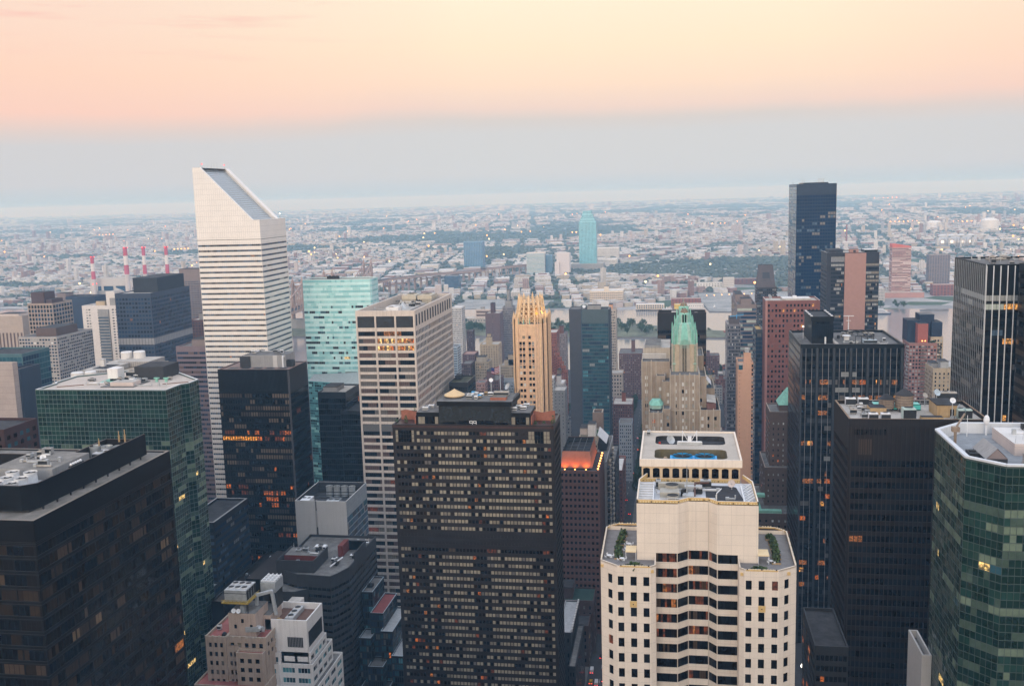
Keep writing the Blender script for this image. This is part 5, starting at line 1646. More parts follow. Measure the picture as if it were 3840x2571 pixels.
for xx in (-2.6, 2.6):
    for yy in (-2, 2):
        b_.bar((xx, yy, 0), (xx, yy, 12), .25, metal_g)
for k in range(5):
    b_.bar((-2.6, -2, 2.4*k+2), (2.6, -2, 2.4*k+2), .2, metal_g); b_.bar((-2.6, 2, 2.4*k+2), (2.6, 2, 2.4*k+2), .2, metal_g)
b_.build('frame', e_)
b_ = MB(); b_.box(-5, 6, -2.5, 2.5, 0, 1.2, pinkwh); b_.build('plinth', e_)
for k, (xx, yy, hh) in enumerate(((142, 465, 9), (150, 472, 10), (151.5, 462, 8), (164, 470, 9), (140, 470, 5), (147, 480, 5.5))):
    mast_thing(xx, yy, z, hh, 'thin grey aerial on the flat roof of the tall black tower', .12, metal_g, 'aerials on the tall black tower')
ac_unit(137, 460, z, 2.2, 2.2, 2.8, 'small cream air box near the corner of the tall black tower roof', m=roof_l)
ac_unit(143, 475, z, 8, 3, 1.0, 'long low pale vent on the tall black tower roof', m=roof_l, fans=2)
P_fr = Pal([(g_blk, 6), (g_brn, 4), (bl_tan2, 1.5), (lit_d, .4)], (4, 12))
simple('office_tower', 'dark brown slab cut off by the right edge in front of the tall black tower', 139.8, 175, 416, 434, 227, bronze, F(20, 3.9, P_fr, .94, .2, .75, top=3, m=.3), None, roof_d)

# bronze tower with glowing floors
B = Bld('office_tower', 'black bronze tower with tan blinds, a brown roof house and one blazing orange floor', 'office building', (-252, 575, 0), 30)
P_se = Pal([(g_blk, 9), (g_dark, 5), (bl_tan, 2.2), (bl_tan2, 2.2), (lit_r, .5), (lit_o, .12)], (1, 5))
P_se2 = Pal([(bl_tan, 5), (bl_tan2, 3), (g_blk, 5)], (1, 8))
P_seh = Pal([(lit_o, 3), (lit_r, 3), (g_blk, 4), (bl_tan, 1)], (1, 3))
class Hot(Pal):
    def row(s, n, rng):
        r = P_seh.row(n, rng)
        for k in range(min(14, n)):
            r[k] = lit_h
        return r
x0, x1, y0, y1, zt = -274.7, -229.1, 560, 590.4, 160.0
P_seq = Pal([(lit_o, 1), (lit_r, 1.4), (g_blk, 8), (bl_tan2, 1)], (1, 3))
ov = {0: P_se2, 2: P_se2, 3: P_se2, 6: Pal([(lit_o, 2), (lit_r, 4), (g_blk, 4)], (1, 2)), 7: Hot([(g_blk, 1)]), 9: P_se2, 15: P_seq, 16: P_seq, 18: P_seq, 20: P_se2, 21: P_se2, 23: P_seq, 27: P_seh}
fse = F(28, 3.82, P_se, .74, .16, .80, top=14.2, rec=.12, m=.3, over=ov, reveal=bronze)
fses = F(18, 3.82, Pal([(g_blk, 8), (g_dark, 4), (lit_r, .12)], (1, 4)), .74, .16, .80, top=14.2, rec=.0, m=.3)
B.rect(x0, x1, y0, y1, 0, zt, bronze, fse, fses, None, mat('rosy_roof', (.24, .17, .145), .9, .2, .2), (.5, 1.0), mat('copper_edge', (.20, .12, .095), .7))
m = B.part('louvre', MB())
for k in range(57):
    xx = x0+.3+(x1-x0-.6)*k/56; m.box(xx-.07, xx+.07, y0-.16, y0, zt-13.6, zt-.6, bronze_l, bottom=False)
m = B.part('corner_pier', MB()); m.box(x1-.9, x1+.12, y0-.14, y0+.6, 0, zt-.6, mat('bronze_corner', (.07, .062, .06), .4, .15, .4, spec=.6), bottom=False)
m = B.part('penthouse', MB()); z = zt-.5
m.box(-262.5, -235, 571, 586, z, z+7.5, grey_c, roof_g); m.box(-264.5, -258, 570, 580, z, z+6.8, grey_d, roof_g); m.box(-243.2, -240.4, 570.6, 571, z, z+7.3, grey_p)
for k in range(5):
    m.box(-270+k*8, -264.5+k*8, 563, 569, z, z+.3, grey_c, metal_d)
B.done()
pipe_run([(-236.5, 570, z), (-236.5, 570, z+6.8), (-236.0, 572, z+6.8)], .45, 'white bent stack in front of the bronze tower roof house', metal_w)
for xx in (-232.8, -230.8):
    ac_unit(xx-1, 573, z, 2.4, 3.2, 4.2, 'dark louvred fan unit at the roof corner of the black bronze tower', 'dark fan units on the bronze tower', metal_d)

# white concrete grid tower
B = Bld('office_tower', 'cream concrete grid tower with three bays of wide windows and a sunken roof plant', 'office building', (-172, 627, 0), 31)
gridm = mat('cream_concrete', (.60, .525, .46), .8, .06, .25, streak=.4)
P_345 = Pal([(g_dark, 6), (bl_pur, 4), (bl_grd, 4), (g_blk, 4), (bl_beige2, .5), (lit_r, .7)], (2, 8))
P_345a = Pal([(g_dark, 4), (g_brn, 4), (lit_d, 1)], (3, 8))
class Right(Pal):
    def row(s, n, rng):
        a = Pal([(g_dark, 3), (bl_pur, 3), (g_grey, 1)], (2, 4)).row(n, rng)
        for k in range(int(n*.35), n):
            a[k] = rng.choices([lit_a, lit_y, lit_d, bl_pur, lit_o], [5, 2, 3, 2, 2])[0]
        return a
P_345g = Pal([(bl_grd, 6), (bl_pur, 2), (g_dark, 1.5)], (3, 8))
x0, x1, y0, y1, zt = -190.8, -153.7, 576, 678, 193.2
ov = {0: P_345a, 1: Right([(g_dark, 1)]), 2: Right([(g_dark, 1)]), 3: P_345g, 4: P_345, 5: P_345g, 6: P_345g, 7: P_345g, 8: P_345g, 21: Pal([(lit_o, 2), (lit_r, 3), (bl_pur, 3), (g_dark, 3)], (2, 4))}
bays = [(.032, .318), (.350, .654), (.686, .970)]
f3 = F(1, 4.42, P_345, 1, .34, .99, top=12.6, rec=.55, cols=bays, sub=8, mull=metal_d, over=ov)
P_345S = Pal([(g_navl, 5), (g_navy, 5), (bl_pur, 3), (g_dark, 2), (lit_r, .25)], (1, 8))
f3s = F(28, 4.42, P_345S, .80, .30, .97, top=12.6, rec=.3, m=1.4)
B.rect(x0, x1, y0, y1, 0, zt, gridm, f3, f3s, None, roof_d, (7.0, 1.1), gridm)
m = B.part('grille', MB())
for a, b_ in bays:
    m.box(x0+(x1-x0)*a, x0+(x1-x0)*b_, y0-.1, y0+.1, 182.9, 189.8, metal_d)
for i in range(14):
    m.box(x1-.1, x1+.1, y0+2+i*7.05, y0+5.2+i*7.05, 183.5, 190.4, metal_d)
m = B.part('belt_grille', MB())
for a, b_ in bays:
    m.box(x0+(x1-x0)*a, x0+(x1-x0)*b_, y0-.08, y0+.1, 118.5, 122.8, mat('grille_grey', (.12, .12, .12), .7, .1, 1))
m = B.part('pier_ribs', MB())
for q in (0.016, .334, .670, .985):
    m.box(x0+(x1-x0)*q-.45, x0+(x1-x0)*q+.45, y0-.4, y0, 0, zt-4, gridm, bottom=False)
m = B.part('penthouse', MB()); z = zt-7
m.box(-180, -163, 590, 640, z, z+4.6, grey_p, roof_l); m.box(-178, -170, 598, 612, z+4.6, z+6.6, white_p, roof_w)
B.done()
for xx in (-178, -167):
    e_ = empty('cooling_tower', (xx, 662, z), 'big cream timber cooling tower in the sunken roof of the concrete grid tower', 'cooling tower', 'cream cooling towers')
    b_ = MB(); b_.box(-4.6, 4.6, -8, 8, 0, 8.2, tan_w := mat('cream_cooling', (.50, .45, .36), .85, .1, .5, streak=.4)); b_.prism([(-5, -8.6), (5, -8.6), (5, 8.6), (-5, 8.6)], 5.5, 8.0, tan_w, roof_g, 1.0); b_.build('casing', e_)
    b_ = MB(); b_.cyl(0, -3.5, 8.2, 8.8, 2.6, tan_w, 14, top=fan_b); b_.cyl(0, 3.5, 8.2, 8.8, 2.6, tan_w, 14, top=fan_b); b_.build('fan', e_)
for k in range(5):
    ac_unit(-175+k*2.6, 600+k*7, z+4.6, 3.4, 3.0, 2.0, 'pale air unit on the roof plant of the concrete grid tower', 'pale air units of the concrete grid tower', rg.choice([roof_w, metal_g, roof_l]))
b_ = MB(); b_.prism([(-173, 606), (-167, 606), (-167, 613), (-173, 613)], z+4.6, z+8.4, metal_g, None, .1); one('roof_pyramid', b_, 'pointed grey skylight among the roof plant of the concrete grid tower', 'skylight', None, (-170, 610, z+4.6))

# ---- white tower with the slanted crown -------------------------------------------------
B = Bld('slant_tower', 'tall white aluminium tower with dark ribbon windows and a steep slanted roof', 'office building', (-315, 699, 0), 40)
x0, x1, y0, y1 = -339.4, -291.0, 675, 723
zl, ztop, xa, xb = 247.7, 285.8, -333.6, -296.2
P_ci = Pal([(g_dark, 3), (g_navl, 4), (g_grey, 4), (bl_grd, 1.5), (lit_d, .08)], (1, 2))
P_ciS = Pal([(g_navl, 6), (g_grey, 4), (g_navy, 2), (bl_gry, .6)], (2, 6))
f = F(1, 3.86, P_ci, 1, .53, .90, top=16.7, bot=37, rec=.35, cols=[(.004, .996)], sub=34, mull=alum_plain, over={25: Pal([(g_dark, 4), (lit_o, .6), (lit_r, 3)], (1, 3)), 35: Pal([(lit_r, 3), (g_dark, 3)], (2, 4))})
fs = dict(f); fs['pal'] = P_ciS; fs['over'] = {}
B.face((x0, y0), (x1, y0), 37, zl, f, alum)
B.face((x1, y0), (x1, y1), 37, zl, fs, alum)
B.face((x1, y1), (x0, y1), 37, zl, None, alum); B.face((x0, y1), (x0, y0), 37, zl, None, alum)
for (ya, yb) in ((y0, y0+2.2), (y1-5.2, y1)):
    pr = [(x0, zl), (xb, zl), (xa, ztop), (x0, ztop)]
    B.wall.poly([(p[0], ya, p[1]) for p in pr], alum); B.wall.poly([(p[0], yb, p[1]) for p in reversed(pr)], alum)
    B.wall.poly([(xb, ya, zl), (xb, yb, zl), (xa, yb, ztop), (xa, ya, ztop)], alum_plain)
    B.wall.poly([(xa, ya, ztop), (xa, yb, ztop), (x0, yb, ztop), (x0, ya, ztop)], alum_plain)
B.wall.poly([(x0, y1, zl), (x0, y0, zl), (x0, y0, ztop), (x0, y1, ztop)], alum)
B.wall.poly([(xa, y0+2.2, ztop-.8), (xa, y1-5.2, ztop-.8), (x0, y1-5.2, ztop-.8), (x0, y0+2.2, ztop-.8)], alum_plain)
B.wall.poly([(xb, y0, zl), (x1, y0, zl), (x1, y1, zl), (xb, y1, zl)], alum_plain)
sl = B.part('sloped_glazing', MB())
solar = mat('slant_panel', (.40, .44, .46), .35, .1, .4, spec=.6, panel=(1.2, 1.45, .1, .62))
q0, q1 = Vector((xb-3.2, 0, zl)), Vector((xa-2.0, 0, ztop-1.2))
n_ = 24
for k in range(n_):
    a = q0.lerp(q1, k/n_); c = q0.lerp(q1, (k+.86)/n_); e2 = q0.lerp(q1, (k+1)/n_)
    sl.poly([(a.x, y0+2.2, a.z), (a.x, y1-5.2, a.z), (c.x, y1-5.2, c.z), (c.x, y0+2.2, c.z)], solar)
    sl.poly([(c.x, y0+2.2, c.z), (c.x, y1-5.2, c.z), (e2.x+.25, y1-5.2, e2.z-.25), (e2.x+.25, y0+2.2, e2.z-.25)], metal_g)
tr = B.part('slope_kerb', MB())
tr.bar((xb-1, y0+2.3, zl+.3), (xa-.6, y0+2.3, ztop-.6), .5, metal_d); tr.bar((xb-1, y1-5.4, zl+.3), (xa-.6, y1-5.4, ztop-.6), .6, alum_plain)
tr.bar((xa-.6, y0+2.3, ztop-.5), (xa-.6, y1-5.4, ztop-.5), .6, metal_d)
m = B.part('seam', MB()); m.box(x0-.03, x1+.03, y0-.06, y0, 233.85, 234.15, metal_d); m.box(x1, x1+.06, y0, y1, 233.85, 234.15, metal_d)
m = B.part('stilt_base', MB()); m.box(x0+18, x1-14, y0+14, y1-14, 0, 37, grey_c); m.box(-322, -308, y0+.5, y0+7, 0, 37, alum_plain); m.box(x1-7, x1-.5, 692, 706, 0, 37, alum_plain)
B.done()
for xx, yy, hh, lm in ((-338.6, 677, 2.0, None), (-337.5, 684, 7, None), (-333.2, 678, 3, lamp_r), (-333.5, 715, 3.2, lamp_r), (-335, 690, 4.5, None), (-335, 697, 8.5, None), (-336, 703, 7.5, None), (-335, 706, 9, None), (-334, 694, 2, None)):
    mast_thing(xx, yy, ztop-.8, hh, 'thin aerial on the peak of the slanted white tower' if not lm else 'aerial with a red warning light on the peak of the slanted tower', .10, metal_g, 'aerials on the slanted peak' if not lm else 'red lit aerials on the slanted peak', False, lm)
mast_thing(-293.5, 719, zl, 3.2, 'short pole with a white globe at the low corner of the slanted tower', .25, metal_g, None, False, lamp_w)

# ---- turquoise glass tower --------------------------------------------------------------
B = Bld('office_tower', 'turquoise glass tower with a faceted front and scattered dark panes', 'office building', (-260, 762, 0), 41)
tq = mat('turquoise_pane', (.36, .68, .68), .16, .10, .15, spec=.6)
tq2 = mat('turquoise_pane_pale', (.54, .81, .81), .16, .10, .15, spec=.6)
tql = mat('turquoise_mullion', (.50, .66, .65), .35, .1, .4, spec=.6)
P_tq = Pal([(tq2, 10), (tq, 1.5)], (1, 4))
tq3 = mat('turquoise_pane_deep', (.25, .56, .58), .14, .12, .15, spec=.6)
P_tqd = Pal([(tq3, 6), (tq, 5), (tq2, 1), (g_dark, 3.0), (g_teal, 2.2), (lit_y, .15)], (1, 3))
P_tqn = Pal([(tq3, 5), (tq, 6)], (1, 3))
class TQ(Pal):
    pass
pts = [(-287.9, 742), (-262, 742), (-233.6, 742), (-232.6, 744), (-232.6, 762), (-287.9, 762)]
pts = [(-287.9, 743), (-256.5, 742), (-233.4, 744), (-232.4, 746), (-232.4, 762), (-287.9, 764)]
zt = 199
ov = {}
for i in range(0, 80):
    ov[i] = P_tq if i % 2 == 1 else P_tqn if i < 9 else P_tqd
B.rng = random.Random(8)
fq = lambda n: F(n, 2.02, P_tq, .94, .05, .95, top=.6, rec=0, m=.05, over=ov, jit=.004)
for a, b_ in zip(pts, pts[1:]+pts[:1]):
    B.face(a, b_, 0, zt, fq(max(1, round(math.dist(a, b_)/1.5))) if a[0] < b_[0] or a[1] < b_[1] and a[0] > -240 else None, tql)
B.cap(pts, zt, roof_g, tql, (.8, .5), metal_g)
m = B.part('lower_wing', MB())
B.done()
P_tql = Pal([(g_teal2, 6), (g_teal, 4), (g_dark, 2), (tq, 2)], (1, 4))
B = Bld('office_wing', 'turquoise glass lower wing with slanting glass terraces under the turquoise tower', 'office building', (-240, 735, 0), 42)
pl = [(-282, 728), (-262, 722), (-236, 712), (-224, 716), (-222, 740), (-282, 741)]
for a, b_ in zip(pl, pl[1:]+pl[:1]):
    B.face(a, b_, 0, 121, F(max(1, round(math.dist(a, b_)/1.5)), 2.02, P_tql, .90, .08, .92, top=.4, rec=0, m=.05) if a[0] < b_[0] else None, teal_m)
B.roof.poly([(-282, 728, 121), (-262, 722, 121), (-236, 712, 121), (-232.4, 741.5, 126), (-282, 741, 124)], metal_g)
B.roof.poly([(-236, 712, 121), (-224, 716, 121), (-222, 740, 121), (-232.4, 741.5, 126)], teal_m)
B.done()
mast_thing(-262, 752, zt-.8, 3, 'small aerial in the middle of the turquoise tower roof', .1)
ac_unit(-266, 753, zt-.8, 9, 4, 2.4, 'dark grey plant cluster on the turquoise tower roof', m=metal_d, fans=3)

# black boxes right of the bronze tower
P_bb = Pal([(g_blk, 8), (g_dark, 5), (lit_o, .1)], (1, 6))
simple('office_tower', 'narrow black block with a bright roof between the bronze tower and the concrete grid', -229, -210, 606, 634, 137, mat('black_block', (.014, .017, .022), .35, .3, .3, spec=.5), F(14, 3.7, P_bb, .9, .1, .9, top=4, m=.3), None, roof_l, pents=[(.1, .6, .2, .7, 2.4, grey_c)])
simple('office_tower', 'lower black shoulder block stepping down beside the narrow black block', -212, -196.5, 600, 630, 126, MATS['black_block'], F(11, 3.7, P_bb, .9, .1, .9, top=2, m=.3), None, roof_d)
simple('office_block', 'low black roofed block with a grassy roof between the grid tower and the gothic tower', -149, -136.3, 640, 667, 137.1, MATS['black_block'], F(8, 3.7, P_bb, .9, .1, .9, top=3, m=.3), None, mat('mossy_roof', (.075, .08, .055), .95, .4, .3), pents=[(.1, .4, .5, .8, 2, metal_d)])

# ---- gothic terracotta tower ------------------------------------------------------------
B = Bld('gothic_tower', 'orange terracotta gothic tower with a lacy golden crown', 'skyscraper', (-92, 640, 0), 43)
P_ge = Pal([(g_blk, 6), (g_dark, 6), (bl_gry, 1.6), (bl_wht, .8), (bl_beige2, 1.4)], (1, 1))
zb = 178.0
oct_ = [(-98.9, 625), (-87.6, 625), (-83.2, 629), (-81.0, 634), (-81.0, 652), (-98, 656), (-103.0, 650), (-103.2, 633), (-101.5, 628.5)]
Wc = [(.06, .21), (.255, .405), (.585, .735), (.785, .935)]
pitch = 3.87
fge = F(4, pitch, P_ge, .5, .28, .80, top=6.8, rec=.45, mode='win', cols=Wc, skip=lambda r, c: r == 0 and c in (0, 3))
fside = F(2, pitch, P_ge, .22, .28, .80, top=6.8, rec=.45, m=.5)
fS2 = F(5, pitch, Pal([(g_blk, 5), (g_dark, 4), (g_brn, 2)], (1, 1)), .30, .28, .80, top=9, rec=.4, m=.8)
for i, (a, b_) in enumerate(zip(oct_, oct_[1:]+oct_[:1])):
    B.face(a, b_, 0, zb, fge if i == 0 else fside if i in (1, 8, 7) else fS2 if i == 3 else None, brick_go)
B.roof.poly([(*p_, zb) for p_ in oct_], roof_g)
rb = B.part('pier_ribs', MB())
def rib(x, y, z0, z1, w, d, m_, cap=True):
    rb.box(x-w/2, x+w/2, y-d, y+.1, z0, z1, m_, bottom=False)
    if cap:
        rb.prism([(x-w/2, y-d), (x+w/2, y-d), (x+w/2, y+.1), (x-w/2, y+.1)], z1, z1+w*2.2, m_, None, .1)
for xx in (-98.9, -93.2, -87.7):
    rib(xx, 625, 0, 181.5 if xx != -93.2 else 183, .8 if xx != -93.2 else .7, .55, brick_go)
for xx in (-98.25, -96.1, -94.2, -92.3, -90.4, -88.3):
    rib(xx, 625, 0, 166.5, .28, .25, brick_go, False)
for i, (a, b_) in enumerate(zip(oct_, oct_[1:]+oct_[:1])):
    if i in (1, 2, 3, 7, 8):
        n = max(2, round(math.dist(a, b_)/1.7))
        for k in range(n+1):
            q = Vector(a).lerp(Vector(b_), k/n)
            s_ = 181+(k % 2)*1.6
            rb.prism([(q.x-.3, q.y-.3), (q.x+.3, q.y-.3), (q.x+.3, q.y+.3), (q.x-.3, q.y+.3)], 0, s_, brick_go if k % 2 else gold_terra)
            rb.prism([(q.x-.3, q.y-.3), (q.x+.3, q.y-.3), (q.x+.3, q.y+.3), (q.x-.3, q.y+.3)], s_, s_+1.6, gold_terra, None, .1)
ar = B.part('gothic_arch', MB())
for k in range(14):
    t0_, t1_ = k/14, (k+1)/14
    f_ = lambda t: (-93.2+(-4.9+9.8*t), 172.6+4.6*math.sqrt(max(0, 1-abs(2*t-1)**2.2)))
    a, b_ = f_(t0_), f_(t1_)
    ar.bar((a[0], 624.85, a[1]), (b_[0], 624.85, b_[1]), .42, gold_terra)
sp = B.part('spandrel_panel', MB())
for r_ in range(30):
    z_ = zb-6.8-pitch*(r_+1)+.28*pitch-.75
    for a, b_ in Wc:
        c = -98.9+11.3*(a+b_)/2
        if r_ in (1, 2, 3, 4):
            sp.box(c-.55, c+.55, 624.8, 624.95, z_-.4, z_+.5, taupe)
        else:
            sp.box(c-.3, c+.3, 624.85, 624.97, z_+.0, z_+.4, gold_terra)
cr = B.part('crown_tracery', MB())
cx_, cy_ = -92.2, 640
def ring_pts(r, n=16, ph=0):
    return [(cx_+r*math.cos(2*math.pi*(k+ph)/n), cy_+r*1.15*math.sin(2*math.pi*(k+ph)/n)) for k in range(n)]
R0 = ring_pts(10.0); R1 = ring_pts(7.6)
for k in range(16):
    a, b_ = R0[k], R1[k]
    w = 1.1 if k % 2 == 0 else .8
    cr.bar((*a, zb), (*b_, 194.5 if k % 2 == 0 else 192), w, gold_terra)
    cr.cyl(b_[0], b_[1], 194.3 if k % 2 == 0 else 191.8, 196.6 if k % 2 == 0 else 193.6, .6, gold_terra, 5, .04)
    a2, b2 = R0[(k+1) % 16], R1[(k+1) % 16]
    for j in range(5):
        t0_, t1_ = j/5, (j+1)/5
        A = Vector((*a, zb)).lerp(Vector((*b_, 193)), t0_); Bq = Vector((*a2, zb)).lerp(Vector((*b2, 193)), t1_)
        C = Vector((*a2, zb)).lerp(Vector((*b2, 193)), t0_); D = Vector((*a, zb)).lerp(Vector((*b_, 193)), t1_)
        cr.bar(A, Bq, .42, gold_terra); cr.bar(C, D, .42, gold_terra)
        if j in (0, 3, 4):
            cr.bar(D, Bq, .3, gold_terra)
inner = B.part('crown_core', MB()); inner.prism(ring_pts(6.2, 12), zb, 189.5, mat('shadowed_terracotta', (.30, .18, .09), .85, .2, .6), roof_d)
pin = B.part('pinnacle', MB())
for (px_, py_) in oct_[:9]:
    pin.cyl(px_+(cx_-px_)*.06, py_+(cy_-py_)*.06, zb, zb+4.5, .5, gold_terra, 6); pin.cyl(px_+(cx_-px_)*.06, py_+(cy_-py_)*.06, zb+4.5, zb+7.5, .5, gold_terra, 6, .05)
fin = B.part('copper_finial', MB())
for px_, py_ in ((-98.4, 625.4), (-88.0, 625.4), (-95.2, 625.4), (-91.2, 625.4), (-82.8, 631), (-81.4, 645), (-102.6, 632)):
    fin.cyl(px_, py_, zb, zb+4.2, .38, copper, 5, .05)
B.done(100)
lamp_pt('crown_light', (-85.5, 634, zb+6), (1, .72, .22), 1300, .6)
lamp_pt('crown_light', (-94, 633.5, zb+2.0), (1, .70, .25), 350, .4)

# ---- twin capped art deco hotel ---------------------------------------------------------
B = Bld('hotel_tower', 'warm limestone art deco hotel with twin green copper crowned towers', 'hotel', (2, 600, 0), 44)
P_wa = Pal([(bl_wht, 8), (bl_gry, 3), (g_blk, 3), (bl_beige, 2), (lit_o, .15)], (1, 1))
def waf(cols, top=4, **k):
    return F(1, 4.3, P_wa, .5, .30, .80, top=top, rec=.35, mode='win', cols=cols, **k)
def ribs(x0, x1, y, z0, z1, n, mb, w=.5, d=.3, m_=None):
    for k in range(n+1):
        xx = x0+(x1-x0)*k/n
        mb.box(xx-w/2, xx+w/2, y-d, y+.1, z0, z1+(.8 if k % 2 == 0 else 0), m_ or lime_p, bottom=False)
rbm = MB()
B.rect(-19.2, -2.1, 596, 650, 0, 158.6, limest, waf([(.12, .22), (.47, .53)], 8, skip=lambda r, c: c == 1), None, None, roof_g, (1.0, .5), lime_p)
m = B.part('penthouse', MB()); m.box(-18.4, -2.0, 612, 648, 157.6, 164.5, lime_p, roof_l); m.box(-17.5, -8, 612.0, 640, 164.4, 166.0, grey_c, roof_g)
for zz_ in (158.9, 160.1, 161.3):
    m.box(-19, -4.5, 607, 607.4, zz_, zz_+.35, metal_w)
B.rect(-10.3, -5.0, 587, 596, 0, 151.5, limest, waf([(.30, .55)], 6), None, None, roof_g, (.8, .4), lime_p)
B.rect(-6.6, -2.0, 580, 596, 0, 149.5, limest, waf([(.55, .85)], 6), None, None, roof_g, (.8, .4), lime_p)
B.rect(-2.1, 14.8, 575, 606, 0, 154.2, limest, waf([(.155, .225), (.40, .47), (.51, .58), (.755, .83)], 3.5), None, None, roof_g, (.8, .4), lime_p)
B.rect(14.8, 18.8, 578, 610, 0, 153, limest, waf([(.05, .38)], 8), None, None, roof_g, (1.6, .5), lime_p)
B.rect(14.5, 18.0, 606, 640, 0, 160.5, limest, None, None, None, roof_g, (1.0, .4), lime_p)
B.rect(-14.2, -6.2, 562, 590, 0, 134.6, limest, waf([(.27, .45), (.82, .97)], 3), None, None, roof_g, (.8, .4), lime_p)
B.rect(-6.2, -2.0, 566, 580, 0, 136, limest, waf([(.5, .85)], 3), None, None, roof_g, (.8, .4), lime_p)
B.rect(14.8, 26.2, 565, 600, 0, 135.8, limest, waf([(.06, .18), (.34, .46), (.70, .82)], 3), None, waf([(.2, .3), (.6, .7)], 3), roof_d, (1.6, .5), lime_p)
B.rect(18.6, 24, 590, 620, 0, 143.5, limest, waf([(.3, .5)], 3), None, None, roof_g, (.8, .4), lime_p)
m = B.part('lean_to_roof', MB())
m.poly([(18.8, 570, 139.6), (24.0, 570, 138.8), (24.0, 584, 140.5), (18.8, 584, 141.3)], roof_l); m.box(18.8, 23.9, 570.4, 584, 135, 138.7, brick_d)
m.poly([(18.6, 590, 149.5), (22, 590, 145.5), (22, 604, 146), (18.6, 604, 150)], metal_w); m.box(18.6, 22, 590.4, 604, 143, 145.4, g_navl)
ribs(-19.0, -10.5, 596, 120, 158.8, 3, rbm); ribs(-2.0, 14.7, 575, 100, 154.6, 6, rbm, .6); ribs(-14.0, -6.4, 562, 100, 135, 3, rbm); ribs(15, 26, 565, 100, 136, 3, rbm)
for zz_ in (133.0, 120):
    rbm.box(-2.2, 14.9, 574.75, 575, zz_, zz_+.6, lime_p, bottom=False)
B.part('pier_ribs', rbm)
cv = B.part('copper_roof', MB()); cv.prism([(-14, 574), (-12.5, 571), (-7.5, 571), (-6.3, 574), (-6.3, 582), (-14, 582)], 134.8, 136.8, copper_d); cv.prism([(-14.3, 574), (-12.5, 570.6), (-7.5, 570.6), (-6, 574), (-6, 582.2), (-14.3, 582.2)], 136.8, 139.5, copper, None, .55)
def cap_tower(yc, nm):
    sh = B.part('tower_shaft', MB())
    xm = 6.4
    sh.box(xm-7.2, xm+7.2, yc-6, yc+9, 150, 169.6, lime_p, bottom=False)
    for xx, w, h_, mt_ in ((-7.3, .7, 170.5, lime_p), (-4.4, 2.4, 169.8, brick_t), (4.4, 2.4, 169.8, brick_t), (7.3, .7, 170.5, lime_p), (-1.5, .45, 170, lime_p), (1.5, .45, 170, lime_p)):
        sh.box(xm+xx-w/2, xm+xx+w/2, yc-6.7, yc-5.9, 150, h_, mt_, bottom=False)
    gl = B.part('tower_window', MB())
    gl.box(xm-1.25, xm-.15, yc-6.2, yc-5.95, 152, 169, mat('bronze_grille', (.12, .10, .07), .5, .5, 1.2)); gl.box(xm+.15, xm+1.25, yc-6.2, yc-5.95, 152, 169, MATS['bronze_grille'])
    for xx in (-6.1, 6.1):
        gl.box(xm+xx-.75, xm+xx+.75, yc-6.25, yc-5.95, 152, 169.2, mat('verdigris_panel', (.30, .33, .25), .6, .3, 1.0))
        gl.box(xm+xx-1.0, xm+xx+1.0, yc-6.9, yc-5.9, 157.8, 158.6, copper_d)
    dm_ = B.part('copper_dome', MB())
    n = 16
    def loop(r, z, sq=1.0):
        return [(xm+r*math.copysign(abs(math.cos(a))**.75, math.cos(a)), yc+1+r*sq*math.copysign(abs(math.sin(a))**.75, math.sin(a)), z) for a in [2*math.pi*(k+.5)/n for k in range(n)]]
    prof = [(7.6, 169.5), (7.3, 172), (6.6, 175), (5.6, 178), (4.3, 181.4), (3.3, 182.2), (3.1, 186.8), (2.2, 188)]
    loops = [loop(r, z, 1.0) for r, z in prof]
    for l0, l1 in zip(loops, loops[1:]):
        for k in range(n):
            dm_.poly([l0[k], l0[(k+1) % n], l1[(k+1) % n], l1[k]], copper if k % 2 else copper_d)
    dm_.poly(loops[-1], copper_d)
    bt = B.part('copper_buttress', MB())
    for xx in (-7.2, -5.6, -4.2, 4.2, 5.6, 7.2):
        h_ = {7.2: 175.5, 5.6: 180, 4.2: 184}[abs(xx)]
        for dy in (-5.2, 6.8):
            bt.box(xm+xx-.4, xm+xx+.4, yc+dy-.5, yc+dy+.5, 167, h_, copper, bottom=False)
            bt.prism([(xm+xx-.4, yc+dy-.5), (xm+xx+.4, yc+dy-.5), (xm+xx+.4, yc+dy+.5), (xm+xx-.4, yc+dy+.5)], h_, h_+1.6, copper, None, .15)
    for k in range(7):
        a = -2.4+k*.8
        bt.box(xm+a-.12, xm+a+.12, yc-6.9, yc-6.4, 167.5, 172+1.6*(1-abs(a)/2.4), copper_d, bottom=False)
    ln = B.part('lantern', MB())
    ln.cyl(xm, yc+1, 182, 187.2, 2.9, copper_d, 12); 
    for k in range(12):
        a = k*.5236
        ln.bar((xm+3.0*math.cos(a), yc+1+3.0*math.sin(a), 181.8), (xm+3.0*math.cos(a), yc+1+3.0*math.sin(a), 187.6), .4, copper)
    for xx in (-.75, .75):
        ln.box(xm+xx-.42, xm+xx+.42, yc-2.5, yc-1.9, 182.4, 187.0, g_blk)
    ln.cyl(xm, yc+1, 187.4, 188.6, 2.5, wood_t := mat('lantern_brown', (.22, .17, .12), .8, .3, 1), 12, 2.2); ln.ball(xm, yc+1, 188.6, 2.1, wood_t, 12, 6, .85)
    ln.cyl(xm, yc+1, 190, 193, .15, copper, 5)
cap_tower(597, 'near')
cap_tower(632, 'far')
B.done(100)

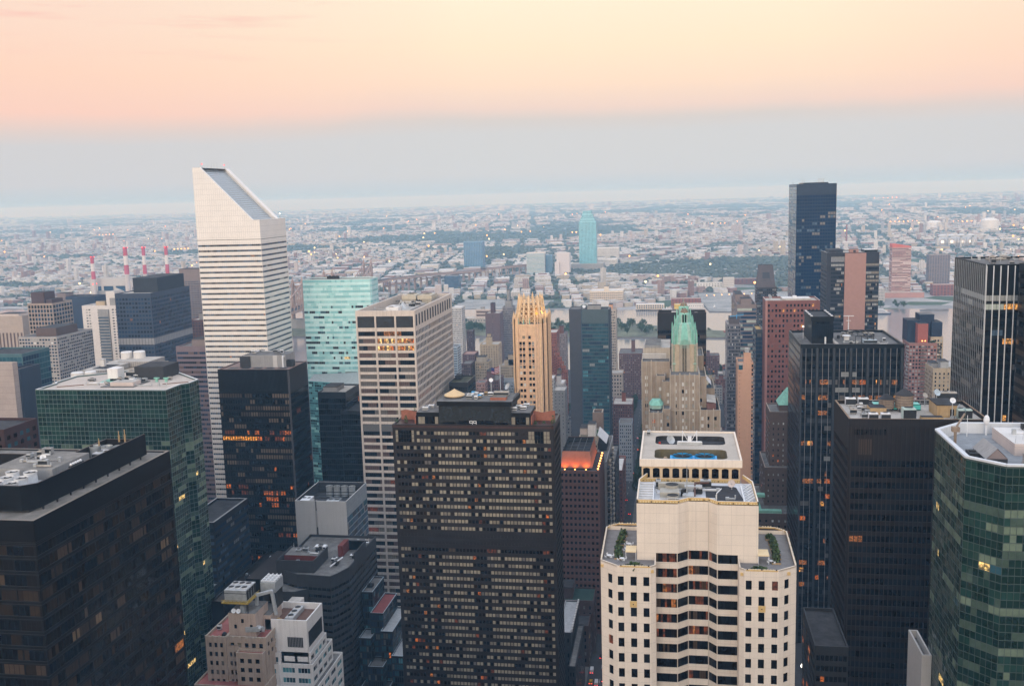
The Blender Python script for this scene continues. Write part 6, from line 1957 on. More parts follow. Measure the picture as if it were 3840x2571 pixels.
# ---- further towers ---------------------------------------------------------------------
P_br = Pal([(g_blk, 7), (g_brn, 4), (bl_tan2, 2.0), (lit_r, .6), (bl_tan, .5)], (2, 6))
simple('office_tower', 'dark brown office slab standing behind the green capped hotel', -12.4, 25.2, 780, 798.4, 166, mat('brown_black', (.018, .015, .015), .45, .2, .2, spec=.2, panel=(1.5, 30, .05, .55)), F(24, 4.1, P_br, .9, .2, .8, top=13, m=.4), None, roof_d, (2.2, .5), capm=mat('tan_cap', (.26, .17, .11), .8))
ac_unit(1, 786, 163.8, 5, 3, 2.4, 'white plant box on the dark brown slab roof behind the hotel', m=metal_w)
ac_unit(17.5, 785, 163.8, 3, 2, 1.6, 'white dome unit on the dark brown slab roof behind the hotel', m=metal_w)

# slab with a blank grey side and a teal front
B = Bld('office_tower', 'slab tower with a blank charcoal flank and a teal glass front', 'office building', (-77, 915, 0), 46)
P_sl = Pal([(g_teal, 6), (glass('glass_petrol', (.025, .075, .10)), 8), (g_navy, 3), (g_teal2, .8), (bl_gry, .3)], (1, 4))
flank = mat('charcoal_flank', (.075, .077, .088), .8, .08, .3, panel=(40, 7, .05, .8))
B.rect(-94.5, -83.5, 900, 922, 0, 155.5, flank, None, None, None, roof_g, (.6, .4))
B.rect(-82.8, -58.6, 899, 920, 0, 155.2, mat('petrol_frame', (.05, .085, .10), .4, .1, .3, spec=.5), F(15, 3.35, P_sl, .93, .10, .80, top=12.5, m=.2, rec=.12, jit=.006), None, None, roof_d, (.8, .4), grey_c)
m = B.part('louvre', MB())
for k in range(24):
    m.box(-82.4+k, -82.0+k, 898.8, 899, 143.6, 154.4, mat('petrol_louvre', (.09, .13, .15), .5), bottom=False)
m = B.part('slot', MB()); m.box(-83.5, -82.8, 900, 918, 0, 154, g_navl)
m = B.part('blank_end', MB()); m.box(-58.55, -57.0, 899.5, 919.5, 0, 155, mat('navy_end', (.03, .045, .065), .5, .2, .2))
m = B.part('penthouse', MB()); m.box(-78, -66, 905, 915, 154, 158, grey_c, roof_d)
B.done()
dish(-81, 904, 154.5, 1.6, 'white dish on the corner of the teal fronted slab', None, .2, 1.8)

P_tw = Pal([(glass('glass_ink', (.003, .016, .050), .1, .12), 10), (g_navy, 4), (bl_grd, 1.0), (lit_d, .1)], (1, 3))
P_tw2 = Pal([(MATS['glass_ink'], 5), (bl_grd, 2.5), (g_navl, 1)], (1, 4))
B = Bld('skyscraper', 'very tall plain dark glass slab rising above the skyline', 'skyscraper', (164, 1238, 0), 47)
x0, x1, y0, y1, zt = 141.3, 186.0, 1200, 1277, 263.5
rgw = random.Random(21)
ov = {i: Pal([(MATS['glass_ink'], 9), (bl_grd, rgw.choice([.1, .8, 2.2, 3.2])), (g_navl, .8)], (1, 2)) for i in range(70)}
for i in (0, 1, 2, 3, 4):
    ov[i] = Pal([(MATS['glass_ink'], 1)], (9, 9))
fw = F(15, 3.9, P_tw, .86, .12, .84, top=12.5, m=.5, over=ov)
B.rect(x0, x1, y0, y1, 0, zt, mat('ink_frame', (.007, .018, .042), .3, .2, .3, spec=.25), fw, None, F(24, 3.9, Pal([(g_grey, 3), (g_navl, 2), (bl_gry, 3)], (4, 10)), .9, .08, .92, top=3), roof_d, (.8, .6), mat('ink_cap', (.06, .07, .085), .5))
m = B.part('penthouse', MB()); m.prism([(150, 1215), (180, 1215), (180, 1260), (150, 1260)], zt-1, zt+1.4, black_m, roof_d, .9)
B.done()
for k, (xx, hh) in enumerate(((150.5, 8.5), (153.2, 6.5), (158, 2.2), (162, 2.6), (168, 4), (171.3, 6.2), (174.6, 6.8), (177, 4), (142.8, 3))):
    mast_thing(xx, 1225+k*3, zt, hh, 'thin aerial on the roof of the very tall dark glass slab', .22, metal_g, 'aerials on the tall dark slab')
b_ = MB()
for xx in (171.5, 176.5):
    b_.bar((xx, 1240, zt), (xx, 1240, zt+6.2), .35, metal_g)
for z_ in (2, 4, 6):
    b_.bar((170, 1240, zt+z_), (178, 1240, zt+z_), .3, metal_g)
one('antenna_rack', b_, 'ladder shaped aerial rack on the tall dark slab', 'antenna', None, (174, 1240, zt))

P_dg = Pal([(g_dark, 7), (g_blk, 5), (bl_gry, 2), (bl_beige2, 2), (lit_d, .6), (lit_a, .2)], (1, 3))
P_dgl = Pal([(bl_beige2, 4), (bl_gry, 3), (g_dark, 2)], (2, 6))
B = Bld('office_tower', 'dark tower with a broad windowless pink brick shaft down its front', 'office building', (172, 1018, 0), 48)
x0, x1, y0, y1, zt = 147.2, 195.8, 1000, 1040, 196.4
ov = {0: P_dgl, 4: P_dgl, 13: Pal([(lit_a, 1), (lit_d, 3), (bl_beige2, 4), (g_dark, 4)], (1, 3)), 2: P_dgl, 9: P_dgl}
f = F(1, 3.85, P_dg, 1, .30, .88, top=10.5, rec=0, cols=[(.085+.028*i, .108+.028*i) for i in range(9)]+[(.745+.028*i, .768+.028*i) for i in range(9)], over=ov)
dgm = mat('dark_granite', (.026, .026, .034), .5, .2, .3, spec=.2)
B.rect(x0, x1, y0, y1, 0, zt, dgm, f, None, F(14, 3.85, P_dark, .6, .3, .88, top=10), roof_l, (.8, .5), metal_g)
m = B.part('brick_shaft', MB()); m.box(163.8, 183.4, 998.6, 1000, 0, zt-.6, pink_br, bottom=False); m.box(168.5, 176.5, 1000, 1008, zt-2, zt+3, pink_br, roof_d); m.box(171.5, 173.8, 999.8, 1000, zt+.3, zt+2.2, grey_d)
m = B.part('louvre', MB())
for k in range(17):
    m.box(151.3+k*.75, 151.6+k*.75, 999.8, 1000, zt-9, zt-4, metal_g, bottom=False)
m = B.part('penthouse', MB()); m.box(150, 163, 1006, 1030, zt-1, zt+2.5, dgm, roof_d); m.box(184, 196, 1010, 1030, zt-1, zt+1.6, black_m, roof_w)
B.done()

B = Bld('office_tower', 'red granite tower with small square punched windows, some glowing amber', 'office building', (96, 848, 0), 49)
P_rd = Pal([(g_blk, 8), (g_dark, 6), (bl_pur, 1.2), (lit_a, .30), (lit_d, .5)], (1, 1))
P_rdl = Pal([(g_blk, 4), (g_dark, 4), (lit_a, 3)], (1, 4))
x0, x1, y0, y1, zt = 74.8, 117.4, 830, 861, 169.1
rs = random.Random(4)
ms = {(r, c): rs.random() < .17 for r in range(45) for c in range(15)}
ov = {4: Pal([(g_blk, 4), (lit_a, 2)], (1, 5)), 17: P_rd}
f = F(14, 4.2, P_rd, .50, .38, .90, top=2.6, rec=.4, mode='win', m=.9, over=ov, skip=lambda r, c: ms.get((r, c), False))
B.rect(x0, x1, y0, y1, 0, zt, red_gr, f, None, None, roof_l, (1.2, .6), mat('pale_cap', (.52, .47, .43), .7))
m = B.part('edge_strip', MB()); m.box(x0-.5, x0+1.3, y0-.12, y0+.3, 0, zt-.3, mat('pink_strip', (.33, .17, .15), .5), bottom=False)
m = B.part('penthouse', MB()); m.box(x0+14, x1-6, y0+8, y1-6, zt-1.2, zt+.6, roof_l, roof_w); m.box(97.5, 100.5, 842, 846, zt-1, zt+2.4, metal_w)
B.done(100)
dish(79, 845, zt-1, 2.0, 'pale crane shaped dish at the roof corner of the red granite tower', grey_c, .8, 1.5)

B = Bld('apartment_tower', 'slim dark balconied tower with a sloping wedge top', 'apartment tower', (113, 1266, 0), 50)
P_wd = Pal([(g_dark, 5), (g_navl, 3), (bl_gry, 2)], (1, 2))
wdm = mat('wedge_brown', (.11, .095, .10), .7, .15, .2)
f = F(10, 3.3, P_wd, .7, .25, .8, top=26, m=.4)
B.rect(101.5, 124.8, 1250, 1282, 0, 140, wdm, F(10, 3.3, P_wd, .7, .25, .8, top=2, m=.4), None, F(10, 3.3, P_wd, .7, .25, .8, top=2, m=.4), roof_d)
m = B.part('wedge_top', MB())
m.poly([(102.5, 1252, 140), (123.8, 1252, 140), (121.5, 1262, 166), (104.8, 1262, 166)], wdm); m.poly([(104.8, 1262, 166), (121.5, 1262, 166), (121.5, 1276, 166), (104.8, 1276, 166)], roof_d)
m.poly([(102.5, 1280, 140), (102.5, 1252, 140), (104.8, 1262, 166), (104.8, 1276, 166)], wdm); m.poly([(123.8, 1252, 140), (123.8, 1280, 140), (121.5, 1276, 166), (121.5, 1262, 166)], wdm)
m.poly([(108.5, 1255.6, 150), (117.5, 1255.6, 150), (117, 1258.5, 157.5), (109, 1258.5, 157.5)], mat('wedge_dark', (.05, .055, .07), .5))
for k in range(22):
    m = B.part('balcony', MB()); z_ = 138-k*3.3
    m.box(100.6, 102, 1248.6, 1264, z_, z_+1.1, grey_d); m.box(124.4, 126, 1248.6, 1264, z_, z_+1.1, grey_d); m.box(104, 122, 1248.9, 1250, z_, z_+.9, grey_d)
B.done()

B = Bld('office_tower', 'grey brown shafted tower with mint glass ribbons and stepped roof blocks', 'office building', (68, 1005, 0), 51)
P_88 = Pal([(bl_lgrn, 4), (g_teal, 3), (g_navy, 4), (g_navl, 3), (bl_pur, .8)], (3, 10))
x0, x1, y0, y1, zt = 59.6, 77.6, 960, 1050, 151.5
B.rect(x0, x1, y0, y1, 0, zt, taupe, F(14, 3.75, P_88, .98, .22, .86, top=3.2, m=.3), None, F(8, 3.75, P_dark, .35, 0, 1, top=3), roof_g, (2.0, .8))
m = B.part('penthouse', MB()); m.box(64, 74, 972, 990, zt-2, zt+4, taupe, roof_d); m.box(60.5, 68, 1000, 1040, zt-2, zt+5.4, taupe, roof_d)
B.done()
simple('apartment_tower', 'grey gridded tower with a pale top frame beside the river', 47.4, 59.2, 900, 930, 140.5, mat('grey_grid', (.20, .195, .21), .75, .1, .3), F(9, 3.1, Pal([(g_navy, 6), (g_dark, 4), (bl_gry, 3), (bl_wht, .6)], (1, 1)), .62, .22, .80, top=1.2), None, roof_l, pents=[(.2, .95, .2, .8, 5, MATS['wedge_brown'])], capm=mat('pale_cap2', (.5, .45, .45), .7))
b_ = MB(); b_.bar((50, 905, 147), (62, 903, 148.6), .5, blue_p); b_.bar((56, 904, 145), (56, 904, 149), .5, blue_p); one('roof_crane', b_, 'small blue crane arm above the grey gridded tower', 'crane', None, (56, 904, 145))

B = Bld('apartment_tower', 'slim peach brick tower with a rounded glass corner and a square roof tower', 'apartment tower', (54.5, 770, 0), 53)
x0, x1, y0, y1, zt = 48.0, 59.6, 760, 782, 130.3
B.rect(x0, x1-1.6, y0, y1, 0, zt, peach_br, F(1, 3.2, P_dark, 1, .55, .66, top=3, cols=[(.12, .19)], jit=0), None, None, roof_g, (1.0, .4))
B.rect(x1-1.6, x1, y0+.6, y1, 0, zt-.6, peach_br, F(1, 3.2, P_res, 1, .2, .9, top=1, cols=[(.2, .9)]), F(5, 3.2, P_res, .5, .2, .8, top=1), None, roof_g)
m = B.part('roof_tower', MB()); m.box(52.8, 58.0, 763, 770, zt-1, 137, peach_br, roof_d); m.box(53.6, 56.6, 764, 769, 137, 140, metal_g, roof_l)
m = B.part('round_corner', MB()); m.cyl(50.2, 761.6, 124.4, 128.0, 2.3, g_teal, 14); m.cyl(50.2, 761.6, 128, 129.6, 2.5, pinkwh, 14); m.cyl(50.2, 761.6, 122, 124.4, 2.3, peach_br, 14)
for k in range(20):
    m = B.part('balcony', MB()); z_ = 122-k*3.2; m.box(59.6, 61.0, 764, 769, z_, z_+1.0, grey_c)
B.done()
simple('office_tower', 'thin navy glass tower with a sandy roof wedged beside the red granite tower', 69.2, 75.2, 860, 892, 141.3, mat('navy_frame', (.04, .05, .065), .4, .15, .2, spec=.5), F(5, 3.6, P_blue, .9, .1, .9, top=3, m=.1), None, mat('sandy_roof', (.42, .27, .10), .9), (1.4, .5))

B = Bld('apartment_tower', 'pink brick apartment tower with bay balconies and a red roof house', 'apartment tower', (215, 915, 0), 55)
P_ap = Pal([(g_dark, 5), (g_grey, 3), (bl_gry, 4), (bl_wht, 1), (lit_d, .15)], (1, 1))
pb = mat('rosy_brick', (.30, .16, .145), .85, .12, .4)
B.rect(203, 226, 900, 925, 0, 123, pb, F(9, 3.05, P_ap, .66, .25, .82, top=2, m=.3), None, F(8, 3.05, P_ap, .6, .25, .82, top=2), roof_g, (1.0, .4), brick_t)
B.rect(222, 232.5, 906, 930, 0, 127.5, brick_t, F(4, 3.05, P_ap, .6, .25, .82, top=2), None, None, roof_d, (.6, .4))
m = B.part('penthouse', MB()); m.box(210.5, 219, 903, 914, 122, 139.5, mat('red_tower_brick', (.36, .12, .10), .85), roof_d); m.box(203.5, 214, 912, 930, 122, 141.5, navy_w, roof_d); m.box(215, 227, 916, 934, 122, 146, navy_w, roof_g); m.box(224, 233, 912, 932, 126, 139.5, navy_w, roof_d)
for k in range(36):
    m = B.part('balcony', MB()); z_ = 119-k*3.05; m.box(201.6, 203, 900, 906, z_, z_+1, grey_c); m.box(212.5, 217, 898.8, 900, z_, z_+1, bl_grd); m.box(228, 231, 904.8, 906, z_, z_+1, grey_d)
B.done()
shrub(223.6, 905, 122, 2.4, 2.4, 'roof terrace greenery on the pink brick apartment tower', None, 4)
for xx in (214, 216.5):
    b_ = MB(); b_.ball(xx, 901.5, 124.6, .5, lamp_a, 8, 5); b_.box(xx-.1, xx+.1, 901.4, 901.6, 122.2, 124.4, metal_d); one('terrace_lamp', b_, 'amber lamp on the roof terrace of the pink apartment tower', 'lamp', 'amber terrace lamps', (xx, 901.5, 122.2))
simple('apartment_tower', 'tan slim apartment block with a grey centre strip before the tall black tower', 198.7, 211.9, 800, 825, 118.5, brick_t, F(4, 3.1, P_res, .34, .25, .8, top=3), None, roof_g, pents=[(.45, .9, .1, .6, 5, metal_g), (.05, .5, .4, .9, 2.5, grey_c)])

# green pyramid roofed hotel seen past the black tower
B = Bld('hotel_tower', 'old brown brick hotel with green copper pyramid roofs half hidden by the black tower', 'hotel', (70, 650, 0), 57)
old = mat('old_brown_brick', (.12, .085, .07), .85, .15, .4, streak=.3)
P_ob = Pal([(bl_gry, 3), (g_dark, 4), (lit_o, .35), (bl_wht, 1)], (1, 1))
B.rect(60.7, 84, 640, 668, 0, 118.5, old, F(7, 3.5, P_ob, .26, .3, .68, top=6, mode='win', m=.8), None, F(6, 3.5, P_ob, .3, .3, .7, top=6), roof_g, (1.0, .5), beige_st)
B.rect(57.2, 86, 632, 672, 0, 84, old, F(9, 3.5, P_ob, .26, .3, .68, top=3, mode='win', m=.8), None, F(6, 3.5, P_ob, .3, .3, .7, top=3), roof_g, (1.0, .5), beige_st)
B.rect(50, 90, 612, 676, 0, 60, old, F(10, 3.5, P_ob, .3, .3, .7, top=3, m=.8), None, None, roof_g, (1.0, .5), beige_st)
m = B.part('copper_roof', MB())
m.prism([(66.6, 646), (80, 646), (80, 662), (66.6, 662)], 121.5, 131.5, copper, None, .12)
m.box(52, 57, 626, 631, 66, 67.6, copper); m.box(50.5, 66, 613, 617, 59.6, 61.4, copper); m.box(50.5, 54, 617, 630, 59.6, 61.4, copper)
m = B.part('belvedere', MB()); m.box(67.2, 79.4, 646.6, 661.4, 117, 121.7, old)
B.done(60)
simple('office_block', 'small dark blue grey block with a sunken roof right of the cream tower', 30.5, 41.5, 610, 640, 78.5, mat('slate_block', (.045, .052, .062), .5, .2, .2), F(8, 3.7, P_dark, .9, .3, .8, top=4), None, roof_g, (2.5, 1.2), capm=grey_c)

# ================================================================== towers on the left
simple('office_tower', 'mauve stone office block with dark ribbon windows tucked behind the slanted white tower', -376, -341, 700, 735, 153, purp, F(1, 3.7, Pal([(g_navy, 4), (g_dark, 4), (bl_pur, 3)], (1, 3)), 1, .3, .75, top=3.5, cols=[(.02, .98)], sub=22, mull=purp), False, roof_g, pents=[(.28, .6, .2, .6, 4.5, taupe)])
m = MB(); m.cyl(-348, 716, 152, 155.5, 4.6, metal_w, 18, top=roof_l); one('roof_tank', m, 'round pale tank on the mauve office block beside the slanted tower', 'tank', None, (-348, 716, 152))
B = Bld('office_block', 'pale ribbed office block with white roof tanks behind the green octagon', 'office building', (-340, 560, 0), 61)
ribm = mat('ribbed_concrete', (.33, .31, .29), .8, .08, .3, panel=(1.5, 40, .14, .45))
B.rect(-351.5, -322, 520, 589, 0, 160.5, ribm, F(14, 60, Pal([(bl_grd, 1)], (1, 1)), .3, 0, .6, top=4), None, None, mat('tan_roof', (.44, .37, .29), .9, .15, .1), (.8, .5), roof_l)
m = B.part('roof_step', MB()); m.box(-352, -337, 540, 586, 159.5, 163, ribm, roof_l); m.box(-345, -324, 568, 588, 159.5, 163.5, ribm, roof_l); m.box(-348, -339, 545, 560, 163, 163.2, roof_d)
B.done()
for k, (xx, yy, r_, z_, lb) in enumerate(((-347.5, 583, 3.6, 163, 'left of the pair at the back'), (-338.6, 583, 3.7, 163.3, 'right of the pair at the back'), (-346.5, 527, 3.6, 159.7, 'nearest to the green octagon'), (-340.0, 530, 3.3, 159.7, 'second from the green octagon'))):
    m = MB(); m.cyl(xx, yy, z_, z_+4.2, r_, roof_w, 20, top=roof_l); m.cyl(xx, yy, z_+4.2, z_+4.6, r_*.97, metal_w, 20, r_*.9, top=roof_w)
    one('roof_tank', m, 'squat white round tank on the ribbed block, %s' % lb, 'tank', None, (xx, yy, z_))
m = MB(); m.box(-347, -344.6, 552, 554.6, 163, 167.4, roof_w); m.box(-347.2, -344.4, 551.8, 554.8, 167.4, 167.8, metal_g); one('roof_house', m, 'small white stair box between the tanks on the ribbed block', 'roof house', None, (-346, 553, 163))
P_w40 = Pal([(g_dark, 5), (g_navl, 3), (bl_gry, 3), (lit_a, .1)], (1, 1))
B = Bld('apartment_tower', 'slim white apartment tower with small square windows and a grey balcony strip', 'apartment tower', (-600, 975, 0), 62)
white40 = mat('bright_white_brick', (.66, .62, .59), .8, .06, .3)
B.rect(-618.9, -575, 960, 990, 0, 157, white40, F(1, 2.95, P_w40, 1, .3, .72, top=3, cols=[(.10, .145), (.17, .215), (.40, .48), (.50, .56), (.78, .83), (.87, .92)]), F(7, 2.95, P_w40, .4, .3, .72, top=3), None, roof_l, (1, .5))
m = B.part('balcony_strip', MB()); m.box(-600, -588, 958.6, 960, 0, 153, grey_c, bottom=False)
for k in range(44):
    m.box(-599.6, -588.4, 958.2, 958.6, 6+k*3.2, 7.4+k*3.2, g_navl)
m = B.part('penthouse', MB()); m.box(-606, -596, 966, 980, 156, 161, brick_t, roof_d); m.box(-595, -585, 968, 984, 156, 171, white40, roof_l); m.box(-590, -580, 966, 976, 156, 164, grey_c, roof_d)
B.done()
P_db = Pal([(g_navy, 6), (g_dark, 5), (lit_d, .06)], (1, 2))
B = Bld('office_tower', 'broad navy office tower with a pale louvre belt and a dark roof box', 'office building', (-512, 918, 0), 63)
dbm = mat('navy_frame2', (.018, .032, .065), .45, .15, .2, spec=.5)
B.rect(-531.7, -494.5, 880, 958, 0, 176.9, dbm, F(11, 3.95, P_db, .66, .2, .72, top=3.6, m=.6), F(26, 3.95, P_db, .66, .2, .72, top=3.6, m=.6), None, roof_l, (.8, .8), dbm)
m = B.part('louvre_belt', MB()); bm_ = mat('pale_belt', (.27, .27, .275), .6, .1, .3, panel=(3.3, 20, .3, .4)); m.box(-531.9, -494.3, 879.8, 880, 127.2, 133.4, bm_, bottom=False); m.box(-494.5, -494.3, 880, 958, 127.2, 133.4, bm_, bottom=False)
m = B.part('penthouse', MB()); m.box(-521, -483+-12.5, 896, 950, 176, 190.5, mat('navy_box', (.025, .03, .04), .6, .2, .2), roof_d)
B.done()
simple('apartment_tower', 'dark navy slab tower seen edge on left of the white apartment tower', -696.5, -660, 1050, 1075, 158, mat('navy_flank', (.014, .036, .08), .5, .1, .1, spec=.5), None, False, roof_d)
simple('apartment_tower', 'dim grey brown tower joined to the left of the navy slab', -719, -697, 1060, 1085, 156, taupe, F(9, 3.1, P_far, .5, .3, .75, top=2), False, roof_g, pents=[(.1, .6, .2, .8, 5, taupe)])
B = Bld('apartment_tower', 'brown and cream tower with deep framed windows and a plum roof house', 'apartment tower', (-660, 965, 0), 64)
B.rect(-675, -646, 950, 985, 0, 161, mat('cream_frame', (.36, .29, .24), .8, .1, .3), F(8, 4.4, Pal([(g_dark, 5), (g_brn, 3), (g_navy, 2)], (1, 1)), .66, .15, .85, top=1.5), F(7, 4.4, Pal([(g_dark, 5), (g_navy, 3)], (1, 2)), .7, .15, .85, top=1.5), None, roof_d)
m = B.part('penthouse', MB()); m.box(-674, -659, 956, 975, 160, 172, mat('plum_house', (.095, .065, .07), .8), roof_d); m.box(-657, -650, 956, 975, 160, 164.5, MATS['plum_house'], roof_d)
B.done()
B = Bld('apartment_tower', 'pale grey tower with a tight grid of windows and a brown roof house', 'apartment tower', (-566, 828, 0), 65)
gr_m = mat('pale_grid', (.40, .37, .35), .8, .08, .3)
B.rect(-580.6, -543, 800, 856, 0, 146.5, gr_m, F(13, 2.9, Pal([(g_dark, 5), (g_navy, 4), (bl_gry, 2), (bl_wht, .4)], (1, 1)), .66, .25, .80, top=1.2), F(19, 2.9, Pal([(g_dark, 5), (g_navy, 4), (bl_gry, 2)], (1, 1)), .6, .25, .8, top=1.2), None, roof_g)
m = B.part('penthouse', MB()); m.box(-581+10, -551, 812, 845, 145.5, 153, mat('brown_house', (.12, .085, .075), .8), roof_d)
B.done()
simple('office_tower', 'cream fluted tower cut off by the left edge', -760, -718.5, 1000, 1030, 142, mat('cream_fluted', (.42, .35, .30), .85, .08, .3), F(9, 60, Pal([(bl_pur, 1)], (1, 1)), .45, 0, .85, top=10, nrow=2), False, roof_l, pents=[(.2, .8, .2, .8, 2, pinkwh)])
simple('office_tower', 'teal glass tower at the left edge behind the pinkish stone slab', -470, -434, 600, 630, 163.5, mat('teal_frame', (.06, .13, .15), .4, .15, .2, spec=.5), F(12, 3.8, Pal([(g_teal, 5), (g_navy, 4)], (2, 6)), .9, .1, .9, top=2), None, roof_d)
simple('office_tower', 'pinkish stone slab with faint panel joints at the left edge', -420, -383, 520, 524.5, 171, mat('pink_panel', (.40, .335, .305), .8, .08, .2, panel=(20, 3.4, .08, .65)), None, False, roof_l)
simple('office_tower', 'narrow dark navy slab standing against the pinkish stone slab', -415.6, -407.4, 560, 580, 160.2, mat('navy_flank2', (.018, .035, .062), .5, .1, .1, spec=.5), None, False, roof_d)
simple('office_block', 'grey stepped block in the shade below the pale grid tower', -430, -402, 590, 620, 105, grey_c, F(9, 3.6, P_res, .5, .25, .75, top=2), None, roof_g, pents=[(.2, .6, .2, .8, 9, grey_c)])
simple('office_block', 'pale stepped block beside the green octagon low on the left', -392, -372, 540, 560, 96, white_br, F(7, 3.5, P_res, .5, .25, .75, top=2), None, roof_g, pents=[(.1, .6, .2, .8, 6, white_br)])
simple('office_block', 'dim teal office block down in the gap by the left edge', -420, -398, 520, 545, 92, MATS['teal_frame'], F(9, 3.6, P_blue, .8, .2, .8, top=2), None, roof_d)
simple('apartment_tower', 'dark plum apartment block clipped by the left edge', -275, -249.5, 330, 350, 178, mat('plum_wall', (.05, .028, .03), .8), F(6, 3.2, Pal([(g_teal, 2), (g_blk, 4), (g_grey, 1)], (1, 1)), .5, .25, .75, top=2), None, roof_d)
simple('apartment_tower', 'grey brown apartment tower peeking out left of the slanted tower', -660, -610, 1250, 1280, 165, taupe, F(12, 3.0, P_far, .7, .35, .8, top=7), False, roof_g, pents=[(.0, .75, .1, .8, 9, taupe)])
simple('apartment_block', 'dull red brick apartment block between the navy tower and the slanted tower', -520, -488, 1000, 1030, 136, mat('dull_brick', (.23, .125, .11), .85, .12, .3), F(9, 3.1, P_far, .4, .3, .7, top=2), False, roof_l, pents=[(.3, .55, .2, .5, 7, roof_l)])
simple('apartment_block', 'mauve brick apartment block right of the slanted white tower', -345, -318, 900, 925, 120, mat('mauve_brick', (.22, .15, .15), .85, .12, .3), F(10, 3.2, P_far, .5, .3, .75, top=4), None, roof_l, pents=[(.2, .6, .2, .8, 4, brick_p)])
simple('office_block', 'low dark block with a pale roof edge between the green octagon and the bronze tower', -274, -254, 500, 545, 84, grey_blk, F(8, 3.8, P_blue, .9, .3, .8, top=3), None, roof_d, (1.2, 1.2), capm=grey_c)
simple('office_block', 'grey glass block down in the gap beside the green octagon', -279, -252, 470, 498, 50, metal_d, F(10, 3.6, P_blue, .85, .2, .85, top=1.5), None, metal_g, pents=[(.2, .7, .3, .8, 3, metal_g)])
simple('office_block', 'dark low block below the brown granite tower at the right', 47, 58, 330, 362, 106, mat('soot_block', (.03, .032, .036), .6, .2, .3), F(7, 3.8, Pal([(g_blk, 8), (lit_o, .5)], (1, 3)), .8, .3, .8, top=2.5), None, roof_d, (1.0, .5))
simple('office_block', 'white edged slab low down between the brown granite tower and the right green tower', 74.2, 77.0, 300, 318, 118.5, grey_p, None, False, roof_g, (2.4, .5))
simple('roof_block', 'low concrete block with a mossy top at the foot of the brown granite tower', 52, 62, 300, 320, 72, grey_c, F(5, 3.8, P_dark, .6, .3, .8, top=3), None, roof_g, pents=[(.2, .8, .2, .8, 3, grey_c)])

# ---- the low fabric between the towers and the river -------------------------------------
def low(name, label, xa, xb, ya, z, y, d, wall, n=6, p=3.1, fr=.45, roof=None, pents=(), cat='apartment block', pal=None, side=True):
    s_ = y/ya
    return simple(name, label, xa*s_, xb*s_, y, y+d, 260+(z-260)*s_, wall, F(n, p, pal or P_res, fr, .25, .72, top=1.4, m=.6), None if side else False, roof or roof_g, (.8, .4), pents=pents, cat=cat)
low('apartment_tower', 'white gridded apartment tower right behind the concrete grid tower', -204.8, -195, 900, 158, 1280, 22, mat('white_grid', (.58, .57, .56), .8, .06, .3), 7, 2.9, .55, roof_w, cat='apartment tower')
low('apartment_block', 'pale teal glass block at the foot of the white gridded tower', -197, -191.5, 860, 127.5, 1150, 20, edge_w, 4, 3, .8, roof_g, pal=P_blue)
B = low('apartment_tower', 'plum slab tower with a blank front and a studded flank by the river', -220.6, -203.1, 1150, 122.4, 1320, 28, mat('plum_slab', (.155, .115, .125), .85, .06, .3), 1, 3, .02, roof_l, [(.3, .55, .3, .7, 13, mat('plum_dark', (.10, .07, .08), .85))], 'apartment tower')
low('apartment_tower', 'grey art deco apartment tower left of the gothic tower', -217, -203.5, 1250, 118.4, 1390, 24, mat('grey_deco', (.25, .235, .245), .85, .1, .3), 11, 3.3, .45, roof_g, [(.2, .8, .2, .8, 9, grey_c), (.38, .62, .3, .7, 24, grey_c)], 'apartment tower')
low('apartment_block', 'tall beige brick block with a square stair tower near the river', -178.7, -161.3, 900, 123.2, 1230, 26, brick_t, 7, 3.3, .3, roof_l, [(.3, .6, .2, .5, 9, brick_t), (.36, .54, .25, .45, 13, brick_t)])
low('apartment_block', 'beige brick block with a planted roof in front of the stair tower block', -163.4, -152.0, 800, 123.8, 1100, 24, mat('sandy_brick', (.40, .325, .235), .85, .12, .3), 7, 3.2, .4, roof_g, [(.05, .75, .2, .7, 5, lime_p)])
low('apartment_block', 'beige block stepping up toward the gothic tower', -150.9, -139, 850, 112, 1120, 26, MATS['sandy_brick'], 6, 3.2, .4, roof_l, [(.25, .95, .2, .8, 6, MATS['sandy_brick']), (.55, .95, .2, .8, 12, MATS['sandy_brick'])])
low('apartment_block', 'thin dark plum slab standing alone before the trees of the island', -233.5, -226.4, 1100, 108.5, 1380, 16, MATS['plum_dark'], 3, 3, .3)
low('apartment_block', 'brown brick block with an orange tiled top near the white gridded tower', -206.4, -194, 950, 106, 1240, 26, brick_p, 6, 3.1, .45, mat('rose_roof', (.35, .22, .19), .9))
low('apartment_block', 'dark brown block before the brick terraces near the grid tower', -186, -177.5, 850, 113.5, 1090, 24, mat('umber_brick', (.12, .085, .085), .85, .15, .3), 5, 3.1, .45)
low('apartment_block', 'plum brick block with a flat grey roof below the flag pole', -142, -129.5, 720, 123.5, 960, 30, brick_p, 8, 3.1, .4, roof_g, [(.2, .5, .2, .8, 8, brick_p)])
low('row_house', 'pale blue fronted row of houses under the flag', -134.5, -124.5, 760, 115.7, 1010, 14, mat('blue_front', (.33, .38, .42), .8, .1, .3), 8, 3.1, .45, roof_g, cat='row house')
low('row_house', 'pink fronted house with ornate windows beside the grassy roofed block', -150.8, -144.2, 740, 117.7, 940, 16, mat('pink_front', (.40, .24, .21), .8, .1, .3), 5, 3.1, .5, roof_g, cat='row house')
low('apartment_block', 'tall red brick slab with a stepped terraced side right of the gothic tower', -115.4, -106.4, 900, 134, 1150, 30, brick_r, 4, 3.1, .3, roof_l)
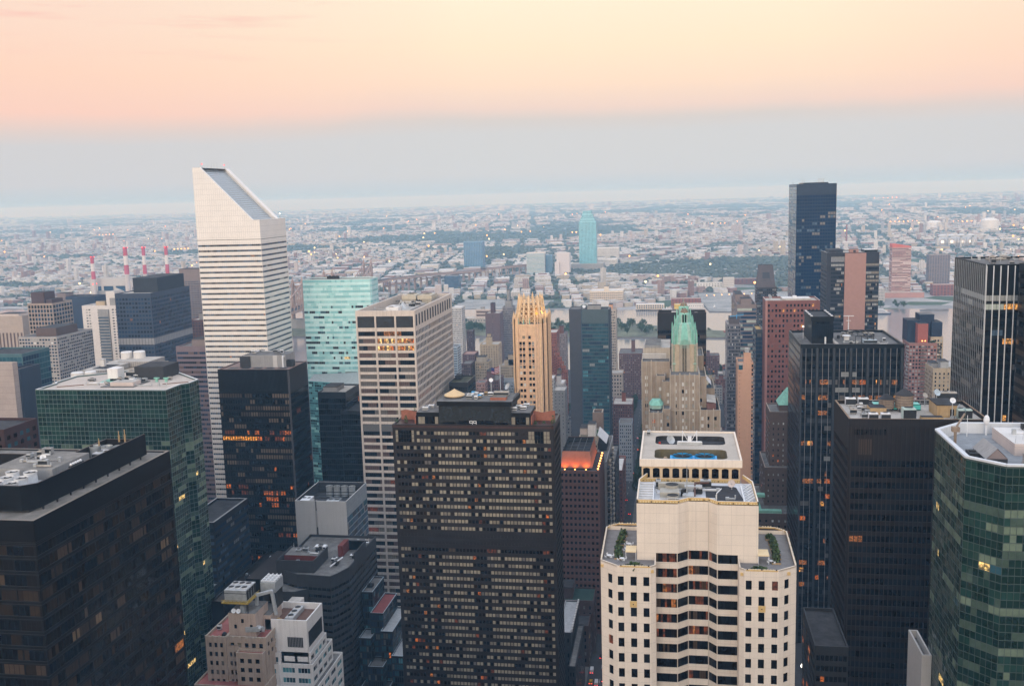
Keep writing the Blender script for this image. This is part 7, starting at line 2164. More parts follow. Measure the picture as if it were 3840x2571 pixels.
for k in range(7):
    zt_ = 126-k*4.0
    xa_ = -106.6+k*1.75
    s_ = (1130-6*k)/880
    simple('apartment_block', 'red brick terrace %s of the stepped block right of the gothic tower' % ('top step', 'second step', 'third step', 'fourth step', 'fifth step', 'sixth step', 'lowest step')[k], (xa_-2.2)*s_, xa_*s_+1.6, 1130-6*k, 1136-6*k, 260+(zt_-260)*s_, brick_r, F(2, 3.1, P_res, .45, .25, .75, top=1.6), None, leaf_d if k % 2 else roof_l, (1.0, .5), group='red brick terraces')
low('apartment_block', 'grey brick block with a square top behind the red brick terraces', -118.6, -108.6, 1000, 119, 1370, 24, mat('grey_brick', (.24, .20, .20), .85, .12, .3), 6, 3.1, .4, roof_g, [(.3, .7, .2, .7, 10, brick_d)])
low('apartment_block', 'white balconied slab right beside the gothic tower', -92.6, -88.0, 720, 125, 960, 18, mat('balcony_white', (.52, .50, .48), .8), 1, 3.4, .86, roof_w, pal=P_off2)
B = low('apartment_block', 'white rendered block with a dark roofed water tank house right of the gothic tower', -90.5, -84.0, 750, 115.5, 970, 20, white_br, 5, 3.2, .3, roof_w, [(.1, .6, .2, .6, 7, white_br)])
water_tank(-113.5, 978, 80, 2.4, 4, 'dark capped water tank on the white rendered block', None, 1.5)
low('apartment_block', 'plain grey block below the white rendered block', -86, -77.5, 700, 119.8, 930, 22, grey_c, 3, 3.3, .15, roof_l)
B = low('apartment_tower', 'cream balconied apartment tower showing beside the teal fronted slab', -62.2, -55.0, 960, 148, 1080, 20, mat('cream_apts', (.50, .43, .37), .8, .08, .3), 4, 3.0, .6, roof_l, [(.0, .5, .2, .8, 5, MATS['peach_brick'])], 'apartment tower')
low('apartment_block', 'cream five storey annex at the foot of the balconied apartment tower', -61.4, -49.4, 960, 85.4, 1060, 22, MATS['cream_apts'], 4, 4.0, .5, roof_l)
low('apartment_block', 'big plum brick block with a tall chimney box near the water', -63.1, -36.3, 1150, 74, 1240, 40, mat('plum_block', (.17, .105, .10), .85, .15, .3), 12, 3.0, .4, roof_g, [(.52, .68, .4, .6, 14, MATS['plum_block'])])
low('apartment_block', 'red brown brick block with a tall brick stack beside the cross street', -49.4, -33.4, 800, 88.6, 1010, 34, brick_d, 8, 3.1, .35, roof_l, [(.42, .62, .5, .7, 9, brick_r)])
low('row_house', 'pale blue stone row house fronting the cross street', -40.2, -30.5, 720, 91.5, 880, 20, mat('bluestone', (.30, .33, .37), .85, .1, .3), 6, 3.2, .45, roof_g, cat='row house')
simple('apartment_tower', 'brown brick shaft with a white rimmed top before the teal fronted slab', -57.0, -50.0, 690, 702, 106, mat('fawn_brick', (.25, .19, .16), .85, .1, .3), None, False, roof_d, (1.6, .6), capm=lime_p)
simple('apartment_block', 'block with a white roof house and roof garden behind the copper lit tower', -64, -51, 660, 684, 96, lime_p, F(6, 3.2, P_res, .4, .25, .7, top=2), None, mat('roof_garden', (.05, .09, .04), .95, .4, .5), pents=[(.45, .85, .1, .5, 8, white_p), (.0, .4, .3, .8, 4, pinkwh)])
B = Bld('apartment_block', 'grey balconied apartment block with a slanting glass roof along the cross street', 'apartment block', (-45, 640, 0), 75)
B.rect(-49.5, -42, 610, 680, 0, 92, grey_c, F(2, 3.2, P_res, .3, .25, .75, top=8), F(18, 3.2, P_res, .5, .2, .8, top=3), None, roof_g)
m = B.part('glass_roof', MB())
m.poly([(-50, 640, 102), (-44, 640, 96), (-44, 664, 96), (-50, 664, 102)], metal_w)
for k in range(6):
    m.box(-50, -44, 641+k*4, 641.4+k*4, 91, 96, metal_d)
for k in range(22):
    m = B.part('balcony', MB()); z_ = 86-k*3.6
    for q in range(4):
        m.box(-42, -40.6, 614+q*16, 620+q*16, z_, z_+1.1, lime_p if q % 2 else grey_d)
B.done()
simple('apartment_block', 'dark flanked block with a flat grey roof along the cross street', -47, -41.4, 690, 740, 70, grey_d, F(3, 3.2, P_res, .4, .25, .7, top=2), None, roof_g)
simple('row_house', 'white topped low house on the cross street past the balconied block', -46.5, -40, 760, 800, 44, brick_d, F(3, 3.3, P_res, .4, .25, .7, top=2), None, roof_w, cat='row house')
simple('row_house', 'low house with an orange edged flat roof on the cross street', -46.5, -41, 805, 835, 36, brick_r, F(3, 3.3, P_res, .4, .25, .7, top=2), None, roof_l, cat='row house')
bst = mat('brownstone', (.085, .055, .05), .9, .2, .3)
simple('mansion', 'brownstone mansion with a green tinged roof in the shaded street below the copper lit tower', -66, -45.5, 536, 556, 31, bst, F(6, 4, Pal([(g_dark, 3), (bl_grd, 1)], (1, 1)), .3, .2, .7, top=2), None, mat('dark_green_roof', (.035, .07, .06), .9, .3, .3), cat='mansion', pents=[(.1, .4, .2, .8, 6, bst)])
simple('mansion', 'smaller brownstone wing with a slate roof in front of the mansion', -62, -47, 518, 534, 24, bst, F(5, 4, Pal([(g_dark, 3), (bl_grd, 1), (lit_y, .3)], (1, 1)), .3, .2, .7, top=2), None, roof_d, cat='mansion')
simple('church_hall', 'narrow grey roofed hall edged with white studs down in the shade beside the bronze hotel', -58.5, -51.5, 470, 510, 42, grey_d, F(3, 4, P_dark, .4, .2, .7, top=2), None, metal_g, (.6, .5), capm=grey_c, cat='hall')
b_ = MB()
for k in range(12):
    b_.box(-51.6, -50.9, 471+k*3.3, 472.6+k*3.3, 41.8, 43.4, roof_w)
one('roof_studs', b_, 'row of white merlons along the grey roofed hall', 'merlons', None, (-51, 490, 41.8))
simple('church_hall', 'second lower hall with a dark ridge beside the studded hall', -51, -47.6, 452, 500, 33, grey_d, F(2, 4, P_dark, .4, .2, .7, top=2), None, roof_g, (.5, .4), cat='hall')
rg = random.Random(99)
cols_ = [('red brick', brick_r), ('plum brick', brick_p), ('tan brick', brick_t), ('pale grey', grey_c), ('dark brick', brick_d), ('white brick', white_br)]
spots = []
for k in range(200):
    y = rg.uniform(960, 1420); u = rg.choice([(-.31, -.10), (-.05, .0), (.03, .065), (-.045, -.03), (-.75, -.45)])
    x = y*rg.uniform(*u)
    w, d = rg.uniform(12, 26), rg.uniform(14, 26)
    if any(abs(x-a)<(w+c)/2+2 and abs(y-b_)<(d+e_)/2+2 for a, b_, c, d_, e_ in [(s_[0], s_[1], s_[2], 0, s_[3]) for s_ in spots]) or abs(x+40) < 9+w/2:
        continue
    spots.append((x, y, w, d))
spots = spots[:70]
def where_of(x, y):
    u = x/y
    return ('far left beyond the navy tower' if u < -.45 else 'between the slanted tower and the gothic tower' if u < -.2 else 'left of the gothic tower' if u < -.12 else 'right of the gothic tower' if u < -.055 else 'along the cross street' if u < .01 else 'right of the green capped hotel')
for x, y, w, d in spots:
    nm, mt = rg.choice(cols_)
    h = rg.uniform(14, 34) if x/y > -.1 else rg.uniform(16, 46)
    wh = where_of(x, y)
    simple('apartment_block', 'low %s apartment block %s' % (nm, wh), x-w/2, x+w/2, y, y+d, h, mt, F(max(3, int(w/3)), 3.2, P_res, .4, .25, .72, top=1.4), None, rg.choice([roof_g, roof_l, roof_w, roof_d, roof_g]), (.8, .4), pents=[(.3, .3+rg.uniform(.15, .4), .3, .7, rg.uniform(2, 5), mt)], cat='apartment block', group='low %s blocks %s' % (nm, wh))
# street trees and people-sized things along the cross street
rg = random.Random(31)
for k in range(44):
    y = 640+k*17.5
    for sx_ in ((-49.2,) if y < 800 else (-49.2, -31.2)):
        if rg.random() < .86:
            tree(sx_+rg.uniform(-.6, 2.2 if sx_ < -40 else .6), y+rg.uniform(-3, 3), .1, rg.uniform(12, 19), rg.uniform(9, 13), 'dark leafy street tree lining the cross street', 'street trees of the cross street', rg.randint(0, 4), rg.uniform(0, 6))
for k in range(16):
    x = rg.uniform(-235, -95); y = rg.uniform(1000, 1430)
    tree(x, y, .1, rg.uniform(10, 15), rg.uniform(8, 13), 'leafy tree among the low blocks before the river', 'trees among the low blocks', rg.randint(0, 4), rg.uniform(0, 6))
for k in range(16):
    tree(rg.uniform(35, 75), rg.uniform(1340, 1445), .1, rg.uniform(10, 15), rg.uniform(10, 15), 'leafy tree in the riverside park right of the green capped hotel', 'trees of the riverside park', rg.randint(0, 4), rg.uniform(0, 6))
def car(x, y, label, body, rz=0.0, big=False, grp=None):
    e_ = empty('van' if big else 'parked_car', (x, y, .06), label, 'van' if big else 'car', grp)
    e_.rotation_euler = (0, 0, rz)
    b_ = MB(); h = 2.3 if big else .85
    b_.prism([(-.9, -2.3), (.9, -2.3), (.9, 2.3), (-.9, 2.3)], .3, h, body, None, .96); b_.build('body', e_)
    if not big:
        b_ = MB(); b_.prism([(-.8, -1.6), (.8, -1.6), (.8, 1.0), (-.8, 1.0)], .85, 1.42, g_blk, body, .78); b_.build('cabin', e_)
    for px_ in (-.65, .65):
        b_ = MB(); b_.box(px_-.22, px_+.22, -2.42, -2.3, .6, .9, lamp_r); b_.build('tail_light', e_)
    for px_ in (-.88, .88):
        for py_ in (-1.4, 1.4):
            b_ = MB(); b_.prism([(px_-.1, py_+.33*math.cos(a*.785)) for a in ()] or [(px_-.1, py_-.33), (px_+.1, py_-.33), (px_+.1, py_+.33), (px_-.1, py_+.33)], 0, .64, fan_b); b_.build('wheel', e_)
cw_ = mat('car_white', (.6, .6, .6), .3, .05, 1, spec=.5); cy_ = mat('car_yellow', (.55, .33, .02), .3, .05, 1, spec=.5); cb_ = mat('car_black', (.02, .02, .022), .25, .05, 1, spec=.5); cr_ = mat('car_red', (.3, .02, .02), .3, .05, 1, spec=.5)
for k, (x, y, bd, nm, big) in enumerate(((-43.5, 820, cb_, 'black car with glowing tail lights beside the street trees', 0), (-40.2, 823, cr_, 'dark red car with tail lights on the cross street', 0), (-36, 786, cb_, 'black car braking in the middle of the cross street', 0), (-36, 992, cy_, 'yellow taxi far up the cross street', 0), (-38, 1040, cw_, 'white car far up the cross street', 0), (-45.0, 512, cw_, 'white van in the dark street beside the cream tower', 1), (-41.5, 498, cw_, 'white box truck at the bottom of the dark street', 1), (-38.5, 516, cr_, 'red car in the dark street beside the cream tower', 0), (-44.6, 500, cy_, 'yellow taxi in the dark street beside the cream tower', 0), (-38.0, 503, cb_, 'black car next to the white truck', 0), (-41, 530, cb_, 'black car ahead of the white van', 0), (-42.4, 1281, cr_, 'tiny car with red tail lights at the end of the cross street', 0), (-38, 905, cw_, 'white car halfway along the cross street', 0))):
    car(x, y, nm, bd, rg.uniform(-.03, .03), bool(big))
def street_lamp(x, y, h, label, m_=None, grp=None, r_=.55):
    e_ = empty('street_lamp', (x, y, 0), label, 'street lamp', grp)
    b_ = MB(); b_.cyl(0, 0, 0, h, .1, metal_d, 5); b_.bar((0, 0, h), (1.2, 0, h+.2), .1, metal_d); b_.build('post', e_)
    b_ = MB(); b_.ball(1.2, 0, h, r_, m_ or lamp_y, 6, 4); b_.build('lamp_head', e_)
for k, (x, y) in enumerate(((-48.5, 745), (-48.5, 690), (-32.5, 850), (-48.5, 900), (-32.5, 960), (-48.5, 1100), (-48.5, 560), (-48.5, 590))):
    street_lamp(x, y, 8, 'yellow lit street lamp on the pavement of the cross street', lamp_y, 'lamps of the cross street', .4)
street_lamp(66, 513, 9, 'bright white street lamp right of the cream tower', lamp_w, None, 1.3)
for k, (x, y) in enumerate(((-291, 554), (-284, 540), (-277, 520), (-280, 526), (-287, 546))):
    b_ = MB(); b_.box(x-1.6, x+1.6, y, y+2.5, 1, 3.4, lit_h); b_.box(x-2, x+2, y+.2, y+3, 3.4, 3.8, metal_d); one('lit_canopy', b_, 'orange lit street canopy at the foot of the green octagon', 'canopy', 'orange lit canopies', (x, y, 0))
# flag
fl = empty('flag_pole', (-155, 870, 80), 'flag with red and white stripes flying from a white pole below the gothic tower', 'flag')
b_ = MB(); b_.cyl(0, 0, -70, 29, .35, metal_w, 6); b_.build('pole', fl)
fr_ = mat('flag_red', (.45, .05, .06), .8); fw_ = mat('flag_white', (.7, .68, .68), .8); fb_ = mat('flag_blue', (.05, .07, .22), .8)
b_ = MB()
for r_ in range(7):
    for c in range(8):
        zz_ = lambda q: 28-r_*.8-.7*math.sin(q*.5)-(q*.25)
        yy = lambda q: .8*math.sin(q*.9)
        mt = fb_ if (r_ < 4 and c >= 5) else (fr_ if r_ % 2 == 0 else fw_)
        x0_, x1_ = -c*1.0, -(c+1)*1.0
        b_.poly([(x1_, yy(c+1), zz_(c+1)-.8), (x0_, yy(c), zz_(c)-.8), (x0_, yy(c), zz_(c)), (x1_, yy(c+1), zz_(c+1))], mt)
b_.build('flag_cloth', fl)

# unseen blocks added west of the camera to shade the street floors and stand in the glass
for k, (xa, xb, ya, yb, h, mt, lb) in enumerate(((-28, 28, -110, -6, 256, lime_p, 'limestone slab under the viewpoint'), (-330, -215, 30, 150, 128, limest, 'stone block west of the avenue, far north'), (-200, -90, 60, 170, 150, lime_p, 'stone block west of the avenue, north'), (-80, -10, 110, 190, 92, limest, 'low stone block west of the avenue'), (20, 90, 110, 190, 92, lime_p, 'low stone block facing the avenue'), (100, 200, 60, 180, 138, grey_c, 'grey block west of the avenue, south'), (210, 330, 20, 150, 120, beige_st, 'stone block west of the avenue, far south'), (-420, -260, -240, -60, 180, grey_d, 'dark tower further west, north'), (-230, -60, -320, -160, 190, grey_c, 'grey tower further west'), (60, 220, -320, -140, 200, black_m, 'black tower further west'), (240, 420, -260, -60, 180, lime_p, 'pale tower further west, south'))):
    simple('office_tower', lb+', added unseen behind the viewpoint for shade', xa, xb, ya, yb, h, mt, F(max(4, int((xb-xa)/4)), 4, P_off, .5, .25, .8, top=3), None, roof_g, (1, .5), seed=300+k)

# smaller gear scattered over the nearer roofs
def gear(x0, x1, y0, y1, z, n, seed, label, group):
    r = random.Random(seed)
    for k in range(n):
        x, y = r.uniform(x0, x1), r.uniform(y0, y1)
        q = r.random()
        if q < .6:
            ac_unit(x, y, z, r.uniform(1.2, 3.4), r.uniform(1, 2.6), r.uniform(.8, 2.4), label, group, r.choice([metal_g, metal_w, roof_l, grey_c, metal_d]))
        else:
            b_ = MB(); x2 = x+r.uniform(3, 9)*r.choice((-1, 1)); x2 = min(max(x2, x0), x1)
            b_.bar((x, y, z+.4), (x2, y, z+.4), r.uniform(.25, .6), r.choice([metal_g, metal_w, roof_l])); b_.bar((x2, y, z+.4), (x2, y, z+1.5), .35, metal_g); b_.box(x-.5, x+.5, y-.5, y+.5, z, z+r.uniform(.8, 1.6), metal_g)
            one('roof_duct', b_, label.replace('air box', 'duct'), 'duct', group+', ducts', (x, y, z))
for a in ((-213, -197, 281, 297, 178.1, 10, 1, 'small air box on the stained penthouse roof of the near bronze slab', 'gear on the near bronze slab'),
          (-165, -156, 432, 475, 84.8, 9, 2, 'small air box on the grey deck of the charcoal stepped tower', 'gear on the charcoal stepped tower'),
          (-186, -171, 441, 448, 90, 6, 3, 'small air box on the upper roof of the charcoal stepped tower', 'upper gear on the charcoal stepped tower'),
          (-224, -207, 445, 500, 65.4, 9, 4, 'small air box on the dark block left of the charcoal stepped tower', 'gear on the dark block'),
          (-260, -238, 573, 585, 167.4, 8, 5, 'small air box on the brown roof house of the bronze tower', 'gear on the bronze tower'),
          (-188, -164, 585, 650, 190.4, 14, 6, 'small air box in the sunken roof of the concrete grid tower', 'gear on the concrete grid tower'),
          (91, 121, 565, 610, 172.9, 12, 7, 'small air box on the black steel tower roof', 'gear on the black steel tower'),
          (132, 172, 446, 480, 225.2, 12, 8, 'small air box on the roof of the tall black tower', 'gear on the tall black tower'),
          (95, 117, 289, 306, 187.9, 9, 9, 'small air box on the pale upper deck of the right green tower', 'gear on the right green tower'),
          (-288, -240, 430, 465, 174.2, 12, 10, 'small air box on the pale eight sided roof', 'gear on the eight sided roof'),
          (-350, -326, 525, 575, 159.7, 10, 11, 'small air box on the ribbed block behind the octagon', 'gear on the ribbed block'),
          (-6, 17, 276, 289, 173.2, 9, 12, 'small air box on the front roof of the cream tower', 'gear on the cream tower')):
    gear(*a)

# ================================================================== the river, its island and the far bank
rg = random.Random(7)
for k in range(64):
    u = rg.random()
    if k < 30:
        x, y = rg.uniform(-420, -265), rg.uniform(1830, 1975)
    elif k < 44:
        x, y = rg.uniform(-118, -40), rg.uniform(1800, 1930)
    else:
        x, y = rg.uniform(-265, -110), rg.uniform(1800, 1960)
    tree(x, y, 2.9, rg.uniform(11, 18), rg.uniform(14, 24), 'broad green tree on the island in the river', 'trees on the river island', rg.randint(0, 4), rg.uniform(0, 6))
for k in range(10):
    x = rg.uniform(-60, 70); tree(x, 1800+rg.uniform(-15, 60), 2.9, rg.uniform(5, 9), rg.uniform(6, 11), 'small tree near the ruin on the island in the river', 'small trees on the river island', rg.randint(0, 4), rg.uniform(0, 6))
B = Bld('hospital_block', 'pale low pavilion with a flat roofed upper storey on the island shore', 'pavilion', (-380, 1990, 3), 80)
B.rect(-425, -358, 1985, 2010, 3, 13, roof_l, F(12, 5, P_far, .5, .2, .6, top=2), None, None, roof_w)
m = B.part('upper_storey', MB()); m.box(-402, -372, 1990, 2008, 12, 30, pinkwh, roof_l); m.box(-392, -384, 1995, 2003, 30, 35, grey_c)
m.box(-400, -374, 1989.7, 1990, 16, 20, bl_pur); m.box(-400, -374, 1989.7, 1990, 23, 27, bl_pur)
B.done()
for k, (x, y, w, lb) in enumerate(((-30, 1840, 22, 'left'), (14, 1820, 20, 'right'))):
    B = Bld('ruined_hospital', 'roofless grey stone ruin on the island shore, %s of the two' % lb, 'ruin', (x+w/2, y, 3), 81+k)
    B.rect(x, x+w, y, y+16, 3, 19, grey_c, F(5, 5.2, Pal([(g_blk, 1)], (1, 1)), .42, .2, .7, top=1.5, rec=.6), F(4, 5.2, Pal([(g_blk, 1)], (1, 1)), .42, .2, .7, top=1.5, rec=.6))
    m = B.part('broken_gable', MB())
    for q in range(5):
        m.box(x+q*w/5, x+q*w/5+w/9, y, y+.8, 19, 19+rg.uniform(.6, 3.4), grey_c)
    B.done()
for k in range(7):
    b_ = MB(); x = 90+k*20; b_.box(x, x+7, 1822, 1830, 3, 5.8, brick_r); b_.bar((x+2, 1826, 5.8), (x+9, 1826, 13), .8, mat('digger_orange', (.5, .16, .06), .6)); b_.bar((x+9, 1826, 13), (x+13, 1826, 8), .7, MATS['digger_orange'])
    one('excavator', b_, 'orange digger working on the bare tip of the island', 'digger', 'orange diggers on the island tip', (x, 1826, 3))

# the cantilever bridge
def bridge():
    tw = mat('bridge_steel', (.36, .26, .22), .7, .15, .1)
    e_ = empty('cantilever_bridge', (-765, 2000, 0), 'long rust brown cantilever bridge of latticed steel crossing the river', 'bridge')
    towers = [(-740, 1560), (-757, 1924), (-768, 2140), (-782, 2480)]
    for (x, y) in towers:
        b_ = MB()
        for sx_ in (-13, 13):
            for yy in (-6, 6):
                b_.bar((x+sx_, y+yy, 0), (x+sx_*.75, y+yy*.4, 100), 3.2, tw)
            for z_ in range(0, 5):
                b_.bar((x+sx_*(1-.05*z_), y-5, 10+z_*18), (x+sx_*(1-.05*z_), y+5, 28+z_*18), 1.4, tw)
            b_.cyl(x+sx_*.75, y, 98, 108, 2.5, tw, 6, .4)
        for z_ in (44, 60, 78, 96):
            b_.bar((x-12, y, z_), (x+12, y, z_), 2.6, tw)
        for z_ in (44, 62, 79):
            b_.bar((x-11, y, z_), (x+11, y, z_+16), 1.6, tw); b_.bar((x+11, y, z_), (x-11, y, z_+16), 1.6, tw)
        b_.build('tower', e_)
        p_ = MB(); p_.box(x-16, x+16, y-9, y+9, 0, 22, grey_c); p_.build('pier', e_)
    path = [(-738, 1465), (-740, 1560), (-757, 1924), (-768, 2140), (-782, 2480), (-770, 2600), (-708, 2842), (-600, 3120), (-480, 3330)]
    d_ = MB()
    for (xa_, ya_), (xb_, yb_) in zip(path, path[1:]):
        za_ = 40 if ya_ < 2700 else 33 if ya_ < 3000 else 26
        zb_ = 40 if yb_ < 2700 else 33 if yb_ < 3000 else 22
        a, c = Vector((xa_, ya_, za_)), Vector((xb_, yb_, zb_)); q = Vector((c.y-a.y, a.x-c.x, 0)).normalized()*13
        for dz in (0, 4.5):
            d_.poly([a-q+Vector((0, 0, dz)), c-q+Vector((0, 0, dz)), c+q+Vector((0, 0, dz)), a+q+Vector((0, 0, dz))], asphalt)
        for s_ in (-1, 1):
            d_.poly([a+q*s_, c+q*s_, c+q*s_+Vector((0, 0, 6)), a+q*s_+Vector((0, 0, 6))], tw)
    d_.build('deck', e_)
    t_ = MB()
    for (xa_, ya_), (xb_, yb_) in zip(towers, towers[1:]):
        n = 18
        for s_ in (-11, 11):
            pv = None
            for k in range(n+1):
                t = k/n; x, y = xa_+(xb_-xa_)*t+s_, ya_+(yb_-ya_)*t
                z_ = 52+44*abs(2*t-1)**1.5
                t_.bar((x, y, 43), (x, y, z_), 1.0, tw)
                if pv:
                    t_.bar(pv, (x, y, z_), 2.0, tw); t_.bar((pv[0], pv[1], 43), (x, y, z_), 1.0, tw)
                pv = (x, y, z_)
    t_.build('truss_lattice', e_)
    for (xa_, ya_), (xb_, yb_) in zip(path[5:], path[6:]):
        L_ = math.dist((xa_, ya_), (xb_, yb_)); n = max(2, int(L_/32))
        for k in range(n):
            t = k/n; x, y = xa_+(xb_-xa_)*t, ya_+(yb_-ya_)*t
            p_ = MB(); p_.box(x-9, x-6, y-1.6, y+1.6, 0, 36 if ya_ < 2800 else 28, tw); p_.box(x+6, x+9, y-1.6, y+1.6, 0, 36 if ya_ < 2800 else 28, tw); p_.box(x-9, x+9, y-1.4, y+1.4, 24, 27, tw); p_.build('pier', e_)
bridge()
for o_ in bpy.data.objects['cantilever_bridge'].children:
    o_.location = (765, -2000, 0)

# the power station and its striped stacks
rd_ = mat('stack_red', (.46, .085, .13), .7, .1, .2); wh_ = mat('stack_white', (.66, .62, .60), .7, .06, .2); gy_ = mat('stack_grey', (.50, .47, .46), .8, .08, .2)
def stack(x, y, h, r, label, lamps):
    e_ = empty('smoke_stack', (x, y, 0), label, 'smoke stack')
    def rad(z):
        return r*(1.45-.45*z/h)
    cuts = [0, h*.545, h*.70, h*.855, h]
    for i, mt in enumerate((gy_, rd_, wh_, rd_)):
        b_ = MB(); b_.cyl(0, 0, cuts[i], cuts[i+1], rad(cuts[i]), mt, 18, rad(cuts[i+1]), top=fan_b if i == 3 else mt); b_.build('shaft' if i == 0 else 'painted_band', e_)
    b_ = MB(); b_.cyl(0, 0, h-3, h, r*1.12, rd_, 18, cap=False); b_.build('rim', e_)
    for z_ in lamps:
        for k in range(3):
            l = MB(); a = k*2.09-1.57; l.ball(rad(z_)*1.05*math.cos(a), rad(z_)*1.05*math.sin(a), z_, 1.5, lamp_r, 6, 4); l.build('warning_light', e_)
k_ = 2400/1750
stack(-1097.8*k_, 2400, 154.5-22, 4.4, 'red and white banded smoke stack standing lower and apart at the left', (131, 60))
stack(-1028.0*k_, 2400, 154.5, 5.2, 'thick red and white banded smoke stack behind the white apartment tower', (153,))
stack(-990.7*k_, 2400, 154.0, 4.2, 'red and white banded smoke stack in the middle of the right three', (153,))
stack(-944.7*k_, 2400, 154.5, 4.1, 'red and white banded smoke stack nearest the slanted tower', (153,))
B = Bld('power_station', 'pale grey power station hall below the striped stacks', 'power station', (-1450, 2450, 0), 84)
B.rect(-1530, -1425, 2420, 2470, 0, 72, grey_p, F(3, 40, P_far, .8, .15, .7, top=8, nrow=1), False, None, roof_l)
B.rect(-1425, -1270, 2425, 2475, 0, 66, white_br, F(18, 60, P_far, .2, .3, .8, top=6, nrow=1), False, None, roof_l)
m = B.part('louvre_block', MB()); m.box(-1510, -1440, 2412, 2420, 0, 40, grey_c)
B.done()

# ---- landmarks of the far bank -----------------------------------------------------------
def far_b(name, label, xa, xb, Y0, z, Y1, d, wall, Wf, Sf=None, roof=None, pents=(), cat='building'):
    s_ = Y1/Y0
    return simple(name, label, xa*s_, xb*s_, Y1, Y1+d, 260+(z-260)*s_, wall, Wf, Sf, roof or roof_w, (1.2, .6), pents=pents, cat=cat)
# tall turquoise tower with the stepped top
B = Bld('office_tower', 'tall pale turquoise tower with a stepped top standing alone across the river', 'office tower', (-288, 3420, 0), 90)
s_ = 3400/3100
oq = mat('far_turquoise', (.05, .26, .36), .2, .1, .05, spec=.6); oq2 = mat('far_turquoise_dim', (.02, .14, .22), .2, .1, .05, spec=.6); om = mat('far_turquoise_frame', (.24, .54, .62), .4, .1, .05, spec=.5)
P_oc = Pal([(oq, 5), (oq2, 4)], (1, 2))
levels = [(-289.5, -236.0, 0, 172), (-286.5, -239, 172, 178.5), (-283.5, -242.5, 178.5, 186), (-280, -246, 186, 194), (-277, -250, 194, 205)]
for a, b_, z0_, z1_ in levels:
    z0_, z1_ = max(0, 260+(z0_-260)*s_), 260+(z1_-260)*s_
    if z0_ < 20:
        z0_ = 0
    B.rect(a*s_, b_*s_, 3400, 3444, z0_, z1_, om, F(max(5, int((b_-a)/4.2)), 3.9, P_oc, .66, .22, .86, top=.8), F(9, 3.9, P_oc, .66, .22, .86, top=.8), None, om, (.8, .5), grp='%d' % z0_)
m = B.part('podium', MB()); m.box(-345, -235, 3385, 3460, 0, 22, grey_c, roof_l)
B.done()
far_b('office_tower', 'blue glass box tower across the river left of the gothic crown', -700.5, -636, 3300, 109.3, 3600, 50, mat('far_blue', (.12, .27, .42), .35, .1, .05, spec=.6), F(11, 4, Pal([(mat('far_blue_pane', (.02, .09, .20), .2, .15, .05, spec=.6), 5), (g_navl, 2)], (1, 3)), .8, .15, .85, top=3), None, roof_g, cat='office tower')
far_b('office_block', 'white and mint striped slab across the river right of the gothic crown', -427.4, -373.3, 2900, 91.1, 3230, 40, white_br, F(12, 4, Pal([(oq, 3), (g_teal2, 3)], (3, 9)), .96, .3, .8, top=3), None, roof_w, cat='office block')
far_b('office_block', 'narrow sea blue block beside the white blank slab across the river', -372, -352, 2900, 84, 3260, 30, MATS['far_blue'], F(5, 4, Pal([(g_navl, 1)], (1, 1)), .7, .2, .8, top=2), None, roof_l, cat='office block')
far_b('warehouse', 'white windowless slab across the river before the turquoise tower', -332.2, -294.8, 2850, 91.6, 3200, 40, mat('blank_white', (.60, .56, .56), .85, .05, .02), None, None, roof_w, cat='warehouse')
far_b('warehouse', 'lower white shoulder beside the windowless slab across the river', -338, -325, 2850, 66, 3190, 30, MATS['blank_white'], None, None, roof_w, cat='warehouse')
far_b('office_block', 'dark navy block across the river with a tight window grid', -584.1, -546.4, 2500, 58.9, 2750, 30, mat('far_navy', (.05, .09, .15), .5, .1, .1), F(13, 3.6, Pal([(g_navl, 4), (g_navy, 3), (g_grey, 2)], (1, 2)), .6, .2, .8, top=1.5), None, roof_l, cat='office block')
far_b('factory', 'big cream factory with rows of square windows on the far shore', -171.1, -102.3, 2050, 59.3, 2340, 60, mat('factory_cream', (.66, .57, .46), .8, .06, .1), F(17, 5.2, Pal([(g_grey, 3), (bl_pur, 3), (g_navl, 2)], (1, 2)), .62, .25, .75, top=3), F(14, 5.2, Pal([(g_grey, 3), (bl_pur, 3)], (1, 2)), .62, .25, .75, top=3), roof_w, pents=[(.42, .56, .2, .4, 10, MATS['factory_cream'])], cat='factory')
far_b('office_block', 'long white factory block beside the foot of the turquoise tower', -259.1, -182.8, 3400, 73.6, 3950, 60, white_p, F(20, 5, Pal([(g_grey, 3), (bl_grd, 3)], (1, 3)), .6, .3, .75, top=2), None, roof_w, cat='factory')
far_b('factory', 'white stepped factory in front of the long white block', -258, -178, 3200, 48, 3560, 60, white_p, F(18, 5, Pal([(g_grey, 3), (bl_grd, 3)], (1, 3)), .6, .3, .75, top=2), None, roof_w, pents=[(.0, .5, .3, .8, 8, white_p)], cat='factory')
B = Bld('apartment_tower', 'pink brick riverside tower with striped balconies and a red sloping cap', 'apartment tower', (520, 2440, 0), 95)
s_ = 2420/1900
x0, x1 = 394.2*s_, 427.2*s_
P_qw = Pal([(bl_gry, 4), (g_grey, 4), (bl_wht, 2)], (2, 6))
pkq = mat('far_pink_brick', (.42, .24, .21), .85, .08, .1)
zt = 116
B.rect(x0, x1, 2420, 2450, 0, zt, pkq, F(7, 2.95, P_qw, .94, .2, .62, top=2), None, F(6, 2.95, P_qw, .94, .2, .62, top=2), None)
m = B.part('red_cap', MB()); rc_ = mat('red_cap', (.55, .13, .09), .7)
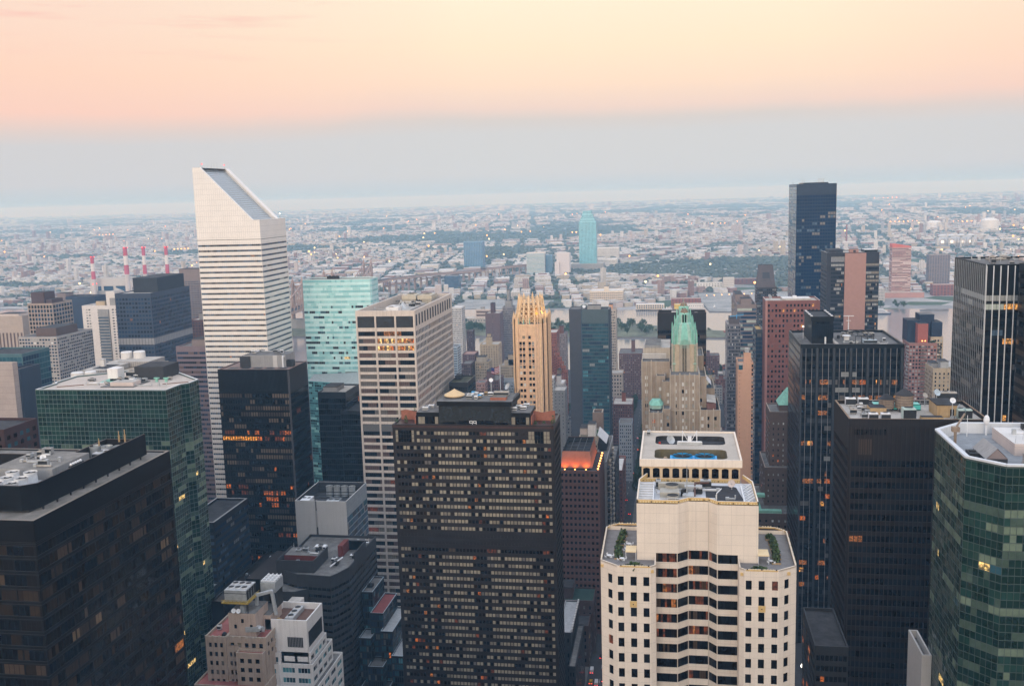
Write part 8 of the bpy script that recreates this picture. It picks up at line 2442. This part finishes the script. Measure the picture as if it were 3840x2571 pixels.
m.poly([(x0, 2420, zt), (x1, 2420, zt), (x1, 2420, zt+2), (x0+8, 2420, zt+8), (x0, 2420, zt+8)], rc_); m.poly([(x0+8, 2420, zt+8), (x1, 2420, zt+2), (x1, 2450, zt+2), (x0+8, 2450, zt+8)], rc_); m.poly([(x0, 2420, zt+8), (x0+8, 2420, zt+8), (x0+8, 2450, zt+8), (x0, 2450, zt+8)], rc_); m.poly([(x0, 2450, zt), (x0, 2420, zt), (x0, 2420, zt+8), (x0, 2450, zt+8)], rc_)
m = B.part('podium', MB()); m.box(x0-22, x1+28, 2405, 2455, 0, 12, pkq, roof_l)
B.done()
for (xa, xb, y, h, mt, lb) in ((600, 660, 2440, 26, brick_r, 'red brick shed with a peaked roof right of the striped riverside tower'), (575, 603, 2700, 60, grey_c, 'grey tower block right of the striped riverside tower'), (640, 690, 2650, 82, taupe, 'tall grey slab at the far right across the river'), (690, 760, 2350, 18, brick_t, 'long tan row by the water at the far right'), (445, 470, 2330, 30, grey_p, 'small pale block behind the dark tower with the pink shaft')):
    simple('apartment_block', lb, xa, xb, y, y+30, h, mt, F(8, 3.4, P_far, .6, .3, .75, top=2), None, roof_l, cat='apartment block')
for k, (px_, y, r_, h, lb) in enumerate(((718, 6030, 40, 50, 'left'), (1050, 5800, 46, 66, 'right'))):
    b_ = MB(); x = px_*y/ (2950 if k == 0 else 3050)
    x = (.2443 if k == 0 else .2942)*y
    b_.cyl(x, y, 0, h*.82, r_, metal_w, 28); b_.cyl(x, y, h*.82, h, r_, metal_w, 28, r_*.45)
    one('gas_holder', b_, 'big white round gas tank on the far plain, %s of the two' % lb, 'gas tank', None, (x, y, 0))
for k in range(8):
    y = 4250+(k % 2)*70; x = 1072+36*(k//2)+18*(k % 2)
    b_ = MB(); b_.ball(x, y, 22, 26, mat('digester_silver', (.60, .60, .61), .3, .05, .05, metal=.5), 16, 10, 1.25); b_.cyl(x, y, 0, 12, 16, metal_g, 12)
    one('digester_egg', b_, 'shiny egg shaped digester tank in the cluster on the far plain', 'digester', 'egg shaped digesters', (x, y, 0))
b_ = MB(); b_.box(1040, 1230, 4210, 4218, 46, 52, metal_g)
for k in range(5):
    b_.box(1042+k*44, 1050+k*44, 4210, 4218, 0, 50, metal_g)
one('digester_gantry', b_, 'long elevated walkway joining the egg shaped digesters', 'walkway', None, (1130, 4214, 0))
b_ = MB(); b_.cyl(.165*4700, 4700, 0, 88, 4.2, brick_r, 12, 3.0); one('smoke_stack', b_, 'thin dark red chimney far out on the plain above the striped riverside tower', 'chimney', None, (.165*4700, 4700, 0))
# piers and boats
def boat(x, y, l_, label, rz=0.0, decks=3):
    e_ = empty('ferry', (x, y, .3), label, 'boat')
    e_.rotation_euler = (0, 0, rz)
    b_ = MB(); w = l_*.11
    b_.prism([(-l_/2, -w), (l_*.36, -w), (l_/2, 0), (l_*.36, w), (-l_/2, w)], 0, 2.6, navy_w, metal_w); b_.build('hull', e_)
    b_ = MB()
    for k in range(decks):
        b_.box(-l_*.46+k*2.5, l_*(.32-.09*k), -w*.85, w*.85, 2.6+k*2.8, 5.0+k*2.8, metal_w); b_.box(-l_*.44+k*2.5, l_*(.31-.09*k), -w*.87, w*.87, 3.6+k*2.8, 4.4+k*2.8, g_navl)
    b_.build('cabin', e_)
    b_ = MB(); b_.cyl(-l_*.1, 0, 2.6+decks*2.8, 6+decks*2.8, .8, metal_w, 8); b_.build('funnel', e_)
boat(415, 2100, 46, 'white triple decked river boat near the far right bank', R(8))
boat(-12, 2190, 26, 'small white boat moored at the far shore pier', R(5), 1)
boat(90, 2225, 18, 'small white boat in the inlet', R(80), 1)
e_ = empty('pier_shed', (-45, 2205, 0), 'pale two storey pier shed on piles at the far shore', 'pier')
b_ = MB(); b_.box(-82, -20, 2196, 2222, 3, 14, factory := MATS['factory_cream'], roof_w)
for k in range(12):
    b_.box(-80+k*5, -77+k*5, 2195.6, 2196, 5, 8, g_navl); b_.box(-80+k*5, -77+k*5, 2195.6, 2196, 9.5, 12.5, g_navl)
b_.build('shed', e_, (-45, 2205, 0))
b_ = MB()
for k in range(14):
    b_.box(-82+k*4.6, -81+k*4.6, 2197, 2221, 0, 3, metal_d)
b_.build('piles', e_, (-45, 2205, 0))
for (xa, xb, y, h, mt, lb) in ((2, 22, 2232, 9, mat('shed_yellow', (.75, .52, .06), .7), 'bright yellow shed on the far shore'), (23, 66, 2236, 9, white_p, 'long white shed beside the yellow shed on the far shore'), (-5, 62, 2290, 16, brick_r, 'long red brick warehouse behind the yellow shed'), (62, 130, 2700, 14, white_p, 'long white warehouse beyond the inlet'), (130, 158, 2660, 30, white_br, 'white block with square windows beyond the inlet'), (135, 240, 2790, 16, brick_d, 'long dark red brick works beyond the inlet')):
    simple('warehouse', lb, xa, xb, y, y+24, h, mt, F(9, 5, P_far, .4, .3, .7, top=1.5), None, roof_l, (.8, .4), cat='warehouse')
for k in range(10):
    street_lamp(78+k*18, 2420+k*6, 9, 'amber street lamp on the bare point across the river', lamp_a, 'lamps of the bare point', 1.2)
for k in range(10):
    tree(430+rg.uniform(-6, 120), 2200+rg.uniform(0, 40), 1, rg.uniform(8, 14), rg.uniform(14, 24), 'bushy tree on the green point at the far right bank', 'trees of the green point', rg.randint(0, 4), rg.uniform(0, 6))
b_ = MB(); b_.box(505, 560, 2150, 2156, 0, 2.5, wallm); one('breakwater', b_, 'thin dark jetty off the far right bank', 'jetty', None, (530, 2153, 0))

# ---- the low city running to the horizon -------------------------------------------------
RNG = np.random.default_rng(5)
def vnoise(x, y, s, seed):
    x = np.asarray(x)/s+seed*17.3; y = np.asarray(y)/s+seed*9.1
    xi, yi = np.floor(x).astype(int), np.floor(y).astype(int)
    fx, fy = x-xi, y-yi
    fx, fy = fx*fx*(3-2*fx), fy*fy*(3-2*fy)
    def h(a, c):
        n = (a*374761393+c*668265263+seed*974711) & 0x7fffffff
        n = ((n ^ (n >> 13))*1274126177) & 0x7fffffff
        return (n % 100003)/100003.0
    return (h(xi, yi)*(1-fx)+h(xi+1, yi)*fx)*(1-fy)+(h(xi, yi+1)*(1-fx)+h(xi+1, yi+1)*fx)*fy
def shore(x):
    return np.interp(x, [-3200, -1200, -480, -262, -62, 40, 122, 300, 552, 900, 3000], [2520, 2345, 2262, 2245, 2240, 2530, 2560, 2575, 2470, 2300, 2640])
def in_view(x, y):
    u = x/y
    return (u > -.80) & (u < .40)
B_ = []      # x, y, w, d, h, rot, wall, roof
avoid = [(-288, 3420, 75, 60), (-730, 3625, 60, 50), (-446, 3250, 50, 45), (-352, 3220, 45, 45), (-620, 2765, 40, 40), (-156, 2370, 60, 50), (-256, 3980, 70, 60), (-240, 3590, 70, 60), (520, 2430, 70, 45), (-1400, 2450, 150, 60), (600, 2450, 60, 40), (-400, 2350, 130, 115), (240, 2350, 180, 180), (.2443*6030, 6030, 80, 80), (.2942*5800, 5800, 80, 80), (1140, 4290, 150, 90), (780, 3500, 75, 330), (80, 2720, 170, 110), (550, 2300, 90, 120)]
bx_ = [(-708+(-770+708)*t, 2842+(2600-2842)*t) for t in np.linspace(0, 1, 8)]+[(-708+108*t, 2842+278*t) for t in np.linspace(0, 1, 8)]+[(-600+120*t, 3120+210*t) for t in np.linspace(0, 1, 6)]
avoid += [(x, y, 26, 26) for x, y in bx_]
def gen(rmin, rmax, bw, bh, fill, hmin, hmax, sub, seed):
    r = np.random.default_rng(seed)
    for ang, ulo, uhi in ((R(-22), -.85, -.42), (R(8), -.42, -.10), (R(33), -.10, .16), (R(-8), .16, .42)):
        ca, sa = math.cos(ang), math.sin(ang)
        n = int(rmax*1.2/min(bw, bh))
        ext = rmax*1.1
        gx = np.arange(-ext, ext, bw); gy = np.arange(-ext, ext*1.1, bh)
        X, Y = np.meshgrid(gx, gy)
        Xw = X*ca-Y*sa; Yw = X*sa+Y*ca
        u = Xw/np.maximum(Yw, 1)
        k = (Yw > rmin) & (Yw <= rmax) & (u > ulo) & (u <= uhi) & (Yw > shore(Xw)+6)
        Xw, Yw = Xw[k], Yw[k]
        green = vnoise(Xw, Yw, 900, 3)*.6+vnoise(Xw, Yw, 350, 4)*.4
        k = green < .60
        Xw, Yw = Xw[k], Yw[k]
        for x, y in zip(Xw, Yw):
            big = vnoise(x, y, 700, 8)
            nx = 1 if big > .58 else sub[0]
            ny = 1 if big > .66 else sub[1]
            for i in range(nx):
                for j in range(ny):
                    if r.random() > fill:
                        continue
                    cw, ch = bw*.82/nx, bh*.78/ny
                    ox = (i+.5-nx/2)*cw; oy = (j+.5-ny/2)*ch
                    w = cw*r.uniform(.62, .98); d = ch*r.uniform(.6, .98)
                    h = r.uniform(hmin, hmax)
                    if r.random() < .035:
                        h *= r.uniform(2, 4.2); w *= .7; d *= .7
                    if big > .6:
                        h = min(h, hmax)*.9
                    px, py = x+ox*ca-oy*sa, y+ox*sa+oy*ca
                    if any(abs(px-a) < c+w/2 and abs(py-b2) < e+d/2 for a, b2, c, e in avoid):
                        continue
                    tone = vnoise(px, py, 500, 11)
                    pw_ = [.27, .20, .15, .13, .11, .07, .07] if tone > .5 else [.19, .15, .14, .13, .14, .13, .12]
                    B_.append((px, py, w, d, h, ang, r.choice(7, p=pw_), r.choice(4, p=[.50, .28, .16, .06])))
gen(2200, 3300, 62, 54, .86, 7, 17, (2, 2), 1)
gen(3300, 4700, 84, 72, .82, 7, 17, (3, 2), 2)
gen(4700, 7200, 120, 110, .74, 7, 17, (4, 3), 3)
gen(7200, 12000, 190, 190, .70, 7, 18, (4, 3), 4)
gen(12000, 25000, 420, 480, .66, 9, 22, (5, 3), 5)
walls_f = [mat('far_'+n_, c_, .85, .12, .05) for n_, c_ in (('white', (.62, .61, .60)), ('off_white', (.54, .52, .49)), ('pinkish', (.48, .42, .40)), ('tan', (.44, .39, .32)), ('grey', (.33, .34, .36)), ('brick', (.26, .165, .145)), ('rose', (.34, .25, .23)))]
wall_names = ['white', 'off white', 'pinkish', 'tan', 'grey', 'red brick', 'rose brick']
roofs_f = [mat('far_roof_'+n_, c_, .9, .15, .05) for n_, c_ in (('white', (.60, .60, .60)), ('pale', (.44, .43, .42)), ('grey', (.27, .27, .28)), ('brown', (.2, .165, .15)))]
roof_names = ['white', 'pale', 'grey', 'brown']
arr = np.array([(b[0], b[1], b[2], b[3], b[4]) for b in B_])
sc = arr[:, 2]*(arr[:, 4]+arr[:, 3]*260/arr[:, 1])/arr[:, 1]**2
blk = np.zeros(len(arr), bool)
for a, b2, dd in ((-.345, -.19, 3600), (-.12, -.05, 2700), (.10, .19, 9000), (-.47, -.39, 9000), (.155, .20, 99999)):
    u = arr[:, 0]/arr[:, 1]
    blk |= (u > a) & (u < b2) & (arr[:, 1] < dd)
sc[blk] *= .02
uu = arr[:, 0]/arr[:, 1]
sc[(uu < -.735) | (uu > .345)] *= .02
order = np.argsort(-sc)
pick = set(order[:270].tolist())
def marks(x, y):
    u = x/y
    d = 'near shore' if y < 2600 else 'middle distance' if y < 3100 else 'far inland'
    if u < -.55: w = 'below the striped stacks'
    elif u < -.40: w = 'behind the slanted tower'
    elif u < -.30: w = 'past the turquoise tower'
    elif u < -.22: w = 'beyond the bridge ramp'
    elif u < -.155: w = 'by the blue glass box'
    elif u < -.10: w = 'under the mint striped slab'
    elif u < -.045: w = 'near the far turquoise tower'
    elif u < .03: w = 'beyond the cream factory'
    elif u < .12: w = 'beyond the inlet'
    else: w = 'near the striped riverside tower'
    return d, w
rest_v, rest_f, rest_m = [], [], []
winf = [g_grey, bl_grd, bl_pur]
for i, b in enumerate(B_):
    x, y, w, d, h, a, wi, ri = b
    ca, sa = math.cos(a), math.sin(a)
    cs = [(x+sx_*w/2*ca-sy_*d/2*sa, y+sx_*w/2*sa+sy_*d/2*ca) for sx_, sy_ in ((-1, -1), (1, -1), (1, 1), (-1, 1))]
    if i in pick:
        dd, ww = marks(x, y)
        kind = 'warehouse' if h < 13 and w > 22 else 'row_house' if h < 13 else 'apartment_block'
        lb = '%s %s, %s roof, %s, %s' % (wall_names[wi], kind.replace('_', ' '), roof_names[ri], dd, ww)
        Q = Bld(kind, lb, kind.replace('_', ' '), (x, y, 0), i, '%s %ss with %s roofs %s %s' % (wall_names[wi], kind.replace('_', ' '), roof_names[ri], dd, ww))
        ff_ = F(max(3, int(w/4.2)), 3.5 if h > 8 else 3.0, Pal([(q, 1) for q in winf], (1, 2)), .5, .3, .72, top=1.2, mode='band', m=.8)
        Q.face(cs[0], cs[1], 0, h, ff_, walls_f[wi])
        Q.face(cs[1], cs[2], 0, h, dict(ff_, n=max(2, int(d/4.2))) if a > .1 or x < 0 else None, walls_f[wi]); Q.face(cs[2], cs[3], 0, h, None, walls_f[wi]); Q.face(cs[3], cs[0], 0, h, dict(ff_, n=max(2, int(d/4.2))) if a < -.1 else None, walls_f[wi])
        Q.cap(cs, h, roofs_f[ri], walls_f[wi], (.8, .5))
        if i % 3:
            m = MB(); m.box(x-w*.18, x+w*.1, y-d*.2, y+d*.15, h-.8, h+2.6, walls_f[(wi+i) % 5], roofs_f[(ri+i) % 4]); Q.part('stair_house', m)
        allb = MB()
        for q in Q.bands.values():
            for f_, mi in zip(q.f, q.mi):
                allb.poly([q.v[z_] for z_ in f_], q.mats[mi])
        Q.bands = {}
        Q.part('window_glazing', allb)
        Q.done()
    else:
        k = len(rest_v)
        rest_v += [(p[0], p[1], 0) for p in cs]+[(p[0], p[1], h) for p in cs]
        rest_f += [(k, k+1, k+5, k+4), (k+1, k+2, k+6, k+5), (k+2, k+3, k+7, k+6), (k+3, k, k+4, k+7), (k+4, k+5, k+6, k+7)]
        rest_m += [wi, wi, wi, wi, 7+ri]
me = bpy.data.meshes.new('distant_city')
me.from_pydata(rest_v, [], rest_f)
for m_ in walls_f+roofs_f:
    me.materials.append(m_)
me.polygons.foreach_set('material_index', rest_m)
o = bpy.data.objects.new('distant_city', me)
COL.objects.link(o)
tag(o, 'mass of small pale buildings running to the horizon', 'distant city', None, 'stuff')
print('BOXES', len(B_), len(pick))
# trees of the far bank: one wooded mass, parks dense and streets thin
ico_v = []
for z_, r_, n_ in ((1, .0, 1), (.55, .8, 5), (0.0, 1.0, 5), (-.4, .7, 5)):
    for q in range(n_):
        a = 6.283*(q+.5*(z_ == 0))/n_
        ico_v.append((r_*math.cos(a), r_*math.sin(a), z_))
ico_f = [(0, 1+q, 1+(q+1) % 5) for q in range(5)]
for l0 in (1, 6):
    for q in range(5):
        ico_f += [(l0+q, l0+5+q, l0+(q+1) % 5), (l0+(q+1) % 5, l0+5+q, l0+5+(q+1) % 5)]
ico_v = np.array(ico_v)
def wood(n, ymin, ymax, smin, smax, thr, seed, flat=1.0):
    r = np.random.default_rng(seed)
    y = np.exp(r.uniform(np.log(ymin), np.log(ymax), n*6)); x = y*r.uniform(-.80, .40, n*6)
    g_ = vnoise(x, y, 900, 3)*.6+vnoise(x, y, 350, 4)*.4
    k = ((g_ > thr) | (r.random(n*6) < .30)) & (y > shore(x)+14)
    for a, b2, c, e in avoid:
        k &= ~((abs(x-a) < c*.9) & (abs(y-b2) < e*.9))
    x, y = x[k][:n], y[k][:n]
    s = r.uniform(smin, smax, len(x)); hh = r.uniform(.55, 1.0, len(x))*flat
    return x, y, s, hh, r
vs, fs_, ms_ = [], [], []
base = 0
for args in ((6500, 2260, 3600, 5, 9, .58, 1), (11000, 3600, 6500, 6, 12, .58, 2), (8000, 6500, 12000, 12, 26, .58, 3, .5), (6000, 12000, 27000, 30, 85, .5, 4, .22)):
    x, y, s, hh, r = wood(*args)
    n = len(x)
    jit = r.uniform(.7, 1.3, (n, len(ico_v), 3))
    V = ico_v[None]*jit*np.stack([s, s, s*hh*.9], 1)[:, None, :]
    V += np.stack([x, y, s*hh*.75], 1)[:, None, :]
    vs.append(V.reshape(-1, 3))
    f_ = np.array(ico_f)[None]+(base+np.arange(n)*len(ico_v))[:, None, None]
    fs_.append(f_.reshape(-1, 3))
    ms_.append(r.integers(0, 3, n*len(ico_f)))
    base += n*len(ico_v)
vs = np.concatenate(vs); fs_ = np.concatenate(fs_); ms_ = np.concatenate(ms_)
me = bpy.data.meshes.new('distant_trees')
me.vertices.add(len(vs)); me.vertices.foreach_set('co', vs.astype(np.float32).ravel())
me.loops.add(len(fs_)*3); me.loops.foreach_set('vertex_index', fs_.astype(np.int32).ravel())
me.polygons.add(len(fs_)); me.polygons.foreach_set('loop_start', np.arange(0, len(fs_)*3, 3, dtype=np.int32)); 
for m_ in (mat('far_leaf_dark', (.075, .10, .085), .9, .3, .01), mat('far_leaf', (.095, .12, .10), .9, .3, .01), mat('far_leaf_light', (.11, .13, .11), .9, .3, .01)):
    me.materials.append(m_)
me.polygons.foreach_set('material_index', ms_.astype(np.int32))
me.update(calc_edges=True); me.validate()
o = bpy.data.objects.new('distant_trees', me)
COL.objects.link(o)
tag(o, 'dark green woods and street trees spread over the far plain', 'woods', None, 'stuff')
# lit lamps out on the plain
rl = random.Random(17)
lamp_me = {}
def far_lamp(u, y, r_, m_, z=11):
    key = (r_, m_.name)
    if key not in lamp_me:
        b_ = MB(); b_.ball(0, 0, 0, r_, m_, 6, 4); o_ = b_.build('lamp_head'); lamp_me[key] = o_.data; bpy.data.objects.remove(o_)
        b_ = MB(); b_.cyl(0, 0, -z, 0, .3, metal_d, 4); o_ = b_.build('post'); lamp_me['p'] = o_.data; bpy.data.objects.remove(o_)
    e_ = empty('street_lamp', (u*y, y, z), 'warm lit street lamp far out on the plain', 'street lamp', 'lit street lamps of the far plain')
    for nm, md in (('lamp_head', lamp_me[key]), ('post', lamp_me['p'])):
        q = bpy.data.objects.new(nm, md); COL.objects.link(q); q.parent = e_
for k in range(150):
    y = math.exp(rl.uniform(math.log(2600), math.log(15000)))
    u = rl.uniform(-.74, .36)
    far_lamp(u, y, round(2.2+y/3600, 0), rl.choice([lamp_a, lamp_a, lamp_y]), 14)
for u0, y0_, n in ((.205, 7000, 7), (.262, 6800, 9), (-.62, 8200, 6), (-.10, 6400, 6), (.03, 7500, 6), (-.53, 5200, 5), (.19, 20000, 6)):
    for k in range(n):
        far_lamp(u0+k*.004, y0_+k*8, round(2.2+y0_/3600, 0), lamp_a, 14)

# ---- the dusk haze: one even box of air round the camera and the whole city --------------
hz = MB()
hm = bpy.data.materials.new('haze')
hm.use_nodes = True
t = hm.node_tree
t.nodes.clear()
vo_ = t.nodes.new('ShaderNodeVolumePrincipled')
vo_.inputs['Color'].default_value = (.33, .64, 1.0, 1)
vo_.inputs['Absorption Color'].default_value = (1, 1, 1, 1)
vo_.inputs['Density'].default_value = 1.1e-4
vo_.inputs['Anisotropy'].default_value = -0.12
ou = t.nodes.new('ShaderNodeOutputMaterial')
t.links.new(vo_.outputs[0], ou.inputs['Volume'])
hz.box(-33000, 33000, -31000, 33000, -1.0, 304.0, hm)
tag(hz.build('haze'), 'pale blue dusk haze over the whole city', 'haze', None, 'stuff')
